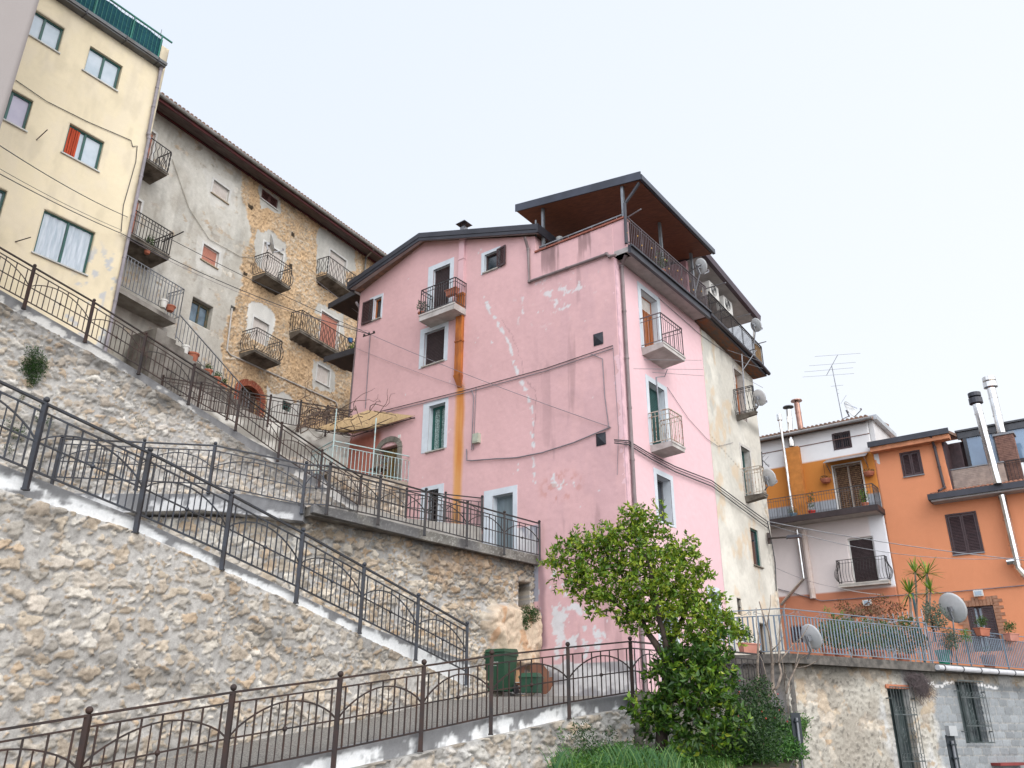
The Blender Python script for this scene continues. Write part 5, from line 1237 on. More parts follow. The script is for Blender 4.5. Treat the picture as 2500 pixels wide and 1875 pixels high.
# ================================================================ CREAM HOUSE (attached), ORANGE HOUSES
XC=10.35
CH_=thing('cream_house','narrow weathered cream house attached to the right of the pink house','house',FP,(8,0,3))
ORC=pm('orange_curtain',(.42,.13,.03),.85,0,(.27,.075,.02),6,stretch=(7,1,.4))
cO=[(8.5,9.25,12.35,14.3),(8.35,9.15,9.3,11.2),(8.42,9.1,6.93,8.22),(6.68,7.0,5.1,5.62),(8.32,8.95,3.45,5.0)]
def crst(X,Z):
    n=fbm(X*.8,Z*.8,301,5);n2=fbm(X*2.4,Z*.9,302,4);n3=fbm(X*11,Z*11,303,3)
    c=mixc(col(.50,.475,.42)*np.ones(X.shape+(3,)),col(.66,.63,.56)*np.ones(X.shape+(3,)),ss(.3,.7,n))*(.92+.16*n3)[...,None]
    c=mixc(c,col(.34,.335,.31)*np.ones_like(c),ss(.5,.62,n2*.6+n*.4)*.55*ss(8.5,11,Z))
    c=mixc(c,col(.56,.40,.24)*np.ones_like(c),ss(.58,.7,fbm(X*1.6,Z*1.2,304,4))*.5)
    k=ss(9.2,10.3,X+ (n2-.5)*1.2)*ss(11.5,9,Z); c=c*(1-.35*k*ss(.4,.6,n3))[...,None]
    c=c*(1-.4*ss(.03,.0,np.abs(Z-(10.9-.28*(X-5.8)))))[...,None]
    c=c*(1-.45*ss(11.9,12.25,Z)*ss(12.6,12.3,Z)*(X>7.8))[...,None]
    return (n3-.5)*.015+(n-.5)*.03,c
grid_wall('wall',FP,XB,XC,0,14.9,.05,crst,M_plast,CH_,holes=cO,reveal=.3,back=.35)
m=MB(); m.box(XB+.01,XC-.01,.36,7.5,0,14.9); m.build('body',pm('cream_body',(.56,.53,.48),.95),CH_)
WCF=pm('white_french_frame',(.52,.50,.47),.7,0,(.40,.37,.34),5)
window(FP,CH_,cO[0],'rollhalf',CREAMR,WCF,(.1,.1,.1,.0),rec=.25,part=.8,curtain=ORC,mats=WOODO)
window(FP,CH_,cO[1],'roller',GREENR,WCF,(.1,.1,.1,.0),rec=.25,mats=GREENR)
window(FP,CH_,cO[2],'glass',GREENF,None,rec=.08,leaves=1,sill=pm('worn_sill',(.22,.19,.15),.9,0,(.13,.11,.09),6))
window(FP,CH_,cO[3],'grate',IRON,None,rec=.2)
window(FP,CH_,cO[4],'door',pm('dull_brown_door',(.16,.12,.09),.7,0,(.10,.08,.06),4),None,rec=.2,name='door')
def fpbal(T,a,b,y,zf,style,mat,slab,**k):
    x0=FP.at(*a,y=0)[0]-.05; x1=FP.at(*b,y=y)[0]; return balcony(FP,T,x0,x1,zf,-y,style,mat,slab,**k)
fpbal(CH_,('2d',660,385),('2d',782,440),-.75,12.33,'belly',IRONG,OLDS,th=.12,taper=.1,h=1.0,p=.13)
fpbal(CH_,('2d',707,815),('2d',835,860),-.7,9.3,'straight',MATS['rusty_white_iron'],OLDS,th=.12,taper=.1,h=1.0,p=.11)
# top floor: balcony slab with brick underside, rail, soffit, air conditioners
UB=pm('brick_underside',(.11,.085,.07),.95,0,(.20,.085,.045),3.5,.2,bump=.5,stretch=(1,3,3),lo=.42,hi=.62)
x9=10.45
m=MB(); m.hexa([(XB-.4,-.5,15.0),(x9,-.5,14.5),(x9,.0,14.5),(XB-.4,.0,15.0)],[(XB-.4,-.5,15.18),(x9,-.5,14.72),(x9,.3,14.72),(XB-.4,.3,15.18)]); sb=m.build('balcony',UB,CH_)
m=MB(); m.tube([(XB-.42,-.6,15.1),(9.6,-.6,14.78),(x9+.1,-.6,14.62)],.075,10); m.hexa([(XB-.4,-.54,15.02),(x9,-.54,14.5),(x9,-.5,14.5),(XB-.4,-.5,15.02)],[(XB-.4,-.54,15.2),(x9,-.54,14.72),(x9,-.5,14.72),(XB-.4,-.5,15.2)]); m.build('gutter',FLASH,sb)
m=MB(); A=Vector((XB-.1,-.5,15.2));B=Vector((x9-.1,-.5,14.75)); trail(m,A,B,.98,.115); m.bar((x9-.1,-.5,15.72),(x9-.1,.2,15.72),.03); m.build('balustrade',IRON,sb)
m=MB(); m.box(9.75,x9-.12,-.46,-.44,14.85,15.7); m.build('reed_screen',pm('reed_screen',(.45,.27,.11),.9,0,(.25,.14,.06),9,stretch=(9,1,.3)),sb)
m=MB(); m.box(XB,XC,.95,1.2,14.9,17.4); m.build('wall',pm('loft_wall',(.46,.42,.42),.9),CH_)
rz=lambda x:17.55-(x-5.6)*.15
m=MB(); m.hexa([(5.5,-.45,rz(5.5)),(10.2,-.45,rz(10.2)),(10.2,1.2,rz(10.2)),(5.5,1.2,rz(5.5))],[(5.5,-.45,rz(5.5)+.03),(10.2,-.45,rz(10.2)+.03),(10.2,1.2,rz(10.2)+.03),(5.5,1.2,rz(5.5)+.03)]); sf_=m.build('soffit',pm('white_soffit',(.46,.44,.43),.8),CH_)
m=MB(); m.hexa([(5.45,-.62,rz(5.5)-.02),(10.3,-.62,rz(10.3)-.02),(10.3,-.46,rz(10.3)-.02),(5.45,-.46,rz(5.5)-.02)],[(5.45,-.66,rz(5.5)+.2),(10.3,-.66,rz(10.3)+.2),(10.3,-.46,rz(10.3)+.2),(5.45,-.46,rz(5.5)+.2)]); m.hexa([(5.45,-.46,rz(5.5)+.035),(10.3,-.46,rz(10.3)+.035),(10.3,4,rz(10.3)+.6),(5.45,4,rz(5.5)+.6)],[(5.45,-.46,rz(5.5)+.2),(10.3,-.46,rz(10.3)+.2),(10.3,4,rz(10.3)+.8),(5.45,4,rz(5.5)+.8)]); m.build('roof',pm('aubergine_flashing',(.075,.05,.065),.4,.2,(.05,.035,.045),2),sf_)
m=MB(); m.bar((10.1,-.3,15.9),(10.1,-.45,16.85),.06); m.build('strut',WHITEP,CH_)
for i,x in enumerate((6.52,7.72)):
    z=(16.55,16.45)[i]; T=thing('air_conditioner',('left' if i==0 else 'right')+' of the two white air conditioner units under the cream house eave','air conditioner',FP,(x,.3,z),'air conditioners')
    m=MB(); m.box(x,x+.78,-.22,.08,z,z+.56); m.build('casing',WHITEP,T)
    m=MB(); cxx=x+.33
    for rr_ in (.23,.17,.11,.05): 
        P=[(cxx+rr_*math.cos(t*math.pi/10),-.23,z+.29+rr_*math.sin(t*math.pi/10)) for t in range(21)]; m.tube(P,.008,4)
    m.build('fan_grille',FLASH,T); m=MB(); m.bar((x+.1,.95,z-.03),(x+.1,-.22,z-.03),.03); m.bar((x+.68,.95,z-.03),(x+.68,-.22,z-.03),.03); m.bar((x+.1,.0,z-.03),(x+.68,.0,z-.03),.03); m.build('bracket',GREYM,T)
SUN_T=(.78,.48,.36)
def dpos(F,z,a,b,y): return onF(F,z,a,b,y)
DD=[(dpos(FP,'2b',1248,640,-1.05),.28,'grey satellite dish on the pink roof terrace railing below the canopy corner',(-.2,.2,-.9)),
    (dpos(FP,'2b',1592,1005,-.75),.27,'satellite dish at the far end of the cream top balcony against the sky',(-.1,.1,-.75)),
    (dpos(FP,'2d',778,268,-.95),.30,'satellite dish beside the upper cream balcony with orange curtains',(-.1,.3,-.4)),
    (dpos(FP,'2d',830,700,-.85),.31,'satellite dish above the lower cream balcony with green shutter',(-.2,.3,-.5))]
for p,r,l,mo in DD: dish(l,p,SUN_T,r,mount=tuple(np.array(p)+np.array(mo)))
for (p,q,l) in ((('2b',795,335),('2b',880,282),'clothes line pole at the terrace corner of the pink house'),(('2b',1180,672),('2b',1260,628),'clothes line pole by the dish on the pink terrace'),(('2b',1285,778),('2b',1408,740),'clothes line pole above the cream top balcony'),(('2b',1480,955),('2b',1560,935),'clothes line pole at the middle of the cream top balcony'),(('2b',1605,1122),('2b',1659,1108),'clothes line pole at the end of the cream top balcony')):
    a=dpos(FP,*p,-.55); b=dpos(FP,*q,-1.5); m=MB(); m.tube([a,b],.02,6); tag(m.build('clothes_pole',GREYM),l,'pole')
# ---------------------------------------------------------------- orange pair
FR=Fr(atD('3a',720,1000,39),127)
OL=thing('orange_white_house','row house with white attic, orange middle floor and pale pink lower floor','house',FR,(-2,0,4))
XM=.38
def olst(X,Z):
    n=fbm(X*.6,Z*.6,311,5);n3=fbm(X*10,Z*10,312,3)
    w_=col(.70,.685,.68);o_=col(.50,.19,.042);p_=col(.69,.61,.585);s_=col(.50,.20,.115)
    c=np.where((Z>13.35)[...,None],w_,np.where((Z>10.6)[...,None],o_,np.where((Z>7.35)[...,None],p_,s_)))
    c=np.where(((X>-.3)&(Z<10.65)&(Z>7.4))[...,None],col(.70,.69,.71),c)
    k=(Z<11.45)&(Z>10.6); c=np.where(k[...,None],np.where(((np.abs((X*4)%1-.5)>.46)|(np.abs((Z*4)%1-.5)>.46))[...,None],col(.20,.21,.23),col(.31,.33,.36)),c)
    return (n3-.5)*.01,c*(.93+.13*n)[...,None]*(.97+.06*n3)[...,None]
rA=RC(FR,'3a',468,540,582,612); rB=RC(FR,'3a',468,735,680,1010); rB=(-1.45,-.22,10.75,12.95); rC_=RC(FR,'3a',558,1192,765,1490); rC_=(-1.3,-.24,7.62,9.57)
rD=RC(FR,'3b',528,535,690,640)
grid_wall('wall',FR,-8,XM,3,14.75,.08,olst,M_plast,OL,holes=[rA,rB,rC_,rD],reveal=.25,back=.3)
m=MB(); m.box(-8,XM-.01,.31,7,3,14.7); m.build('body',pm('orange_body',(.60,.57,.57),.95),OL)
window(FR,OL,rA,'glass',BROWN,None,rec=.1,glass=GLASSD); 
m=MB()
for i in range(8): x=rA[0]+(i+.5)*(rA[1]-rA[0])/8; m.bar((x,.0,rA[2]),(x,.0,rA[3]),.018)
m.box(rA[0]-.05,rA[0],-.02,.02,rA[2],rA[3]); m.box(rA[1],rA[1]+.05,-.02,.02,rA[2],rA[3]); m.box(rA[0]-.05,rA[1]+.05,-.02,.02,rA[3],rA[3]+.05); m.box(rA[0]-.05,rA[1]+.05,-.02,.02,rA[2]-.05,rA[2]); m.build('window_bars',BROWN,OL)
window(FR,OL,rB,'glass',WHITEP,WHITEP,(.06,.06,.05,0),rec=.2,glass=DARK)
m=MB(); m.box(rB[0],rB[1],-.015,-.01,rB[3]-.06,rB[3]-.02)
for i in range(22):
    x=rB[0]+.03+i*(rB[1]-rB[0]-.06)/22; m.box(x+.008,x+.014,-.024,-.018,rB[2]+.05,rB[3]-.02)
    for k in range(24): z=rB[2]+.05+k*(rB[3]-rB[2]-.1)/24; m.box(x,x+.022,-.03,-.012,z,z+.05)
m.build('bead_curtain',pm('bead_curtain',(.35,.20,.10),.6,0,(.15,.07,.04),20,lo=.4,hi=.6),OL)
window(FR,OL,rC_,'roller',BROWNR,None,rec=.12,mats=WHITEP)
window(FR,OL,rD,'louver',BROWN,None,rec=.1)
a=FR.at('3a',405,715,y=-.7); b=FR.at('3a',655,680,y=-.7)
m=MB(); m.hexa([(a[0],-.7,a[1]-.02),(b[0]+.1,-.7,a[1]-.02),(b[0]+.1,0,a[1]+.3),(a[0],0,a[1]+.3)],[(a[0],-.7,a[1]),(b[0]+.1,-.7,a[1]),(b[0]+.1,0,a[1]+.33),(a[0],0,a[1]+.33)])
m.bar((a[0]+.1,-.6,a[1]),(a[0]+.1,0,a[1]-.35),.03); m.bar((b[0],-.6,a[1]),(b[0],0,a[1]-.35),.03); m.build('door_canopy',pm('smoked_canopy',(.12,.115,.12),.3,.2,(.2,.19,.2),3),OL)
m=MB(); m.box(-3.44,-2.8,-.28,0,10.72,14.14); m.build('chimney_breast',pm('orange_breast',(.50,.19,.042),.9),OL)
m=MB(); m.hexa([(-8,-.35,14.72),(.66,-.35,14.72),(.66,3,15.3),(-8,3,15.3)],[(-8,-.35,14.86),(.66,-.35,14.86),(.66,3,15.44),(-8,3,15.44)]); rf=m.build('roof',ROOFT,OL)
m=MB(); x=-8
while x<.6: m.tube([(x,-.36,14.9),(x,2.9,15.47)],.075,6); x+=.2
m.build('roof_tiles',ROOFT,rf); m=MB(); m.tube([(-8,-.42,14.76),(.68,-.42,14.76)],.07,8); m.build('gutter',pm('grey_gutter',(.30,.29,.285),.5,.2),rf)
m=MB(); m.box(-8,XM,-.03,0,14.16,14.19); m.build('string_course',pm('brown_line',(.2,.11,.09),.8),OL)
# side wall of the attic seen above the orange roof
FQ=Fr(FR.w(.6,0,0),38)
sw=FQ.at('3a',905,450)[0]
m=MB(); m.box(.0,3.0,.0,.2,12.5,14.75); o_=m.build('wall',pm('white_side_wall',(.62,.61,.61),.9,0,(.55,.54,.54),1.5,.2),None,F=FQ)
hang(o_,OL,FQ)
m=MB(); m.box(-.1,3.2,-.22,.3,14.755,14.98); o_=m.build('side_flashing',pm('pale_flashing',(.46,.48,.50),.4,.4),None,F=FQ); hang(o_,OL,FQ)
m=MB(); m.box(1.5,2.5,-.03,-.003,13.0,14.2); louvers(m,1.5,2.5,13.0,14.2,-.06); o_=m.build('shutter',BROWN,None,F=FQ); hang(o_,OL,FQ)
# balconies
bl=balcony(FR,OL,-8,.36,10.62,1.0,'straight',IRONG,WHITEP if False else pm('balcony_pale',(.42,.38,.35),.9),th=.16,h=1.0,p=.115,sides=(0,1))
m=MB(); m.box(-8,.40,-1.1,-1.0,10.42,10.66); m.box(.36,.46,-1.1,.0,10.42,10.66); m.build('dark_trim',pm('dark_brown_trim',(.045,.03,.03),.6),bl)
a=FR.at('3a',510,1500,y=-.4); b=FR.at('3a',830,1485,y=-.4)
balcony(FR,OL,a[0],b[0]-.05,7.6,.4,'belly',IRON,pm('white_ledge',(.52,.48,.43),.85),th=.14,h=1.02,p=.12)
# pipes on the left part
def fpipe(T,L,y,r,mat,name='flue_pipe',n=10): 
    P=[FR.at(*q,y=y) for q in L]; m=MB(); m.tube([(p[0],y,p[1]) for p in P],r,n)
    for p0,p1 in zip(P[:-1],P[1:]):
        Lh=math.hypot(p1[0]-p0[0],p1[1]-p0[1]); k=max(1,int(Lh/.9))
        for i in range(1,k+1):
            x=p0[0]+(p1[0]-p0[0])*i/(k+.5); z=p0[1]+(p1[1]-p0[1])*i/(k+.5); d=Vector((p1[0]-p0[0],0,p1[1]-p0[1])).normalized()*.025; m.tube([Vector((x,y,z))-d,Vector((x,y,z))+d],r*1.12,n)
    return m.build(name,mat,T)
fpipe(OL,[('3a',137,450),('3a',160,600),('3a',222,1060)],-.45,.065,STEEL)
fpipe(OL,[('3a',245,1130),('3a',288,1435),('3a',145,1600)],-.2,.075,STEEL)
fpipe(OL,[('3a',285,1135),('3a',345,1560)],-.15,.13,pm('pale_pink_pipe',(.56,.47,.44),.6,0,(.50,.40,.34),2),'drain_pipe')
def chim(label,z,top,bot,y,r,mat,capw,cat='chimney',F=None,cap=IRONG):
    F=F or FR; t=F.at(z,*top,y=y); b=F.at(z,*bot,y=y); x=(t[0]+b[0])/2
    T=thing('chimney_pipe',label,cat,F,(x,y,b[1]),None); m=MB(); m.tube([(b[0],y,b[1]),(t[0],y,t[1])],r,12)
    k=int((t[1]-b[1])/.7)
    for i in range(1,k+1): zz=b[1]+(t[1]-b[1])*i/(k+.6); xx=b[0]+(t[0]-b[0])*i/(k+.6); m.tube([(xx,y,zz-.03),(xx,y,zz+.03)],r*1.08,12)
    m.build('pipe',mat,T); m=MB()
    if capw=='flat': m.lathe((t[0],y,t[1]),[(r*.6,-.02),(r*.6,.12),(r*2.0,.12),(r*1.9,.17),(0,.24)],14)
    else: m.lathe((t[0],y,t[1]),[(r*1.0,-.05),(r*1.65,.0),(r*1.65,.22),(r*1.3,.24),(0,.24)],14); m.lathe((t[0],y,t[1]+.3),[(r*.5,-.1),(r*1.55,0),(r*1.55,.16),(0,.18)],14)
    m.build('cowl',cap,T); return T
for i in range(1):
    t=FR.at('3a',137,450,y=-.45); T=thing('chimney_cowl','small slotted steel cowl on the thinnest left pipe','chimney',FR,(t[0],-.45,t[1])); m=MB(); m.lathe((t[0],-.45,t[1]),[(.05,-.02),(.12,.0),(.12,.3),(0,.33)],12); m.build('cowl',STEEL,T)
chim('medium steel chimney pipe with flat cap above the orange breast','3a',(192,385),(212,612),-.14,.13,STEEL,'flat')
chim('copper brown chimney pipe with flat cap on the tiled roof','3a',(243,345),(268,505),1.2,.14,COPPER,'flat',cap=COPPER)
# antenna and lettered dish on the left roof
def antenna(label,base,top,boom,els,F=None,mat=GREYM):
    T=thing('tv_antenna',label,'antenna',WF,tuple(base),'tv antennas'); m=MB(); m.tube([base,top],.022,8); m.build('mast',mat,T)
    m=MB(); m.tube(boom,.014,6); m.build('boom',mat,T)
    for (a,b) in els: m=MB(); m.tube([a,b],.007,5); m.build('element',mat,T)
    return T
yA=1.6
def q3(a,b,y=yA,z='3a'): return dpos(FR,z,a,b,y)
antenna('tall multi element antenna standing on the tiled roof against the sky',q3(530,455),q3(460,105),[q3(428,170),q3(498,42)],[(q3(355,52),q3(640,32)),(q3(320,110),q3(610,88)),(q3(290,148),q3(595,122)),(q3(280,180),q3(600,158)),(q3(455,238),q3(532,230)),(q3(518,345),q3(552,293)),(q3(489,262),q3(503,258)),(q3(494,285),q3(508,281))])
dT=dish('large grey satellite dish with faded lettering on the tiled roof',q3(570,387),(.55,-.75,.3),.45,mount=q3(532,440))
tx=bpy.data.curves.new('lettering','FONT'); tx.body="ARDO D'AGOSTO"; tx.size=.13; tx.align_x='CENTER'; tx.extrude=.002
_t=bpy.data.objects.new('t',tx); _me=bpy.data.meshes.new_from_object(_t); bpy.data.objects.remove(_t); to=bpy.data.objects.new('lettering',_me); C.objects.link(to); to.data.materials.append(pm('faded_blue_letters',(.10,.13,.22),.8))
nn=Vector((.55,-.75,.3)).normalized(); sd=Vector((0,0,1)).cross(nn).normalized(); up=nn.cross(sd).normalized(); pp_=Vector(q3(570,387))+nn*.165+up*.1
to.parent=dT; to.matrix_parent_inverse=dT.matrix_world.inverted() if False else Matrix.Translation(tuple(-x for x in OFF[dT.name][0])); to.matrix_basis=Matrix(((sd.x,up.x,nn.x,pp_.x),(sd.y,up.y,nn.y,pp_.y),(sd.z,up.z,nn.z,pp_.z),(0,0,0,1)))
# ---------------------------------------------------------------- bright orange house on the right
OR=thing('orange_house','bright orange house with dark brown louvred shutters and black eaves','house',FR,(3,0,4))
ost=stucco((.64,.255,.13),321,.10,(.8,.75,.7),.25,bumpy=.01)
r1_=RC(FR,'3a',890,660,1030,785); r2_=RC(FR,'3a',1175,1045,1405,1270); r3_=RC(FR,'3b',1790,385,2065,585); r3_=(r3_[0],r3_[1]-.15,r3_[2]-.6,r3_[3]-.02); r4_=(6.05,6.7,RC(FR,'3a',1630,1510,1659,1590)[2],RC(FR,'3a',1630,1510,1659,1590)[3]); r5_=RC(FR,'3b',960,450,1180,650)
grid_wall('wall',FR,XM,9,3,13.5,.08,ost,M_plast,OR,holes=[r1_,r2_,r3_,r4_,r5_],top=lambda X:np.where(X<3.2,13.5,10.9),reveal=.25,back=.3)
m=MB(); m.box(XM+.01,3.19,.31,7,3,13.4); m.box(3.2,9,.31,7,3,10.8); m.build('body',pm('orange_body2',(.60,.25,.13),.95),OR)
window(FR,OR,r1_,'louver',BROWN,None,rec=.12,sill=pm('slate_sill',(.24,.25,.27),.7))
window(FR,OR,r2_,'louver',BROWN,None,rec=.12,sill=MATS['slate_sill'])
for r in (r1_,r2_):
    m=MB(); frame4(m,r[0]-.05,r[1]+.05,r[2]-.0,r[3]+.05,-.02,.0,.055,0); m.build('shutter_frame',BROWN,OR)
window(FR,OR,r4_,'louver',BROWN,None,rec=.12)
wD=window(FR,OR,r3_,'glass',BROWN,None,rec=.18,leaves=2,curtain=CURT,split=.4)
m=MB(); louvers(m,(r3_[0]+r3_[1])/2+.05,r3_[1]-.02,r3_[2]+.02,r3_[3]-.03,.02); louvers(m,r3_[0]-.0,r3_[0]+.28,r3_[2]+.02,r3_[3]-.03,.02); m.build('shutter',BROWN,wD)
window(FR,OR,r5_,'louver',BROWN,None,rec=.12)
BT=pm('brown_brick_tile',(.27,.135,.085),.9,0,(.36,.20,.13),7,.2,bump=.3)
def bricksur(r):
    m=MB(); rng=random.Random(int(r[0]*100))
    z=r[2]; i=0
    while z<r[3]+.3:
        w_=.22 if i%2 else .36; m.box(r[1]+.002,r[1]+w_,-.03,.0,z,z+.115); m.box(r[0]-w_,r[0]-.002,-.03,.0,z,z+.115); z+=.13; i+=1
    x=r[0]; i=0
    while x<r[1]: h=.24 if i%4<2 else .34; m.box(x,x+.115,-.03,.0,r[3]+.002,r[3]+h); x+=.13; i+=1
    return m.build('brick_surround',BT,OR)
bricksur(r3_); bricksur(r5_)
for (a,b) in ((1375,1527),(682,1587)):
    p=FR.at('3a',a,b,y=-.15); T=thing('floodlight','small white wall floodlight above '+('the brick framed door' if a>1000 else 'the shrubs'),'lamp',FR,(p[0],-.15,p[1]),'floodlights'); m=MB(); m.box(p[0]-.17,p[0]+.17,-.2,-.1,p[1]-.12,p[1]+.12); m.build('housing',WHITEP,T); m=MB(); m.box(p[0]-.12,p[0]+.12,-.21,-.202,p[1]-.08,p[1]+.08); m.build('lens',GLASSL,T); m=MB(); m.bar((p[0],-.1,p[1]),(p[0],.0,p[1]),.05); m.build('bracket',GREYM,T)
# eaves
m=MB(); m.hexa([(XM-.05,-.45,13.4),(3.6,-.45,13.4),(3.6,3,14.1),(XM-.05,3,14.1)],[(XM-.05,-.45,13.52),(3.6,-.45,13.52),(3.6,3,14.25),(XM-.05,3,14.25)]); rf=m.build('roof',ROOFT,OR)
m=MB(); m.box(XM-.06,3.62,-.53,-.452,13.38,13.62); m.build('gutter',FLASH,rf)
m=MB(); m.box(XM-.0,3.58,-.44,-.002,13.18,13.39); m.build('soffit',pm('orange_soffit',(.55,.23,.12),.9),rf)
m=MB(); m.box(3.2,9,-.02,0,11.0,11.01)
downpipe(OR,[(FR.at('3a',1090,550)[0],-.45,13.4),(FR.at('3a',1100,600)[0],-.1,13.0),(FR.at('3a',1165,870)[0],-.1,11.2),(FR.at('3a',1140,885)[0],-.45,11.0)],.06,pm('dark_downpipe',(.06,.045,.05),.5))
# lower eave with clay tiles
m=MB(); m.box(2.45,9,-.62,-.0,10.55,10.72); e_=m.build('lower_eave',SOFF,OR)
m=MB(); m.box(2.36,9,-.72,-.622,10.62,10.86); m.box(2.36,2.44,-.62,.1,10.6,10.86); m.build('gutter',FLASH,e_)
m=MB(); m.hexa([(2.46,-.62,10.722),(9,-.62,10.722),(9,.3,10.95),(2.46,.3,10.95)],[(2.46,-.62,10.83),(9,-.62,10.83),(9,.3,11.1),(2.46,.3,11.1)]); x=2.5
while x<9: m.tube([(x,-.6,10.86),(x,.28,11.12)],.07,6); x+=.17
m.build('clay_tiles',pm('clay_tiles_red',(.32,.15,.09),.9,0,(.22,.10,.07),6,.2,bump=.3),e_)
# roof terrace with pale brick parapet, brown sliding shutters and glass veranda
PBK=pm('pale_brick',(.42,.33,.28),.9,0,(.30,.24,.21),5,.2)
m=MB(); z=11.0; i=0
m.box(3.2,5.25,.32,.5,10.9,11.98)
while z<11.95:
    x=3.2+(.11 if i%2 else 0)
    while x<5.2: m.box(x,min(x+.21,5.22),.31,.325,z,z+.062); x+=.225
    z+=.075; i+=1
m.build('brick_parapet',PBK,OR)
m=MB(); m.box(3.15,5.28,.28,.54,11.981,12.03); m.build('parapet_cap',MATS['slate_sill'],OR)
m=MB(); m.box(3.2,3.28,.0,1.0,11.0,13.35); xs2=FR.at('3a',1290,735,y=1.0)[0]; m.box(3.28,xs2,1.0,1.05,11.9,13.35)
for i in range(22): z=12.0+i*.06; m.box(3.32,xs2-.04,.985,1.0,z,z+.035)
m.build('sliding_shutter',BROWN,OR)
VF=pm('veranda_frame',(.075,.075,.08),.4,.4)
m=MB(); m.box(3.2,4.6,2.3,2.4,10.9,13.75); m.build('rear_wall',BROWN,OR)
VE=MB(); y=1.75
gl=RC(FR,'3a',1300,558,1445,722,y=y); gl2=RC(FR,'3a',1552,515,1659,680,y=y); zt_=FR.at('3a',1400,500,y=y)[1]
for x in (gl[0]-.16,gl[1]+.35,gl2[0]-.14,8.4): VE.box(x,x+.14,y,y+.14,10.9,zt_)
VE.box(gl[0]-.35,9,y-.02,y+.16,gl[3],zt_+.0); VE.box(gl[0]-.3,9,y,y+.12,gl[2]-.12,gl[2]); vo=VE.build('veranda',VF,OR)
m=MB(); m.box(gl[0]-.02,gl[1]+.35,y+.05,y+.07,gl[2],gl[3]); m.box(gl2[0],9,y+.05,y+.07,gl[2],gl[3]); m.build('pane',pm('veranda_glass',(.20,.30,.42),.08,0,(.13,.20,.30),.8,.9),vo)
m=MB(); m.box(gl[0]-.4,9,y-.1,4.5,zt_+.01,zt_+.09); m.build('veranda_roof',VF,vo)
# brick chimney stack and its steel pipes
bs=FR.at('3a',1465,550,y=.55); be=FR.at('3a',1590,545,y=.55); bb0=10.9
BC=thing('brick_chimney','square brown brick chimney stack on the roof terrace','chimney',FR,((bs[0]+be[0])/2,.6,bb0))
m=MB(); x0,x1=bs[0]+.05,be[0]+.0; m.box(x0,x1,.55,1.15,bb0,13.2); z=bb0+.02;i=0
while z<13.15:
    x=x0+(.1 if i%2 else 0)
    while x<x1-.02: m.box(x,min(x+.2,x1),.538,.552,z,z+.06); x+=.215
    yy=.56
    while yy<1.1: m.box(x0-.012,x0+.002,yy,yy+.2,z,z+.06); yy+=.215
    z+=.075;i+=1
m.build('brick_stack',pm('brown_brick',(.24,.135,.105),.9,0,(.15,.085,.07),6,.2),BC)
m=MB(); m.box(x0-.06,x1+.06,.49,1.21,13.2,13.28); m.build('stack_cap',MATS['slate_sill'],BC)
chim('tallest bright steel chimney pipe rising from the brick stack','3a',(1452,245),(1520,530),.85,.17,STEEL,'round',cap=STEEL)
T=chim('steel chimney pipe with blackened cap passing the black eave','3a',(1362,345),(1495,845),-.85,.16,STEEL,'round',cap=FLASH)
fpipe(T,[('3a',1520,915),('3a',1612,1310),('3a',1625,1370),('3a',1680,1430)],-.28,.15,STEEL,'lower_pipe')
m=MB(); p=FR.at('3a',1570,1332,y=-.28); m.tube([(p[0]-.1,-.28,p[1]),(p[0]+.3,-.28,p[1]+.02)],.13,12); m.build('pipe_tee',STEEL,T)
# terrace railing right
m=MB(); trail(m,(5.3,.45,11.05),(9,.45,11.05),1.0,.13); m.build('terrace_railing',IRON,OR)
# ================================================================ RIGHT TERRACE, ITS WALL AND WINDOWS
ZP=3.45
K=atz('3b',518,722,ZP); KR=atz('3b',1555,792,ZP); KF=atz('3b',2205,842,ZP); KL=atz('3b',60,738,ZP)
azK=math.degrees(math.atan2(KR[0]-K[0],KR[1]-K[1])); FK=Fr(K,azK); LK=math.hypot(KR[0]-K[0],KR[1]-K[1])
FK2=Fr(KR,math.degrees(math.atan2(KF[0]-KR[0],KF[1]-KR[1]))); LK2=math.hypot(KF[0]-KR[0],KF[1]-KR[1])+5
FKL=Fr(KL,math.degrees(math.atan2(K[0]-KL[0],K[1]-KL[1]))); LKL=math.hypot(K[0]-KL[0],K[1]-KL[1])
PW=FP.w(2.6,0,0); 
TT=thing('garden_terrace','raised terrace with rough grey concrete edge in front of the orange houses','terrace',WF,(K[0],K[1],0))
far=FK2.w(LK2,0,0); pts=[PW[:2],(KL[0],KL[1]),(K[0],K[1]),(KR[0],KR[1]),far[:2],FR.w(9,0,0)[:2],FR.w(-8,0,0)[:2],FP.w(10.3,0,0)[:2]]
m=MB(); m.prism([tuple(p) for p in pts],ZP-.22,ZP,'xy'); m.build('slab',pm('rough_grey_concrete',(.15,.135,.12),.95,0,(.07,.065,.06),5,.2,bump=1.,fine=22),TT)
def rough(X,Z,seed=401):
    H,c,M=rubble(X,Z,size=.36,seed=seed,cover=.75,depth=.05)
    n=fbm(X*.6,Z*.6,seed+1,5);n2=fbm(X*10,Z*13,seed+2,4);n3=fbm(X*16,Z*18,seed+3,4);n4=fbm(X*1.2,Z*.25,seed+4,4)
    p=mixc(col(.32,.29,.245)*np.ones_like(c),col(.42,.395,.345)*np.ones_like(c),ss(.35,.65,n))*(.80+.4*n3)[...,None]
    p=p*(1-.45*ss(.62,.70,n2))[...,None]; p=mixc(p,col(.55,.56,.57)*np.ones_like(p),ss(.55,.68,n4)*.5)
    return H,c,M,n,n2,n3,p
xb=FK.at('3b',1585,1000)[0]
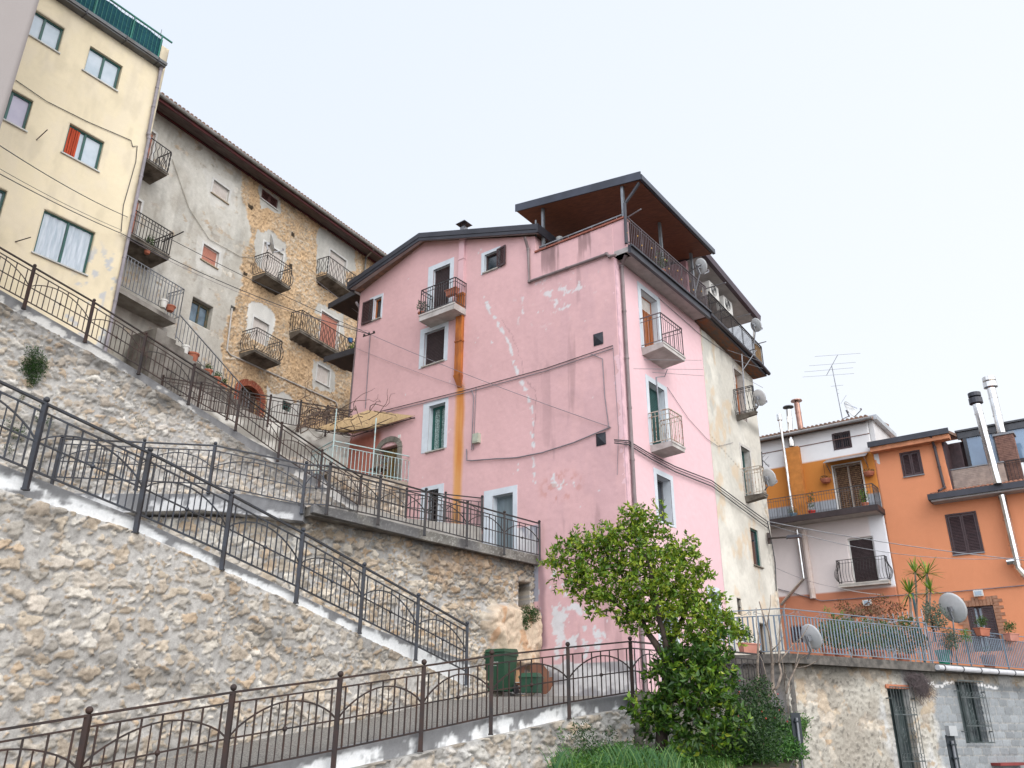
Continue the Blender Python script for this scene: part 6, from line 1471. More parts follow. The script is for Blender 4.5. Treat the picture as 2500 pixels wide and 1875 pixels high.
def w5(X,Z):
    H,c,M,n,n2,n3,p=rough(X,Z)
    ex=ss(.57,.62,fbm(X*1.6,Z*1.6,410,5)+.08*ss(2.2,3.2,Z)+.08*ss(1.8,.0,X)-.03)
    H2=(n3-.5)*.05+(n2-.5)*.06; H=(H*.5-.03)*ex+H2*(1-ex); c=mixc(p,c*col(1.0,.93,.84),ex)
    # concrete blocks to the right
    bw,bh=.42,.215; r=np.floor(Z/bh); u=(X+(r%2)*bw/2)/bw; fx=np.abs(u-np.floor(u)-.5); fz=np.abs(Z/bh-r-.5)
    j=np.maximum(ss(.455,.485,fx),ss(.42,.465,fz)); rb=_h(np.floor(u),r,420)
    bc=col(.245,.26,.27)*(.80+.35*rb)[...,None]*(.85+.3*n3)[...,None]; bc=mixc(bc,col(.31,.305,.29)*np.ones_like(bc)*(.7+.5*n2)[...,None],j*ss(.35,.6,n2+.1)); bc=bc*(1-.25*j*ss(.5,.4,n2))[...,None]
    k=ss(-.12,.12,X-xb+(fbm(Z*1.6,X*.0,421,3)-.5)*.9)*ss(3.05,2.9,Z+(n2-.5)*.2)
    c=mixc(c,bc,k); H=H*(1-k)+k*(-.012*j+(n3-.5)*.008)
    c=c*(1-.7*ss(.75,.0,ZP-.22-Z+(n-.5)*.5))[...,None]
    c=mixc(c,col(.62,.61,.60)*np.ones_like(c),((np.abs(Z-2.92-.05*np.sin(X*5)-(n2-.5)*.2)<.035)&(X>xb-.4)&(X<xb+3.2))*ss(.4,.55,n)[...]*.9)
    return H,c
g1=RC(FK,'3b',1262,972,1400,1000); gw1=(g1[0],g1[1]+.05,.3,g1[3]); g2=RC(FK,'3b',1750,925,2000,1370); gw2=(g2[0],g2[1]-.0,g2[2],g2[3])
RW=thing('rubble_house_wall','rough lime and block wall with two barred windows below the right terrace','wall',FK,(5,0,0))
off=.16
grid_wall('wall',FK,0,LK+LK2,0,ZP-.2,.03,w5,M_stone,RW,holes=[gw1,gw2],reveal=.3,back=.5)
for c_ in RW.children: c_.location.y+=off
def barred(r,lab):
    w_=window(FK,RW,r,'glass',pm('dark_teal_frame',(.03,.045,.045),.5),None,rec=.2+off,glass=pm('dim_green_glass',(.07,.09,.09),.15,0,(.025,.03,.033),2.5,.5),split=.45)
    m=MB(); x0,x1,z0,z1=r; x0-=.06;x1+=.06;z1+=.05; y=.02
    n=8
    for i in range(n+1): x=x0+(x1-x0)*i/n; m.bar((x,y,z0),(x,y,z1),.012)
    for z in (z0+.02,z1-.02,z0+(z1-z0)*.27,z0+(z1-z0)*.72): m.bar((x0,y-.005,z),(x1,y-.005,z),.014,.03)
    for zc in (z0+(z1-z0)*.33,z0+(z1-z0)*.78):
        for i in range(n):
            xc=x0+(x1-x0)*(i+.5)/n; P=[(xc+.05*math.cos(t*math.pi/6),y-.01,zc-.01+.05*math.sin(t*math.pi/6)) for t in range(13)]; m.tube(P,.006,4)
    zc=z0+(z1-z0)*.52
    for k in (.3,.7):
        xc=x0+(x1-x0)*k
        for s in (-1,1):
            for g in (-1,1):
                P=[(xc+s*(.02+.05*math.sin(t*.6)),y-.012,zc+g*t*.028) for t in range(7)]; m.tube(P,.007,4)
    for z in (z0+.3,z1-.3):
        m.bar((x1,y,z),(x1+.06,off,z),.03); m.bar((x0,y,z),(x0-.06,off,z),.03)
    m.build('grille',pm('green_black_iron',(.035,.05,.05),.55,.1,(.10,.11,.11),6),w_)
barred(gw1,0); barred(gw2,1)
m=MB(); m.box(gw1[0]-.05,gw1[1]+.08,off-.03,off+.05,gw1[3]+.0,gw1[3]+.1); m.build('brick_lintel',pm('tile_lintel',(.45,.17,.09),.9,0,(.36,.13,.07),7),RW)
for (a,b,c_,d) in ((1205,930,1255,1075),(1700,930,1740,1000)):
    r=RC(FK,'3b',a,b,c_,d); 
# side return of the wall (left of corner)
sw_=grid_wall('side_wall',FKL,-2.2,LKL+.0,0,ZP-.2,.05,lambda X,Z:(rough(X,Z,431)[0]*.4-.14,rough(X,Z,431)[6]*col(.40,.40,.42)),M_stone,None,back=.5); hang(sw_,RW,FKL)
# gutter along the far edge
m=MB(); m.tube([FK2.w(0.05,-.08,ZP-.12),FK2.w(LK2,-.08,ZP-.12)],.075,12); gx=m.build('gutter_pipe',pm('white_gutter',(.55,.55,.57),.5,0,(.45,.45,.46),3)); tag(gx,'white gutter pipe hung along the right terrace edge','gutter')
for i in range(9): x=.3+i*.9; a=FK2.w(x,-.08,ZP-.12); b=FK2.w(x+.04,-.08,ZP-.12); m=MB(); m.tube([a,b],.085,10); m.build('pipe_clamp',FLASH,gx)
# terrace railing
GRY=pm('blue_grey_paint',(.155,.20,.255),.5,.1,(.12,.15,.185),5); GRR=pm('rusting_grey_paint',(.16,.20,.245),.5,.1,(.17,.15,.13),6,lo=.5,hi=.66)
def prail(label,F,x0,x1,h,p,mat,flat=.03,scroll=True,z0=ZP,group=None,posts=()):
    T=thing('terrace_railing',label,'railing',F,((x0+x1)/2,0,z0),group); m=MB(); n=int((x1-x0)/p)
    for i in range(n+1): x=x0+(x1-x0)*i/n; m.bar((x,0,z0+.06),(x,0,z0+h-.16),.012,flat,up=(0,0,1)) if False else m.box(x-.019,x+.019,-.007,.007,z0+.07,z0+h-.16)
    m.build('bars',mat,T); m=MB()
    for z in (z0+.06,z0+h-.16,z0+h): m.bar((x0,0,z),(x1,0,z),.03,.022)
    for x in [x0,x1]+list(posts): m.bar((x,0,z0),(x,0,z0+h),.035)
    if scroll:
        k=int((x1-x0)/.9)
        for i in range(k):
            xc=x0+(x1-x0)*(i+.5)/k
            for s in (-1,1):
                P=[]
                for t in range(16): a=t/15*math.pi*3; r=.055*(1-t/22); P.append((xc+s*(.07+r*math.cos(a)),-.0,z0+h-.08+r*math.sin(a)))
                m.tube(P,.006,4); m.tube([(xc+s*.13,0,z0+h-.08),(xc+s*.3,0,z0+h-.13)],.006,4)
    m.build('frame',mat,T)
    return T
hP=FK.at('3b',518,403)[1]-ZP
prail('pale blue grey flat bar railing with scrolls along the front of the right terrace',FK,0,LK,hP,.115,GRR,.03)
prail('short blue grey railing with scrolls on the left return of the terrace',FKL,0,LKL,hP,.13,GRY,.03)
prail('long grey bar railing with dark posts above the white gutter',FK2,0,LK2,1.0,.095,GRY,.028,posts=(1.9,3.9,5.9))
# rear fence of pointed bars, rising behind the front railing
fa=atD('3b',930,740,27.5); fb=atD('3b',1480,740,31); FF=Fr((fa[0],fa[1]),math.degrees(math.atan2(fb[0]-fa[0],fb[1]-fa[1])))
fa_=FF.at('3b',930,490); fb_=FF.at('3b',1470,405)
PF=thing('picket_fence','light grey pointed steel picket fence behind the terrace railing','fence',FF,((fa_[0]+fb_[0])/2,0,ZP)); m=MB(); n=15
for i in range(n+1):
    t=i/n; x=fa_[0]+(fb_[0]-fa_[0])*t; zt=fa_[1]+(fb_[1]-fa_[1])*t; m.box(x-.02,x+.02,-.01,.01,ZP+.1,zt-.04); m.hexa([(x-.02,-.01,zt-.04),(x+.02,-.01,zt-.04),(x+.02,.01,zt-.04),(x-.02,.01,zt-.04)],[(x-.002,-.002,zt+.03),(x+.002,-.002,zt+.03),(x+.002,.002,zt+.03),(x-.002,.002,zt+.03)])
m.build('pickets',pm('light_steel',(.33,.36,.40),.5,.1),PF)
m=MB(); m.bar((fa_[0],.02,fa_[1]-.25),(fb_[0],.02,fb_[1]-.25),.03); m.bar((fa_[0],.02,ZP+.6),(fb_[0],.02,ZP+.6),.03); m.build('rails',MATS['light_steel'],PF)
p0=atD('3b',1490,740,30.5); m=MB(); t_=atD('3b',1452,285,30.5); m.tube([(p0[0],p0[1],ZP),(p0[0]-.0,p0[1],t_[2])],.04,8); tag(m.build('fence_pole',pm('teal_pole',(.03,.09,.11),.5)),'tall dark teal pole at the end of the picket fence','pole')
for p,r,l,mo in ((atD('3b',672,608,22.5),.31,'grey satellite dish fixed low on the front terrace railing beside bare branches',(-.1,.1,-.5)),(atD('3b',1690,400,28.0),.44,'largest satellite dish in front of the brick framed door',(-.1,.1,-1.6))):
    dish(l,tuple(p),SUN_T,r,mount=tuple(p+np.array(mo)))
def RD(a,b,y=-.13): x,z=FK2.at('3b',a,b,y=y); return FK2.w(x,y,z)
# ---- planters and pots
def trough(label,pos,w,az,mat,plant=True,group='flower troughs'):
    F=Fr(pos,az); z=pos[2]; T=thing('flower_trough',label,'planter',F,(0,0,z),group); m=MB(); m.hexa([(-w/2+.04,-.07,z),(w/2-.04,-.07,z),(w/2-.04,.07,z),(-w/2+.04,.07,z)],[(-w/2,-.1,z+.2),(w/2,-.1,z+.2),(w/2,.1,z+.2),(-w/2,.1,z+.2)])
    m.box(-w/2-.015,w/2+.015,-.115,.115,z+.2,z+.225); m.build('box',mat,T)
    if plant:
        rng=np.random.default_rng(int(pos[0]*100)); m=MB()
        for _ in range(5): leafcloud(m,(rng.uniform(-w/2,w/2)*.8,0,z+.33+rng.random()*.15),(.10,.1,.14),60,.06,rng)
        m.build('foliage',LG,T,fix=False)
    return T
TERRP=pm('pink_terracotta',(.46,.21,.16),.8,0,(.36,.15,.11),4)
trough('pink terracotta trough with upright plant on the short terrace return',tuple(atD('3b',235,722,21.5)),.55,60,TERRP)
trough('brown plastic trough hooked on the railing before the lace curtain',RD(1918,598),.5,60,TERRA)
trough('pale pink trough hooked on the railing near the right picture edge',RD(2130,635),.5,60,TERRP)
pot_proto('bright green plastic bucket standing behind the terrace bars',(*RD(1640,790,.35)[:2],ZP),.2,.42,pm('bright_green_plastic',(.0,.35,.20),.4),None,None,'bucket','bucket')
for i,(a,b,D,r,h,l,pl) in enumerate([(800,700,24.5,.16,.28,'terracotta pot with mixed flowers behind the left part of the front bars',(.7,.3,350,.07,LG)),(880,705,24.8,.16,.26,'terracotta pot with leafy plant, second behind the front bars',(.6,.28,300,.07,LG)),(1010,700,25.5,.17,.3,'terracotta pot with leafy plant in the middle behind the front bars',(.6,.28,300,.07,LG)),(1150,700,26,.18,.3,'large dark pot near the middle of the front railing',(.6,.3,260,.08,LG)),(1330,700,27.6,.18,.3,'reddish pot at the foot of the yucca plants',(.5,.25,200,.08,LG)),(1950,740,30.3,.2,.4,'red pot standing behind the bars under the brown trough',(.3,.15,100,.06,LG))]):
    p=atD('3b',a,b,D); pot_proto(l,(p[0],p[1],ZP),r,h,TERRA,pl,'pots along the right terrace')
# ---------------------------------------------------------------- bits on the wall and street
def signback(label,z,tl,br,D,pole,boxtop=False):
    c=atD(z,(tl[0]+br[0])/2,(tl[1]+br[1])/2,D); F=Fr((c[0],c[1]),84); a=F.at(z,tl[0],tl[1]); b=F.at(z,br[0],br[1])
    T=thing('road_sign',label,'sign',F,(0,0,0),'road signs seen from behind'); x0,x1=sorted((a[0],b[0])); m=MB(); m.box(x0,x1,.03,.05,b[1],a[1])
    m.build('panel',pm('dark_sign_back',(.02,.028,.034),.5),T); m=MB(); m.tube([(0,0,0),(0,0,a[1]-.08)],.022,10); m.build('pole',GREYM,T)
    for z_ in (b[1]+.15,a[1]-.15):
        m=MB(); m.box(-.045,.045,-.03,.03,z_,z_+.025); m.build('clamp',MATS['dark_sign_back'],T)
    return T,F
signback('dark back of a tall road sign in front of the rubble wall beside the bushes','3b',(535,1150),(640,1450),16,None)
T,F=signback('dark back of a road sign by the block wall, small box on top','3b',(1655,1312),(1765,1560),16,None)
p=F.at('3b',1685,1283); m=MB(); m.box(p[0]-.06,p[0]+.07,-.06,.06,p[1]-.07,p[1]+.08); m.build('box',pm('pale_box',(.45,.46,.46),.6),T)
p=FK.at('3b',2000,1520,y=.05); m=MB(); m.box(p[0],p[0]+1.4,-.12,.16,p[1]-.04,p[1]+.03); tag(m.build('red_ledge',pm('dark_red_paint',(.22,.035,.03),.6),None,F=FK),'dark red metal ledge at the bottom right of the block wall','ledge')
# street lamp bracket on the cream corner
p=dpos(FP,'3a',70,1185,-.1); q=dpos(FP,'3a',190,1178,-1.0); q=tuple(np.array(atD('3a',190,1178,29.0))); q2=tuple(np.array(atD('3a',268,1170,28.8)))
T=thing('street_lamp','wall mounted street lamp on a thin arm at the corner of the cream house','street lamp',WF,p); m=MB(); m.tube([p,q],.03,8); m.bar((p[0],p[1],p[2]-.2),(p[0],p[1],p[2]+.2),.12,.05); m.build('arm',IRONB,T)
m=MB(); m.hexa([tuple(np.array(q)+np.array(o)) for o in ((-.05,-.08,-.05),(.0,-.1,-.05),(.0,.1,-.05),(-.05,.08,-.05))],[tuple(np.array(q)+np.array(o)) for o in ((-.05,-.08,.05),(.0,-.1,.06),(.0,.1,.06),(-.05,.08,.05))]); m.bar(q,q2,.2,.09); m.build('lamp_head',pm('lamp_head_grey',(.09,.10,.12),.4,.4),T)
# wall under the right part of the lower landing
pA=r1[-1]; pB=rb[-1]
FWL=Fr((pA[0],pA[1]),math.degrees(math.atan2(pB[0]-pA[0],pB[1]-pA[1]))); LWL=math.hypot(pB[0]-pA[0],pB[1]-pA[1])
wl=grid_wall('landing_wall',FWL,0,LWL,0,2.05,.05,lambda X,Z:(rough(X,Z,441)[0],rough(X,Z,441)[6]*col(.42,.42,.42)),M_stone,None,back=.5); wl.location.x-=0; tag(wl,'grey wall under the lower landing hidden behind the orange tree','retaining wall')
m=MB(); e_=pB; PL2=[(pA[0],pA[1]),(pB[0],pB[1]),FP.w(5.5,-.6,0)[:2],FP.w(2.,.0,0)[:2],FP.w(.5,-.3,0)[:2]]
m.prism([tuple(x) for x in PL2],2.04,2.3,'xy'); o_=m.build('path',CONC); tag(o_,kind='structure')
m=MB(); z_=pB[2]
# ================================================================ VEGETATION, BINS, CABLES
# ---- garden bank
GS=pm('garden_soil',(.06,.045,.03),.95,0,(.03,.045,.02),6,.2,bump=.6)
bf=[atD('3c',640,1668,12.6),atD('3c',1000,1655,12.8),atD('3c',1340,1640,13.),atD('3c',1650,1622,13.4),atD('3b',200,1500,13.8),atD('3b',470,1470,14.2)]
zf_=1.10
m=MB(); N=len(bf)
fr_=[(p[0],p[1]) for p in bf]; bk=[F1.w(7.55,-.1,0)[:2],F1.w(8.4,-.1,0)[:2],F1.w(9.3,-.1,0)[:2],(rb[1][0],rb[1][1]-.2),(rb[3][0],rb[3][1]-.2),FK.w(.3,-.1,0)[:2]]
zb_=[1.12,1.15,1.22,1.42,1.65,1.85]
R_=8
def bank(i,t):
    n_=len(fr_)-1; k=min(int(i),n_-1); u=i-k
    a=np.array(fr_[k])*(1-u)+np.array(fr_[k+1])*u; b=np.array(bk[k])*(1-u)+np.array(bk[k+1])*u; zb=zb_[k]*(1-u)+zb_[k+1]*u
    p=a*(1-t)+b*t; return (p[0],p[1],zf_-.10+(zb-zf_+.10)*t+.1*math.sin(i*3+t*5)*t)
for i in range(26):
    for j in range(R_+1): m.v.append(bank(i*5/25,j/R_))
for i in range(25):
    for j in range(R_): a=i*(R_+1)+j; m.f.append((a,a+1,a+R_+2,a+R_+1))
o_=m.build('ground',GS,None,smooth=True); tag(o_,kind='structure')
# planter wall of split bricks at the very bottom
BW=thing('brick_planter_wall','low wall of buff bricks set on edge along the planted bank','wall',WF,(bf[3][0],bf[3][1],0))
m=MB(); pts=[np.array(p[:2]) for p in bf]; pts=[pts[0]+(pts[0]-pts[1])*1.2]+pts
for a,b in zip(pts[:-1],pts[1:]):
    d=b-a; L=np.linalg.norm(d); d/=L; n=np.array([d[1],-d[0]]); k=int(L/.075)
    for i in range(k):
        p=a+d*(i+.5)*L/k; h=zf_+.03+.012*math.sin(i*2.3); w_=.03
        q=[p-d*w_+n*.11,p+d*w_+n*.11,p+d*w_-n*.11,p-d*w_-n*.11]; m.hexa([(v[0],v[1],.86) for v in q],[(v[0],v[1],h) for v in q])
m.build('bricks',pm('buff_bricks',(.33,.22,.15),.9,0,(.22,.14,.10),5,.2,bump=.3),BW)
m=MB()
for a,b in zip(pts[:-1],pts[1:]):
    d=b-a; L=np.linalg.norm(d); d/=L; n=np.array([d[1],-d[0]]); q=[a+n*.10,b+n*.10,b-n*.10,a-n*.10]; m.hexa([(v[0],v[1],0) for v in q],[(v[0],v[1],.86) for v in q])
m.build('base',CONCL,BW)
# ---- ground cover
GC1=leafmat('ground_cover_leaves',(.025,.09,.015),(.07,.18,.025),(.15,.28,.04))
rng=np.random.default_rng(11); m=MB()
for k in range(620):
    i=rng.random()*5; t=(.10 if i<1.8 else .24)+(.9 if i<1.8 else .76)*rng.random(); p=bank(i,t); s_=.10+.10*rng.random()
    if i<1.6: s_*=.85
    leafcloud(m,(p[0],p[1],p[2]+s_*.5),(s_*1.5,s_*1.5,s_*(.8+rng.random()*1.1)),48,.05,rng,surf=.6)
tag(m.build('ground_cover',GC1,None,fix=False),'low leafy weeds covering the planted bank','ground cover',kind='stuff')
# grass tufts
m=MB(); 
for k in range(1700):
    i=rng.random()*3.4; t=rng.random()**1.3; p=np.array(bank(i,t)); a=rng.random()*6.28; h=.07+.15*rng.random(); l=np.array([math.cos(a),math.sin(a),0])*h*.5; w_=np.array([-math.sin(a),math.cos(a),0])*.006
    b=len(m.v); q=p+np.array([0,0,h*.6])+l*.4; r=p+np.array([0,0,h])+l; m.v+=[tuple(p-w_),tuple(p+w_),tuple(q+w_),tuple(q-w_),tuple(r)]; m.f+=[(b,b+1,b+2,b+3),(b+3,b+2,b+4)]
tag(m.build('grass',leafmat('grass_blades',(.05,.13,.02),(.10,.21,.035),(.24,.27,.09)),None,fix=False),'bright green grass among the weeds on the bank','grass',kind='stuff')
# irises
IR=leafmat('iris_blades',(.025,.10,.03),(.07,.18,.05),(.17,.28,.08))
for k,(a,b,D,sc) in enumerate([(640,1620,12.9,1.),(700,1600,13.1,.9),(905,1610,13.4,.8),(985,1585,13.8,1.),(1040,1590,13.9,1.),(1095,1590,13.8,.95),(1150,1600,13.7,.9),(1250,1580,13.6,.8),(1330,1590,13.5,.7)]):
    c=atD('3c',a,b+40,D); T=thing('iris_plant',('first','second','third','fourth','fifth','sixth','seventh','eighth','ninth')[k]+' clump of sword shaped iris leaves from the left on the bank','plant',WF,tuple(c),'iris clumps on the bank'); rg=np.random.default_rng(50+k); m=MB()
    for _ in range(16):
        a_=rg.normal()*.5+(0 if rg.random()<.5 else math.pi); h=(.24+.17*rg.random())*sc; o_=rg.normal(size=2)*.07; w_=.011
        d=np.array([math.cos(a_),math.sin(a_)*.6]); P=[np.array([c[0]+o_[0],c[1]+o_[1],c[2]-.1])+np.array([d[0]*h*t*t*.55,d[1]*h*t*t*.55,(h+.1)*t*(1-.12*t)]) for t in (0,.35,.7,1)]
        nrm=np.array([-d[1],d[0],0.]); nrm=np.array([d[0],d[1],0.])*.8
        b_=len(m.v)
        for i_,p in enumerate(P): ww=w_*(1,.95,.7,.05)[i_]; m.v+=[tuple(p-nrm*ww),tuple(p+nrm*ww)]
        for i_ in range(3): m.f.append((b_+2*i_,b_+2*i_+1,b_+2*i_+3,b_+2*i_+2))
    m.build('blades',IR,T,fix=False)
# ---- orange tree
OT=thing('orange_tree','evergreen citrus tree with dense glossy crown leaning over the lower landing','tree',WF,tuple(atD('3c',1262,1580,15.0)))
BK=pm('tree_bark',(.075,.055,.045),.9,0,(.035,.028,.024),9,.2,bump=.7,fine=30)
def tp(a,b,D): return tuple(atD('3c',a,b,D))
base_=atD('3c',1262,1600,15.0); m=MB()
lim=[([(1262,1610,15),(1268,1450,15),(1290,1250,15.05),(1300,1080,15.1),(1285,1000,15.1)],[.11,.10,.09,.08,.07]),
([(1285,1000,15.1),(1235,920,15.1),(1185,850,15.1),(1120,720,15.1),(1050,560,15.1),(990,400,15.1)],[.065,.06,.05,.04,.028,.014]),
([(1285,1005,15.1),(1290,900,15.0),(1250,760,14.9),(1230,600,14.9),(1180,420,14.8),(1120,260,14.8)],[.06,.05,.045,.035,.025,.01]),
([(1290,1010,15.1),(1340,880,15.3),(1400,740,15.4),(1450,600,15.5),(1460,480,15.5)],[.055,.045,.035,.025,.012]),
([(1150,780,15.1),(1000,680,15.0),(880,600,14.9),(740,540,14.9),(660,520,14.9)],[.035,.028,.02,.014,.008]),
([(1060,580,15.1),(930,480,15.1),(800,420,15.),(690,400,15.)],[.025,.018,.012,.007]),
([(1300,1100,15.1),(1400,1050,15.0),(1500,1000,14.9),(1600,940,14.9)],[.045,.035,.025,.012]),
([(1290,1240,15.05),(1380,1260,14.8),(1480,1300,14.6),(1600,1350,14.5)],[.045,.035,.025,.012]),
([(1400,740,15.4),(1520,760,15.4),(1640,820,15.4)],[.03,.02,.01]),
([(1275,1420,15),(1220,1370,14.8),(1170,1330,14.7)],[.03,.02,.01])]
for P,R in lim: m.tube([tp(*p) for p in P],R,8)
m.build('trunk',BK,OT,smooth=True)
cl=[(1110,170,70,14.8),(1080,230,80,14.9),(1190,210,85,14.9),(1250,140,42,14.9),(1010,250,80,14.9),(940,290,70,15.0),(850,310,85,15),(770,300,45,15),(740,370,75,15),(650,385,55,14.9),(605,400,35,14.9),(680,440,50,14.9),(830,420,95,15),(960,380,110,15),(1100,360,130,14.9),(1240,320,100,15),(1330,390,95,15.2),(1405,360,60,15.3),(1415,310,30,15.3),(1440,450,75,15.4),(1520,500,60,15.4),(1560,520,25,15.4),(660,510,38,14.9),(720,560,50,14.9),(790,510,85,14.9),(900,540,110,14.9),(1040,520,130,14.9),(1180,500,140,14.8),(1310,520,120,15.1),(1430,560,95,15.3),(780,640,50,14.9),(880,670,75,14.9),(980,680,90,14.9),(1080,680,100,14.9),(1200,660,120,14.9),(1330,660,120,15.1),(1450,660,90,15.3),(1540,660,65,15.4),(1050,780,55,15),(1160,790,80,15),(1280,770,90,15),(1400,780,110,15.2),(1520,770,95,15.3),(1600,720,60,15.4),(1630,810,70,15.4),(1690,800,45,15.4),(1700,860,50,15.4),(1600,880,85,15.3),(1480,880,95,15.2),(1360,880,70,15.2),
(1440,990,100,15.0),(1560,980,100,15.0),(1330,990,60,14.9),(1280,1080,75,14.9),(1380,1090,100,14.8),(1510,1090,120,14.8),(1620,1080,80,14.9),(1400,1200,100,14.7),(1530,1210,120,14.7),(1640,1210,70,14.8),(1240,1110,40,14.9),(1330,1180,50,14.8),(1430,1330,110,14.6),(1560,1340,115,14.6),(1660,1330,80,14.7),(1720,1400,45,14.7),(1500,1440,100,14.6),(1620,1450,80,14.6),(1190,1320,80,14.8),(1270,1330,70,14.8),(1170,1400,70,14.9),(1250,1430,70,14.8),(1340,1400,70,14.7),(1130,1310,40,14.9),(1250,1260,35,14.8),(1390,1470,60,14.6)]
OLF=leafmat('citrus_leaves',(.045,.12,.010),(.15,.26,.018),(.36,.42,.04))
OLF2=leafmat('citrus_leaves_young',(.11,.20,.014),(.23,.32,.025),(.42,.45,.05))
rng=np.random.default_rng(23); m=MB(); m2=MB(); m3=MB(); tw=MB()
for (a,b,r,D) in cl:
    c=np.array(tp(a,b,D)); R=r*.4069/FPX*np.linalg.norm(c-EYE)*1.0
    n=int(22+ (R/.1)**2*(27 if b<950 else 19))
    # twigs with leaves: small sprays pointing outwards
    k=max(5,int(n/7))
    for _ in range(k):
        v=rng.normal(size=3); v/=np.linalg.norm(v); s0=c+v*np.array([R,R*1.15,R])*(rng.random()**.4*.92+(.35*rng.random() if rng.random()<.14 else 0)); d=v*.6+rng.normal(size=3)*.5+np.array([0,0,.35]); d/=np.linalg.norm(d); L=.14+.12*rng.random()
        if rng.random()<.5: tw.tube([tuple(s0),tuple(s0+d*L)],.0035,4,cap=False)
        mm=(m2 if rng.random()<.40 else m) if b<930 else (m if rng.random()<.22 else m3)
        for q in range(9):
            t=q/9; p=s0+d*L*t; a_=rng.normal(size=3); a_-=d*(a_@d)*.6; a_+=d*.7; a_/=np.linalg.norm(a_); bb=np.cross(a_,rng.normal(size=3)+np.array([0,0,1.])); bb/=np.linalg.norm(bb)+1e-6
            Lf=(.070+.045*rng.random())*(1. if b<950 else 1.3); w_=Lf*.26; kk=np.cross(a_,bb)*Lf*.10; B=len(mm.v)
            mm.v+=[tuple(p),tuple(p+a_*Lf*.35+bb*w_+kk),tuple(p+a_*Lf),tuple(p+a_*Lf*.35-bb*w_+kk),tuple(p+a_*Lf*.4)]
            mm.f+=[(B,B+1,B+4),(B+1,B+2,B+4),(B,B+4,B+3),(B+4,B+2,B+3)]
tw.build('twigs',BK,OT)
m3.build('lower_crown',leafmat('citrus_leaves_dark',(.018,.055,.008),(.05,.12,.014),(.12,.19,.02)),OT,fix=False); m.build('crown',OLF,OT,fix=False); m2.build('young_leaves',OLF2,OT,fix=False); [tag(o_,kind='stuff') for o_ in OT.children if o_.name.startswith('twigs')]
# ---- shrubs on the bank
def shrub(label,cls,n,s,mat,stem=None,name='shrub',cat='shrub',z='3c',group=None,berries=0):
    c0=atD(z,*cls[0][:2],cls[0][3]); T=thing(name,label,cat,WF,tuple(c0),group); m=MB(); rg=np.random.default_rng(int(cls[0][0]))
    for (a,b,r,D) in cls:
        c=atD(z,a,b,D); R=r*ZM[z][2]/FPX*D; leafcloud(m,c,(R,R,R),int(n*(R/.2)**2),s,rg,surf=.45)
    m.build('foliage',mat,T,fix=False)
    if stem:
        q=MB()
        for P,R in stem: q.tube([tuple(atD(z,*p)) for p in P],R,6)
        q.build('stems',BK,T)
    if berries:
        q=MB(); 
        for _ in range(berries):
            a,b,r,D=cls[rg.integers(len(cls))]; c=atD(z,a,b,D)+rg.normal(size=3)*r*ZM[z][2]/FPX*D*.55; q.ball(tuple(c),.014,6,4)
        q.build('berries',pm('red_berries',(.45,.02,.02),.4),T)
    return T
DG=leafmat('dark_shrub_leaves',(.010,.035,.010),(.03,.075,.016),(.06,.12,.025))
shrub('dark rose bush with a few red hips between the orange tree and the bare shrub',[(1760,1230,70,16.5),(1850,1180,70,17),(1700,1150,45,16.5),(1800,1300,90,16.3),(1900,1290,80,16.8),(1720,1360,70,15.9),(1850,1400,100,15.8),(1950,1400,90,16),(1650,1480,90,15.2),(1780,1500,100,15.1),(1900,1520,100,15.1)],260,.062,DG,berries=26)
shrub('bright green leafy shrub beside the road sign under the rubble wall',[(300,1200,70,17),(420,1250,80,17.2),(350,1330,100,16.5),(480,1350,80,16.8),(200,1300,90,16),(150,1420,90,15.5),(300,1430,100,15.5),(450,1420,80,15.8),(560,1420,60,16.0),(610,1440,45,15.9),(520,1290,50,17.2),(250,1330,90,16),(350,1390,80,15.9),(520,1380,60,16)],330,.062,leafmat('bright_shrub_leaves',(.025,.10,.02),(.07,.18,.03),(.13,.27,.05)),z='3b')
shrub('thin vine creeping up the wall left of the iris clumps',[(665,1420,22,14.6),(672,1480,26,14.5),(690,1540,30,14.3),(660,1590,30,14.0)],160,.05,GC1,name='creeper',cat='creeper')
shrub('dark ivy mass on the wall below the end of the coping',[(760,1450,50,14.8),(820,1440,55,14.8),(790,1520,70,14.4),(850,1530,60,14.3),(740,1390,22,14.9),(950,1490,50,14.9),(960,1440,32,15)],170,.045,DG,name='ivy',cat='ivy')
# leafy clumps growing out of the walls
def wallplant(label,F,pts,mat,n=220,s=.035,y=-.06,name='wall_plant'):
    x,z=F.at(*pts[0][:3]); c0=F.w(x,y,z); T=thing(name,label,'wall plant',WF,c0,'plants growing from the stone walls'); m=MB(); rg=np.random.default_rng(int(pts[0][1]))
    for (zz,a,b,r) in pts:
        x,z=F.at(zz,a,b); c=F.w(x,y,z); D=math.hypot(c[0],c[1]); R=r*ZM[zz][2]/FPX*D; leafcloud(m,c,(R,R*.5,R),int(n*(R/.2)**2),s,rg,surf=.5,droop=.3)
    m.build('foliage',mat,T,fix=False); m=MB(); m.tube([F.w(x,.1,z),F.w(x,-.1,z+.02)],.02,6); m.build('stem',BK,T); return T
WPL=leafmat('wall_plant_leaves',(.012,.04,.008),(.03,.08,.012),(.06,.12,.02))
wallplant('large round green bush growing from the upper stone wall on the left',F3,[('1c',180,1000,75),('1c',200,1080,85),('1c',150,1060,60),('1c',240,1040,55),('1c',180,1150,50)],WPL,420,.045,-.16)
wallplant('leafy plant hanging on the upper wall below the round bush',F3,[('1c',250,1340,50),('1c',220,1380,40),('1c',290,1420,40),('1c',120,1245,30)],WPL,300,.04,-.1)
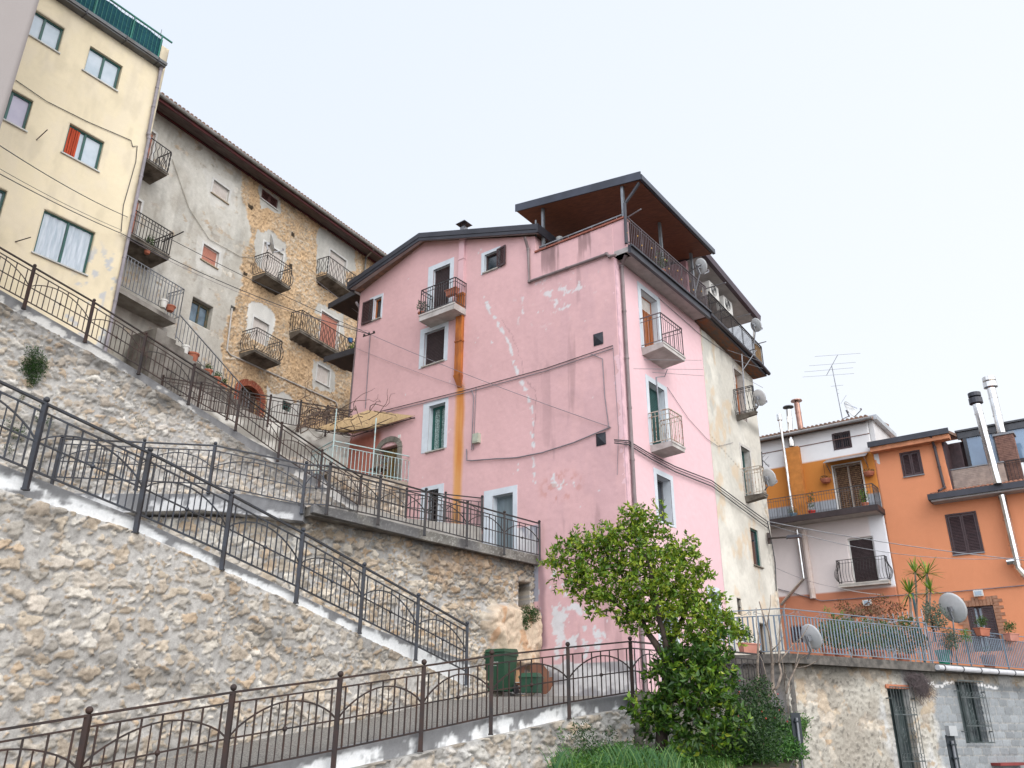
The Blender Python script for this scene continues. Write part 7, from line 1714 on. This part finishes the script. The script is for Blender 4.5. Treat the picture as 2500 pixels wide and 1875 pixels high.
wallplant('leafy plant at the left edge below the round bush',F3,[('1c',60,1470,60),('1c',110,1500,50),('1c',20,1430,40),('1c',130,1450,30),('1c',30,1590,40)],WPL,300,.04,-.1)
wallplant('small tuft of thin green stems on the upper wall, left one',F3,[('1c',740,1420,32),('1c',620,1370,18)],WPL,150,.03,-.08)
wallplant('grey green tuft on the upper wall, right of the smaller tuft',F3,[('1c',870,1420,45),('1c',890,1460,40),('1c',840,1400,30)],WPL,170,.03,-.08)
wallplant('green plant growing in the gap beside the rock outcrop',F5,[('2c',1340,1415,45),('2c',1370,1440,40),('2c',1320,1450,30),('2c',1330,1490,25),('2c',1390,1410,25)],WPL,380,.05,-.35)
wallplant('bright lichen green fern on the wall behind the level landing rail',F3,[('1d',425,1545,22),('1d',420,1570,16)],leafmat('lime_leaves',(.06,.15,.01),(.12,.26,.02)),400,.03,-.05)
wallplant('small leafy sprig at the foot of the upper wall behind the blue rail',F3,[('4c',950,1000,60),('4c',870,960,40)],leafmat('lime_leaves',(.06,.15,.01),(.12,.26,.02)),200,.03,-.05)
wallplant('leafy sprig low behind the second rail near the left corner',F3,[('4c',430,900,80),('4c',350,860,50),('4c',700,1090,50)],WPL,200,.035,-.08)
# dry twigs on the block wall
rg=np.random.default_rng(77); m=MB(); 
for k in range(420):
    x0,z0=FK.at('3b',1455,890); s_=np.array(FK.w(x0+rg.normal()*.28,.1,z0+rg.normal()*.08)); x1,z1=FK.at('3b',1470,1000); e_=np.array(FK.w(x1+rg.normal()*.22,-.02-.15*rg.random(),z1+rg.normal()*.14)); md=(s_+e_)/2+rg.normal(size=3)*.07; m.tube([tuple(s_),tuple(md),tuple(e_)],.0035,4,cap=False)
tag(m.build('dry_bush',pm('dry_twigs',(.13,.10,.10),.9,0,(.08,.065,.065),9)),'grey dried bush hanging from the top of the rubble wall','dry bush')
# bare shrub
BS=thing('bare_shrub','leafless shrub with tall pale curving stems in front of the right terrace','shrub',WF,tuple(atD('3b',370,1100,18.5))); PBK2=pm('pale_bark',(.32,.26,.21),.9,0,(.16,.13,.11),9,.2,bump=.4)
st=[([(375,1040),(405,980),(400,880),(400,780),(385,640),(372,560),(345,480),(305,350)],.045,19),([(372,575),(365,500),(385,380),(388,300)],.018,19),([(405,1000),(440,960),(465,870),(445,780),(450,640),(455,520),(470,430),(492,370)],.032,19),([(445,790),(500,720),(560,650),(620,600),(660,520)],.018,19),([(310,1075),(298,950),(292,820),(296,720),(300,600),(285,520),(283,395)],.034,18.8),([(415,990),(440,1080),(490,1150),(470,1200),(430,1240)],.022,18.6),([(500,1010),(520,930),(570,820),(600,760),(640,740),(680,720),(680,660)],.022,19.2),([(575,830),(650,815),(720,780),(750,740)],.014,19.2),([(490,960),(480,830),(455,700),(430,600),(470,520)],.010,19),([(560,830),(590,700),(600,620),(640,560),(665,520)],.014,19.2),([(515,1160),(512,1050),(540,950)],.012,18.5),([(400,700),(440,660),(480,600),(500,500)],.012,19),([(360,900),(330,780),(300,720)],.010,19),([(400,830),(430,760),(420,690),(370,640)],.010,19)]
for k,(P,r,D) in enumerate(st):
    Q=[np.array(atD('3b',a,b,D+.15*math.sin(k*2+i*.8))) for i,(a,b) in enumerate(P)]; n=len(Q); m=MB(); m.tube([tuple(q) for q in Q],[r*(1-.75*i/(n-1)) for i in range(n)],8); m.build('stem',PBK2,BS,smooth=True)
# terrace plants
def yucca(label,z,base,top,D,nl,L,r=.045):
    b=atD(z,*base,D); t=atD(z,*top,D); T=thing('yucca_plant',label,'plant',WF,(b[0],b[1],b[2]),'yucca plants on the terrace'); m=MB(); m.tube([tuple(b),tuple((b+t)/2+np.array([.02,0,0])),tuple(t)],[r,r*.85,r*.8],8); m.build('stem',PBK2,T); rg=np.random.default_rng(int(base[0]*3+top[1])); m=MB()
    for i in range(nl):
        th=rg.random()*6.28; el=rg.uniform(-.5,1.4); d=np.array([math.cos(th)*math.cos(el),math.sin(th)*math.cos(el),math.sin(el)]); l=L*(.75+.4*rg.random()); w_=.022; s_=np.cross(d,[0,0,1.]); s_/=np.linalg.norm(s_)+1e-6
        B=len(m.v); 
        for q,ww in ((0,.5),(.4,1),(.75,.7),(1,.03)): p=t+d*l*q-np.array([0,0,.18*l*q*q*(1 if el<.6 else .2)]); m.v+=[tuple(p-s_*w_*ww),tuple(p+s_*w_*ww)]
        for q in range(3): m.f.append((B+2*q,B+2*q+1,B+2*q+3,B+2*q+2))
    m.build('leaf_rosette',leafmat('yucca_leaves',(.05,.14,.02),(.14,.25,.03),(.38,.36,.04)),T,fix=False); return T
yucca('tallest yucca rosette on a thin trunk, right one of the upper pair','3b',(1505,520),(1512,150),28.5,46,.62)
yucca('slightly lower yucca rosette left of the tallest one','3b',(1440,500),(1428,140),28.7,34,.5,.035)
yucca('lower yucca rosette at the left over the picket fence','3b',(1395,480),(1388,290),28.3,40,.55)
yucca('yellowing yucca rosette under the tallest one','3b',(1510,520),(1540,270),28.2,34,.5,.03)
OLV=leafmat('olive_leaves',(.05,.085,.05),(.11,.15,.10),(.16,.20,.14)); RED=leafmat('reddish_leaves',(.09,.06,.02),(.16,.05,.025),(.10,.15,.03))
shrub('grey green olive bush behind the end of the picket fence',[(1560,420,60,27.8),(1520,400,45,27.8),(1590,470,70,27.6),(1540,500,45,27.6),(1610,520,40,27.5)],130,.07,OLV,z='3b',stem=[([(1570,640,27.6),(1560,560,27.6),(1540,450,27.7)],.03)],group='terrace shrubs')
shrub('round grey green bush leaning through the bars of the far railing',[(1670,620,60,27.7),(1690,590,45,27.7),(1640,660,45,27.6),(1710,650,40,27.7)],150,.06,OLV,z='3b',stem=[([(1690,800,28.3),(1690,640,27.9)],.02)],group='terrace shrubs')
shrub('yellow green sprig beside the round bush on the far railing',[(1800,585,32,28.3),(1780,600,28,28.3),(1815,620,18,28.3)],170,.05,leafmat('lime_leaves',(.06,.15,.01),(.12,.26,.02)),z='3b',group='terrace shrubs')
shrub('loose reddish and green shrub against the salmon base of the left house',[(900,380,45,29),(960,400,40,29),(1100,370,45,29),(1180,340,50,29),(1260,390,45,29),(1140,430,55,28.8),(1250,460,50,28.6),(1010,440,45,28.8),(1330,400,40,28.8),(1060,400,30,29)],75,.08,RED,z='3b',group='terrace shrubs')
shrub('yellowish sprigs at the left end of the terrace shrubs',[(790,405,24,28.5),(820,430,22,28.5),(900,440,28,28.5)],110,.06,leafmat('lime_leaves',(.06,.15,.01),(.12,.26,.02)),z='3b',group='terrace shrubs')
shrub('mixed dense flowering plants behind the bars of the front terrace railing',[(800,560,70,25.5),(860,500,55,26),(900,600,65,25.6),(960,530,60,26.3),(1080,540,60,27),(1180,560,60,27.2),(1000,640,60,26),(1250,560,50,27.6),(1140,640,55,27),(1370,520,60,28),(740,620,45,25),(1300,620,60,28),(1420,600,60,28.5),(1230,640,60,27.5),(880,660,50,25.3),(1080,650,50,26.6),(1480,640,50,28.8),(1380,680,50,28.5)],170,.085,leafmat('terrace_leaves',(.03,.08,.015),(.06,.13,.025),(.14,.18,.05)),z='3b',group='terrace shrubs')
# potted plant on the pink gable balcony and terrace planter
p=FG.at('2a',850,740,y=-.4); q=FG.w(p[0],-.42,15.08); pot_proto('terracotta pot with grey spiky plant on the small pink gable balcony',q,.14,.2,TERRA,(.42,.2,160,.09,OLV),None)
p=FG.w(-6.2,-.4,15.08); trough('terracotta trough hung inside the small gable balcony railing',(p[0],p[1],15.55),.5,127,TERRA,False,None)
p=FP.w(2.35,-.35,15.2); pot_proto('leafy potted plant on the roof terrace beside the second post',p,.16,.3,TERRA,(.7,.24,220,.09,LG),None)
p=FR.at('3a',425,815,y=-.15); q=FR.at('3a',693,772,y=-.15)
for i,pp in enumerate((p,q)):
    w_=FR.w(pp[0],-.2,pp[1]-.15); T=thing('hanging_basket',('left' if i==0 else 'right')+' hanging terracotta basket with red flowers beside the bead curtain door','hanging basket',WF,w_,'hanging baskets'); m=MB(); m.lathe(w_,[(0,-.08),(.16,-.04),(.24,.1),(.24,.13),(0,.11)],14); m.build('basket',TERRA,T); leaves(T,(w_[0],w_[1],w_[2]+.18),(.27,.2,.1),120,.07,RED); m=MB(); m.tube([w_,(w_[0],w_[1],w_[2]+.9)],.008,5); m.build('chain',IRON,T)
for i,(x,l,mt,pl) in enumerate(((-2.45,'red pot with tall weed on the orange balcony',pm('red_plastic',(.5,.03,.02),.4),(.9,.18,130,.09,LG)),(-.15,'brown pot with yellow flowers at the right end of the orange balcony',TERRA,(.6,.2,160,.08,leafmat('lime_leaves',(.06,.15,.01),(.12,.26,.02)))),(-3.3,'low bowl plant at the left of the orange balcony',pm('bluish_bowl',(.12,.2,.26),.5),(.25,.25,120,.06,LG)))):
    pot_proto(l,FR.w(x,-.7,10.62),.16,.26,mt,pl,'pots on the orange balcony')
p=FO.at('1b',1480,1590,y=-.7); pot_proto('blue pot hooked on the long dark balcony near its right end',onF(FO,'2a',395,985,-.85),.12,.2,pm('blue_pot',(.02,.10,.25),.5),None,None)
pot_proto('terracotta pot with yellow greenery at the right end of the long balcony',onF(FO,'2a',405,1065,-.6),.16,.22,TERRA,(.4,.2,160,.08,leafmat('lime_leaves',(.06,.15,.01),(.12,.26,.02))),None)
dish('satellite dish on the belly railed balcony of the bare masonry house',tuple(onF(FO,'1b',955,1050,-1.0)),(.9,.35,.25),.42,mount=onF(FO,'1b',930,1110,-.8))
# ---- bins and boards on the landing
def zland(a,b,z0=2.5): return atz('3c',a,b,z0)
gb=FG.at('3c',290,1215,y=-.5); 
BN=atz('3c',292,1212,2.53); Fb=Fr((BN[0],BN[1]),118); zb=2.53
T=thing('wheelie_bin','large dark green wheelie bin with lid standing by the stone wall','bin',Fb,(0,0,zb)); GB=pm('dark_green_plastic',(.018,.065,.035),.45,0,(.014,.05,.028),3)
H_=.98; m=MB(); m.hexa([(-.25,-.2,zb+.05),(.25,-.2,zb+.05),(.25,.36,zb+.05),(-.25,.36,zb+.05)],[(-.31,-.32,zb+H_),(.31,-.32,zb+H_),(.31,.4,zb+H_),(-.31,.4,zb+H_)]); m.box(-.33,.33,-.34,.42,zb+H_-.07,zb+H_-.01); m.build('body',GB,T)
m=MB(); m.hexa([(-.34,-.37,zb+H_),(.34,-.37,zb+H_),(.34,.44,zb+H_),(-.34,.44,zb+H_)],[(-.30,-.3,zb+H_+.08),(.30,-.3,zb+H_+.08),(.30,.4,zb+H_+.12),(-.30,.4,zb+H_+.12)]); m.build('lid',GB,T)
for x in (-.3,.3): m=MB(); m.tube([(x-.03,.34,zb+.11),(x+.03,.34,zb+.11)],.11,14); m.build('wheel',FLASH,T)
for i,z_ in enumerate((zb+.72,zb+.65)):
    tx=bpy.data.curves.new('lettering','FONT'); tx.body=('Comune','Raccolta')[i]; tx.size=.07; tx.align_x='CENTER'; tx.extrude=.001; _t=bpy.data.objects.new('t',tx); _me=bpy.data.meshes.new_from_object(_t); bpy.data.objects.remove(_t); 
    to=bpy.data.objects.new('lettering',_me); C.objects.link(to); _me.materials.append(WHITEP); to.parent=T; to.matrix_basis=Matrix.Translation((0,-.292+.012*i,z_-zb))@Matrix.Rotation(math.radians(84),4,'X')
def ground3(a,b,z0=2.54): return atz('3c',a,b,z0)
sb=ground3(485,1208); T=thing('small_bin','small green household waste bin with rounded lid beside the boards','bin',Fr((sb[0],sb[1]),112),(0,0,2.54)); z=2.54
m=MB(); m.hexa([(-.22,-.16,z),(.22,-.16,z),(.22,.16,z),(-.22,.16,z)],[(-.26,-.2,z+.36),(.26,-.2,z+.36),(.26,.2,z+.36),(-.26,.2,z+.36)]); m.build('body',GB,T); m=MB(); m.hexa([(-.28,-.23,z+.36),(.28,-.23,z+.36),(.28,.22,z+.36),(-.28,.22,z+.36)],[(-.2,-.14,z+.47),(.2,-.14,z+.47),(.2,.14,z+.47),(-.2,.14,z+.47)]); m.build('lid',GB,T)
WB=pm('brown_board',(.17,.065,.03),.55,0,(.11,.04,.02),2,.4,stretch=(1,8,1))
def board(label,z,P,D,mat,name='wooden_board',rounded=False):
    Q=[np.array(atD(z,*p,D)) for p in P]; T=None; n=Vector(Q[1]-Q[0]).cross(Vector(Q[2]-Q[0])).normalized()*.02; m=MB(); k=len(Q)
    m.add([tuple(q) for q in Q]+[tuple(q+np.array(n)) for q in Q],[tuple(range(k)),tuple(range(2*k-1,k-1,-1))]+[(i,k+i,k+(i+1)%k,(i+1)%k) for i in range(k)]); o_=m.build(name,mat); return tag(o_,label,'board','discarded boards by the bins')
Dd=math.hypot(*ground3(540,1215)[:2])
board('tall dark brown board with rounded corner leaning behind the small bin','3c',[(475,1150),(480,1040),(500,1025),(550,1030),(590,1080),(590,1200),(545,1217),(545,1200)],Dd+.1,WB)
board('brown rounded board leaning at the right of the small bin','3c',[(545,1217),(560,1120),(612,1112),(618,1150),(600,1190),(575,1215)],Dd-.1,WB)
board('dark panel standing between the wheelie bin and the carton','3c',[(390,1210),(385,1045),(445,1035),(440,1205)],Dd+.25,WB)
board('pale cardboard sheet propped between the bins','3c',[(382,1145),(368,1075),(412,1070),(424,1140),(395,1155)],Dd+.0,pm('cardboard',(.42,.24,.13),.9))
lp=ground3(370,1215); rg=np.random.default_rng(3); m=MB(); m.ball((lp[0],lp[1],2.62),.11,9,7,(1,.8,.9)); 
for i in range(len(m.v)): v=np.array(m.v[i]); m.v[i]=tuple(v+rg.normal(size=3)*.016)
tag(m.build('rubbish_bag',pm('white_plastic_bag',(.55,.55,.56),.4)),'small white plastic rubbish bag at the foot of the green bin','bag')
cr=ground3(410,1215); m=MB(); 
for i in range(4): m.box(-.15,.15,-.1,.1,2.54+i*.09,2.54+i*.09+.02)
m.box(-.15,-.13,-.1,.1,2.54,2.86); m.box(.13,.15,-.1,.1,2.54,2.86); tag(m.build('white_crate',WHITEP,None,F=Fr((cr[0],cr[1]),112)),'white slatted plastic crate next to the rubbish bag','crate')
# ---- cables
YA=onF(FY,'1c',785,185,-.06); PA=onF(FG,'2a',520,935,-.35)
cable('black wire crossing in front of the yellow house to the pink gable bracket',[tuple(atD('1a',-60,905,17)),YA and tuple(atD('1a',860,1420,26.5)),PA],.011,CABLE,.12,14)
cable('lower black wire bundle running down the yellow facade to its insulator',[tuple(atD('1a',-60,1095,20)),YA],.012,CABLE,.06)
cable('thin wire just above the lower bundle on the yellow facade',[tuple(atD('1a',-60,1060,20)),tuple(np.array(YA)+np.array([0,0,.12]))],.007,CABLE,.08)
cable('wire from the yellow house insulator to the pink gable bracket',[YA,PA],.013,CABLE,.30)
cable('second slack wire from the yellow house to the pink gable',[tuple(np.array(YA)+np.array([0,0,-.05])),tuple(np.array(PA)+np.array([0,0,.12]))],.007,CABLEG,.45)
cable('thin wire from the high balcony to the pink wall near the flue foot',[onF(FO,'1b',1245,1280,-.8),onF(FG,'2a',1110,1262,-.06)],.007,CABLEG,.12)
cable('thin wire from the gable bracket across to the right corner of the gable',[PA,onF(FG,'2b',690,1640,-.06)],.010,CABLEG,.1)
cable('fine wire from the left edge of the gable to the junction by the flue',[onF(FG,'2a',430,1020,-.05),onF(FG,'2a',1120,1275,-.06)],.006,CABLEG,.05)
for k,(o_) in enumerate((0,.09)): cable(('upper' if k==0 else 'lower')+' of two wall cables rising across the pink gable above the awning',[tuple(np.array(onF(FG,*p,-.04))-np.array([0,0,o_])) for p in (('2c',540,248),('2c',1060,118),('2c',1500,-2),('2b',705,1132))],.013,CABLEG if k else CABLE)
cable('grey conduit sagging along the gable from the meter box to the corner',[onF(FG,*p,-.05) for p in (('2c',1040,465),('2c',1042,530),('2c',1070,532),('2c',1200,522),('2c',1330,515),('2c',1480,485),('2c',1659,428),('2b',690,1640))],.020,CABLEG)
cable('pair of vertical conduits down to the meter box',[onF(FG,*p,-.04) for p in (('2a',1150,1280),('2a',1165,1320),('2a',1152,1655))],.016,CABLEG)
cable('vertical conduit just right of the meter conduit',[onF(FG,*p,-.04) for p in (('2a',1180,1270),('2a',1163,1655))],.012,CABLEG)
cable('vertical wall conduit below the gable bracket',[onF(FG,*p,-.04) for p in (('2a',520,940),('2a',490,1395))],.016,CABLEG)
cable('grey wire hanging from the vent to the lower vent on the gable',[onF(FG,*p,-.04) for p in (('2b',570,1185),('2b',640,1215),('2b',655,1450),('2b',680,1640))],.014,CABLEG)
cable('dotted vertical wire near the gable corner',[onF(FG,*p,-.04) for p in (('2b',705,1132),('2b',740,1655),('3c',1000,-100))],.008,CABLEG)
FPc=[onF(FP,*p,-.08) for p in (('2d',0,495),('2d',75,500),('2d',200,575),('2d',330,640),('2d',525,715),('2d',700,845),('2d',825,935))]
for k,dz in enumerate((0,.10,.22)): cable(('upper','middle','lower')[k]+' cable of the bundle crossing the pink and cream long facade',[tuple(np.array(p)-np.array([0,0,dz*(.4+i*.12)])) for i,p in enumerate(FPc)],.018 if k!=1 else .012,CABLE)
E1=FPc[-1]
cable('upper of the two steel cables crossing in front of the orange house',[E1,tuple(atD('3a',1700,1325,33))],.014,GREYM,.12)
cable('lower of the two steel cables crossing in front of the orange house',[tuple(np.array(E1)-np.array([0,0,.1])),tuple(atD('3a',1700,1300,35))],.010,GREYM,.5)
cable('thin wire falling from the cream corner to the pale house',[onF(FP,'3a',115,1370,-.1),onF(FR,'3a',490,1490,-.3)],.007,CABLEG,.1)
cable('short bright cable across the pale house to the terrace shrubs',[onF(FR,'3a',490,1490,-.3),tuple(atD('3a',770,1535,36))],.014,WHITEP,.05)
cable('rough cable along the salmon base of the houses',[onF(FR,*p,-.05) for p in (('3a',125,1500),('3a',400,1575),('3a',800,1545),('3a',1200,1520),('3a',1659,1478))],.02,CABLEG)
cable('wire down the right edge of the cream house',[onF(FP,*p,-.05) for p in (('2d',825,935),('2d',850,1050),('2d',868,1160),('2d',875,1310))],.02,CABLE)
cable('thin curved wire on the long pink face near the upper balcony',[onF(FP,*p,-.03) for p in (('2b',990,835),('2b',1245,1060),('2b',1500,1240))],.010,CABLEG)
cable('looping wire on the long pink face below the green shutter',[onF(FP,*p,-.03) for p in (('2d',285,210),('2d',400,380),('2d',500,490),('2d',560,530),('2d',640,510))],.008,CABLEG)
cable('wire along the yellow facade above the red curtain window',[onF(FY,*p,-.03) for p in (('1a',100,518),('1a',300,655),('1a',560,785),('1a',850,910),('1a',860,950))],.012,CABLE)
cable('wire dropping along the right edge of the yellow facade',[onF(FY,*p,-.03) for p in (('1a',860,950),('1a',890,945),('1a',880,1050),('1a',800,1330),('1a',785,1500))],.012,CABLE)
cable('grey wire wandering over the plastered part of the old house',[onF(FO,*p,-.04) for p in (('1b',320,500),('1b',430,820),('1b',560,1020),('1b',760,1130),('1b',850,1140))],.013,pm('cream_cable',(.40,.36,.30),.7))
# insulators / brackets
T=thing('wire_bracket','iron wire bracket with insulators sticking out near the left edge of the gable','bracket',WF,PA); m=MB(); c=onF(FG,'2a',520,935,0); m.bar(c,PA,.03); m.bar((PA[0]-.3,PA[1]+.2,PA[2]),(PA[0]+.2,PA[1]-.14,PA[2]),.03); m.build('arm',IRON,T)
for k in range(3): q=(PA[0]-.25+.2*k,PA[1]+.17-.13*k,PA[2]+.06); m=MB(); m.ball(q,.045,8,6); m.build('insulator',IRON,T)
# antennas on the long facade
q2=lambda a,b,y,z='2b': onF(FP,z,a,b,y)
antenna('antenna on a cranked pole in front of the two upper pink balconies',q2(998,1590,-.85),q2(975,1330,-.85),[q2(975,1330,-.85),q2(1028,1325,-.85),q2(1045,1280,-1.1)],[(q2(835,1277,-1.1),q2(1265,1281,-1.1)),(q2(900,1221,-1.2),q2(1257,1224,-1.2)),(q2(953,1300,-1.),q2(1270,1321,-1.))],mat=GREYM)
antenna('antenna mast beside the cream upper balcony',q2(1530,1500,-1.0),q2(1508,1185,-1.0),[q2(1512,1290,-1.),q2(1600,1160,-1.4)],[(q2(1420,1160,-1.3),q2(1640,1235,-1.3)),(q2(1440,1215,-1.2),q2(1640,1275,-1.2)),(q2(1520,1330,-1.),q2(1640,1395,-1.))],mat=GREYM)
antenna('small comb antenna above the lower cream dish',onF(FP,'2d',800,640,-.9),onF(FP,'2d',795,560,-.9),[onF(FP,'2d',795,600,-.9),onF(FP,'2d',835,640,-1.2)],[(onF(FP,'2d',800,590,-.95),onF(FP,'2d',825,560,-.95)),(onF(FP,'2d',810,610,-1.),onF(FP,'2d',832,585,-1.)),(onF(FP,'2d',815,628,-1.1),onF(FP,'2d',838,632,-1.1))],mat=CABLE)
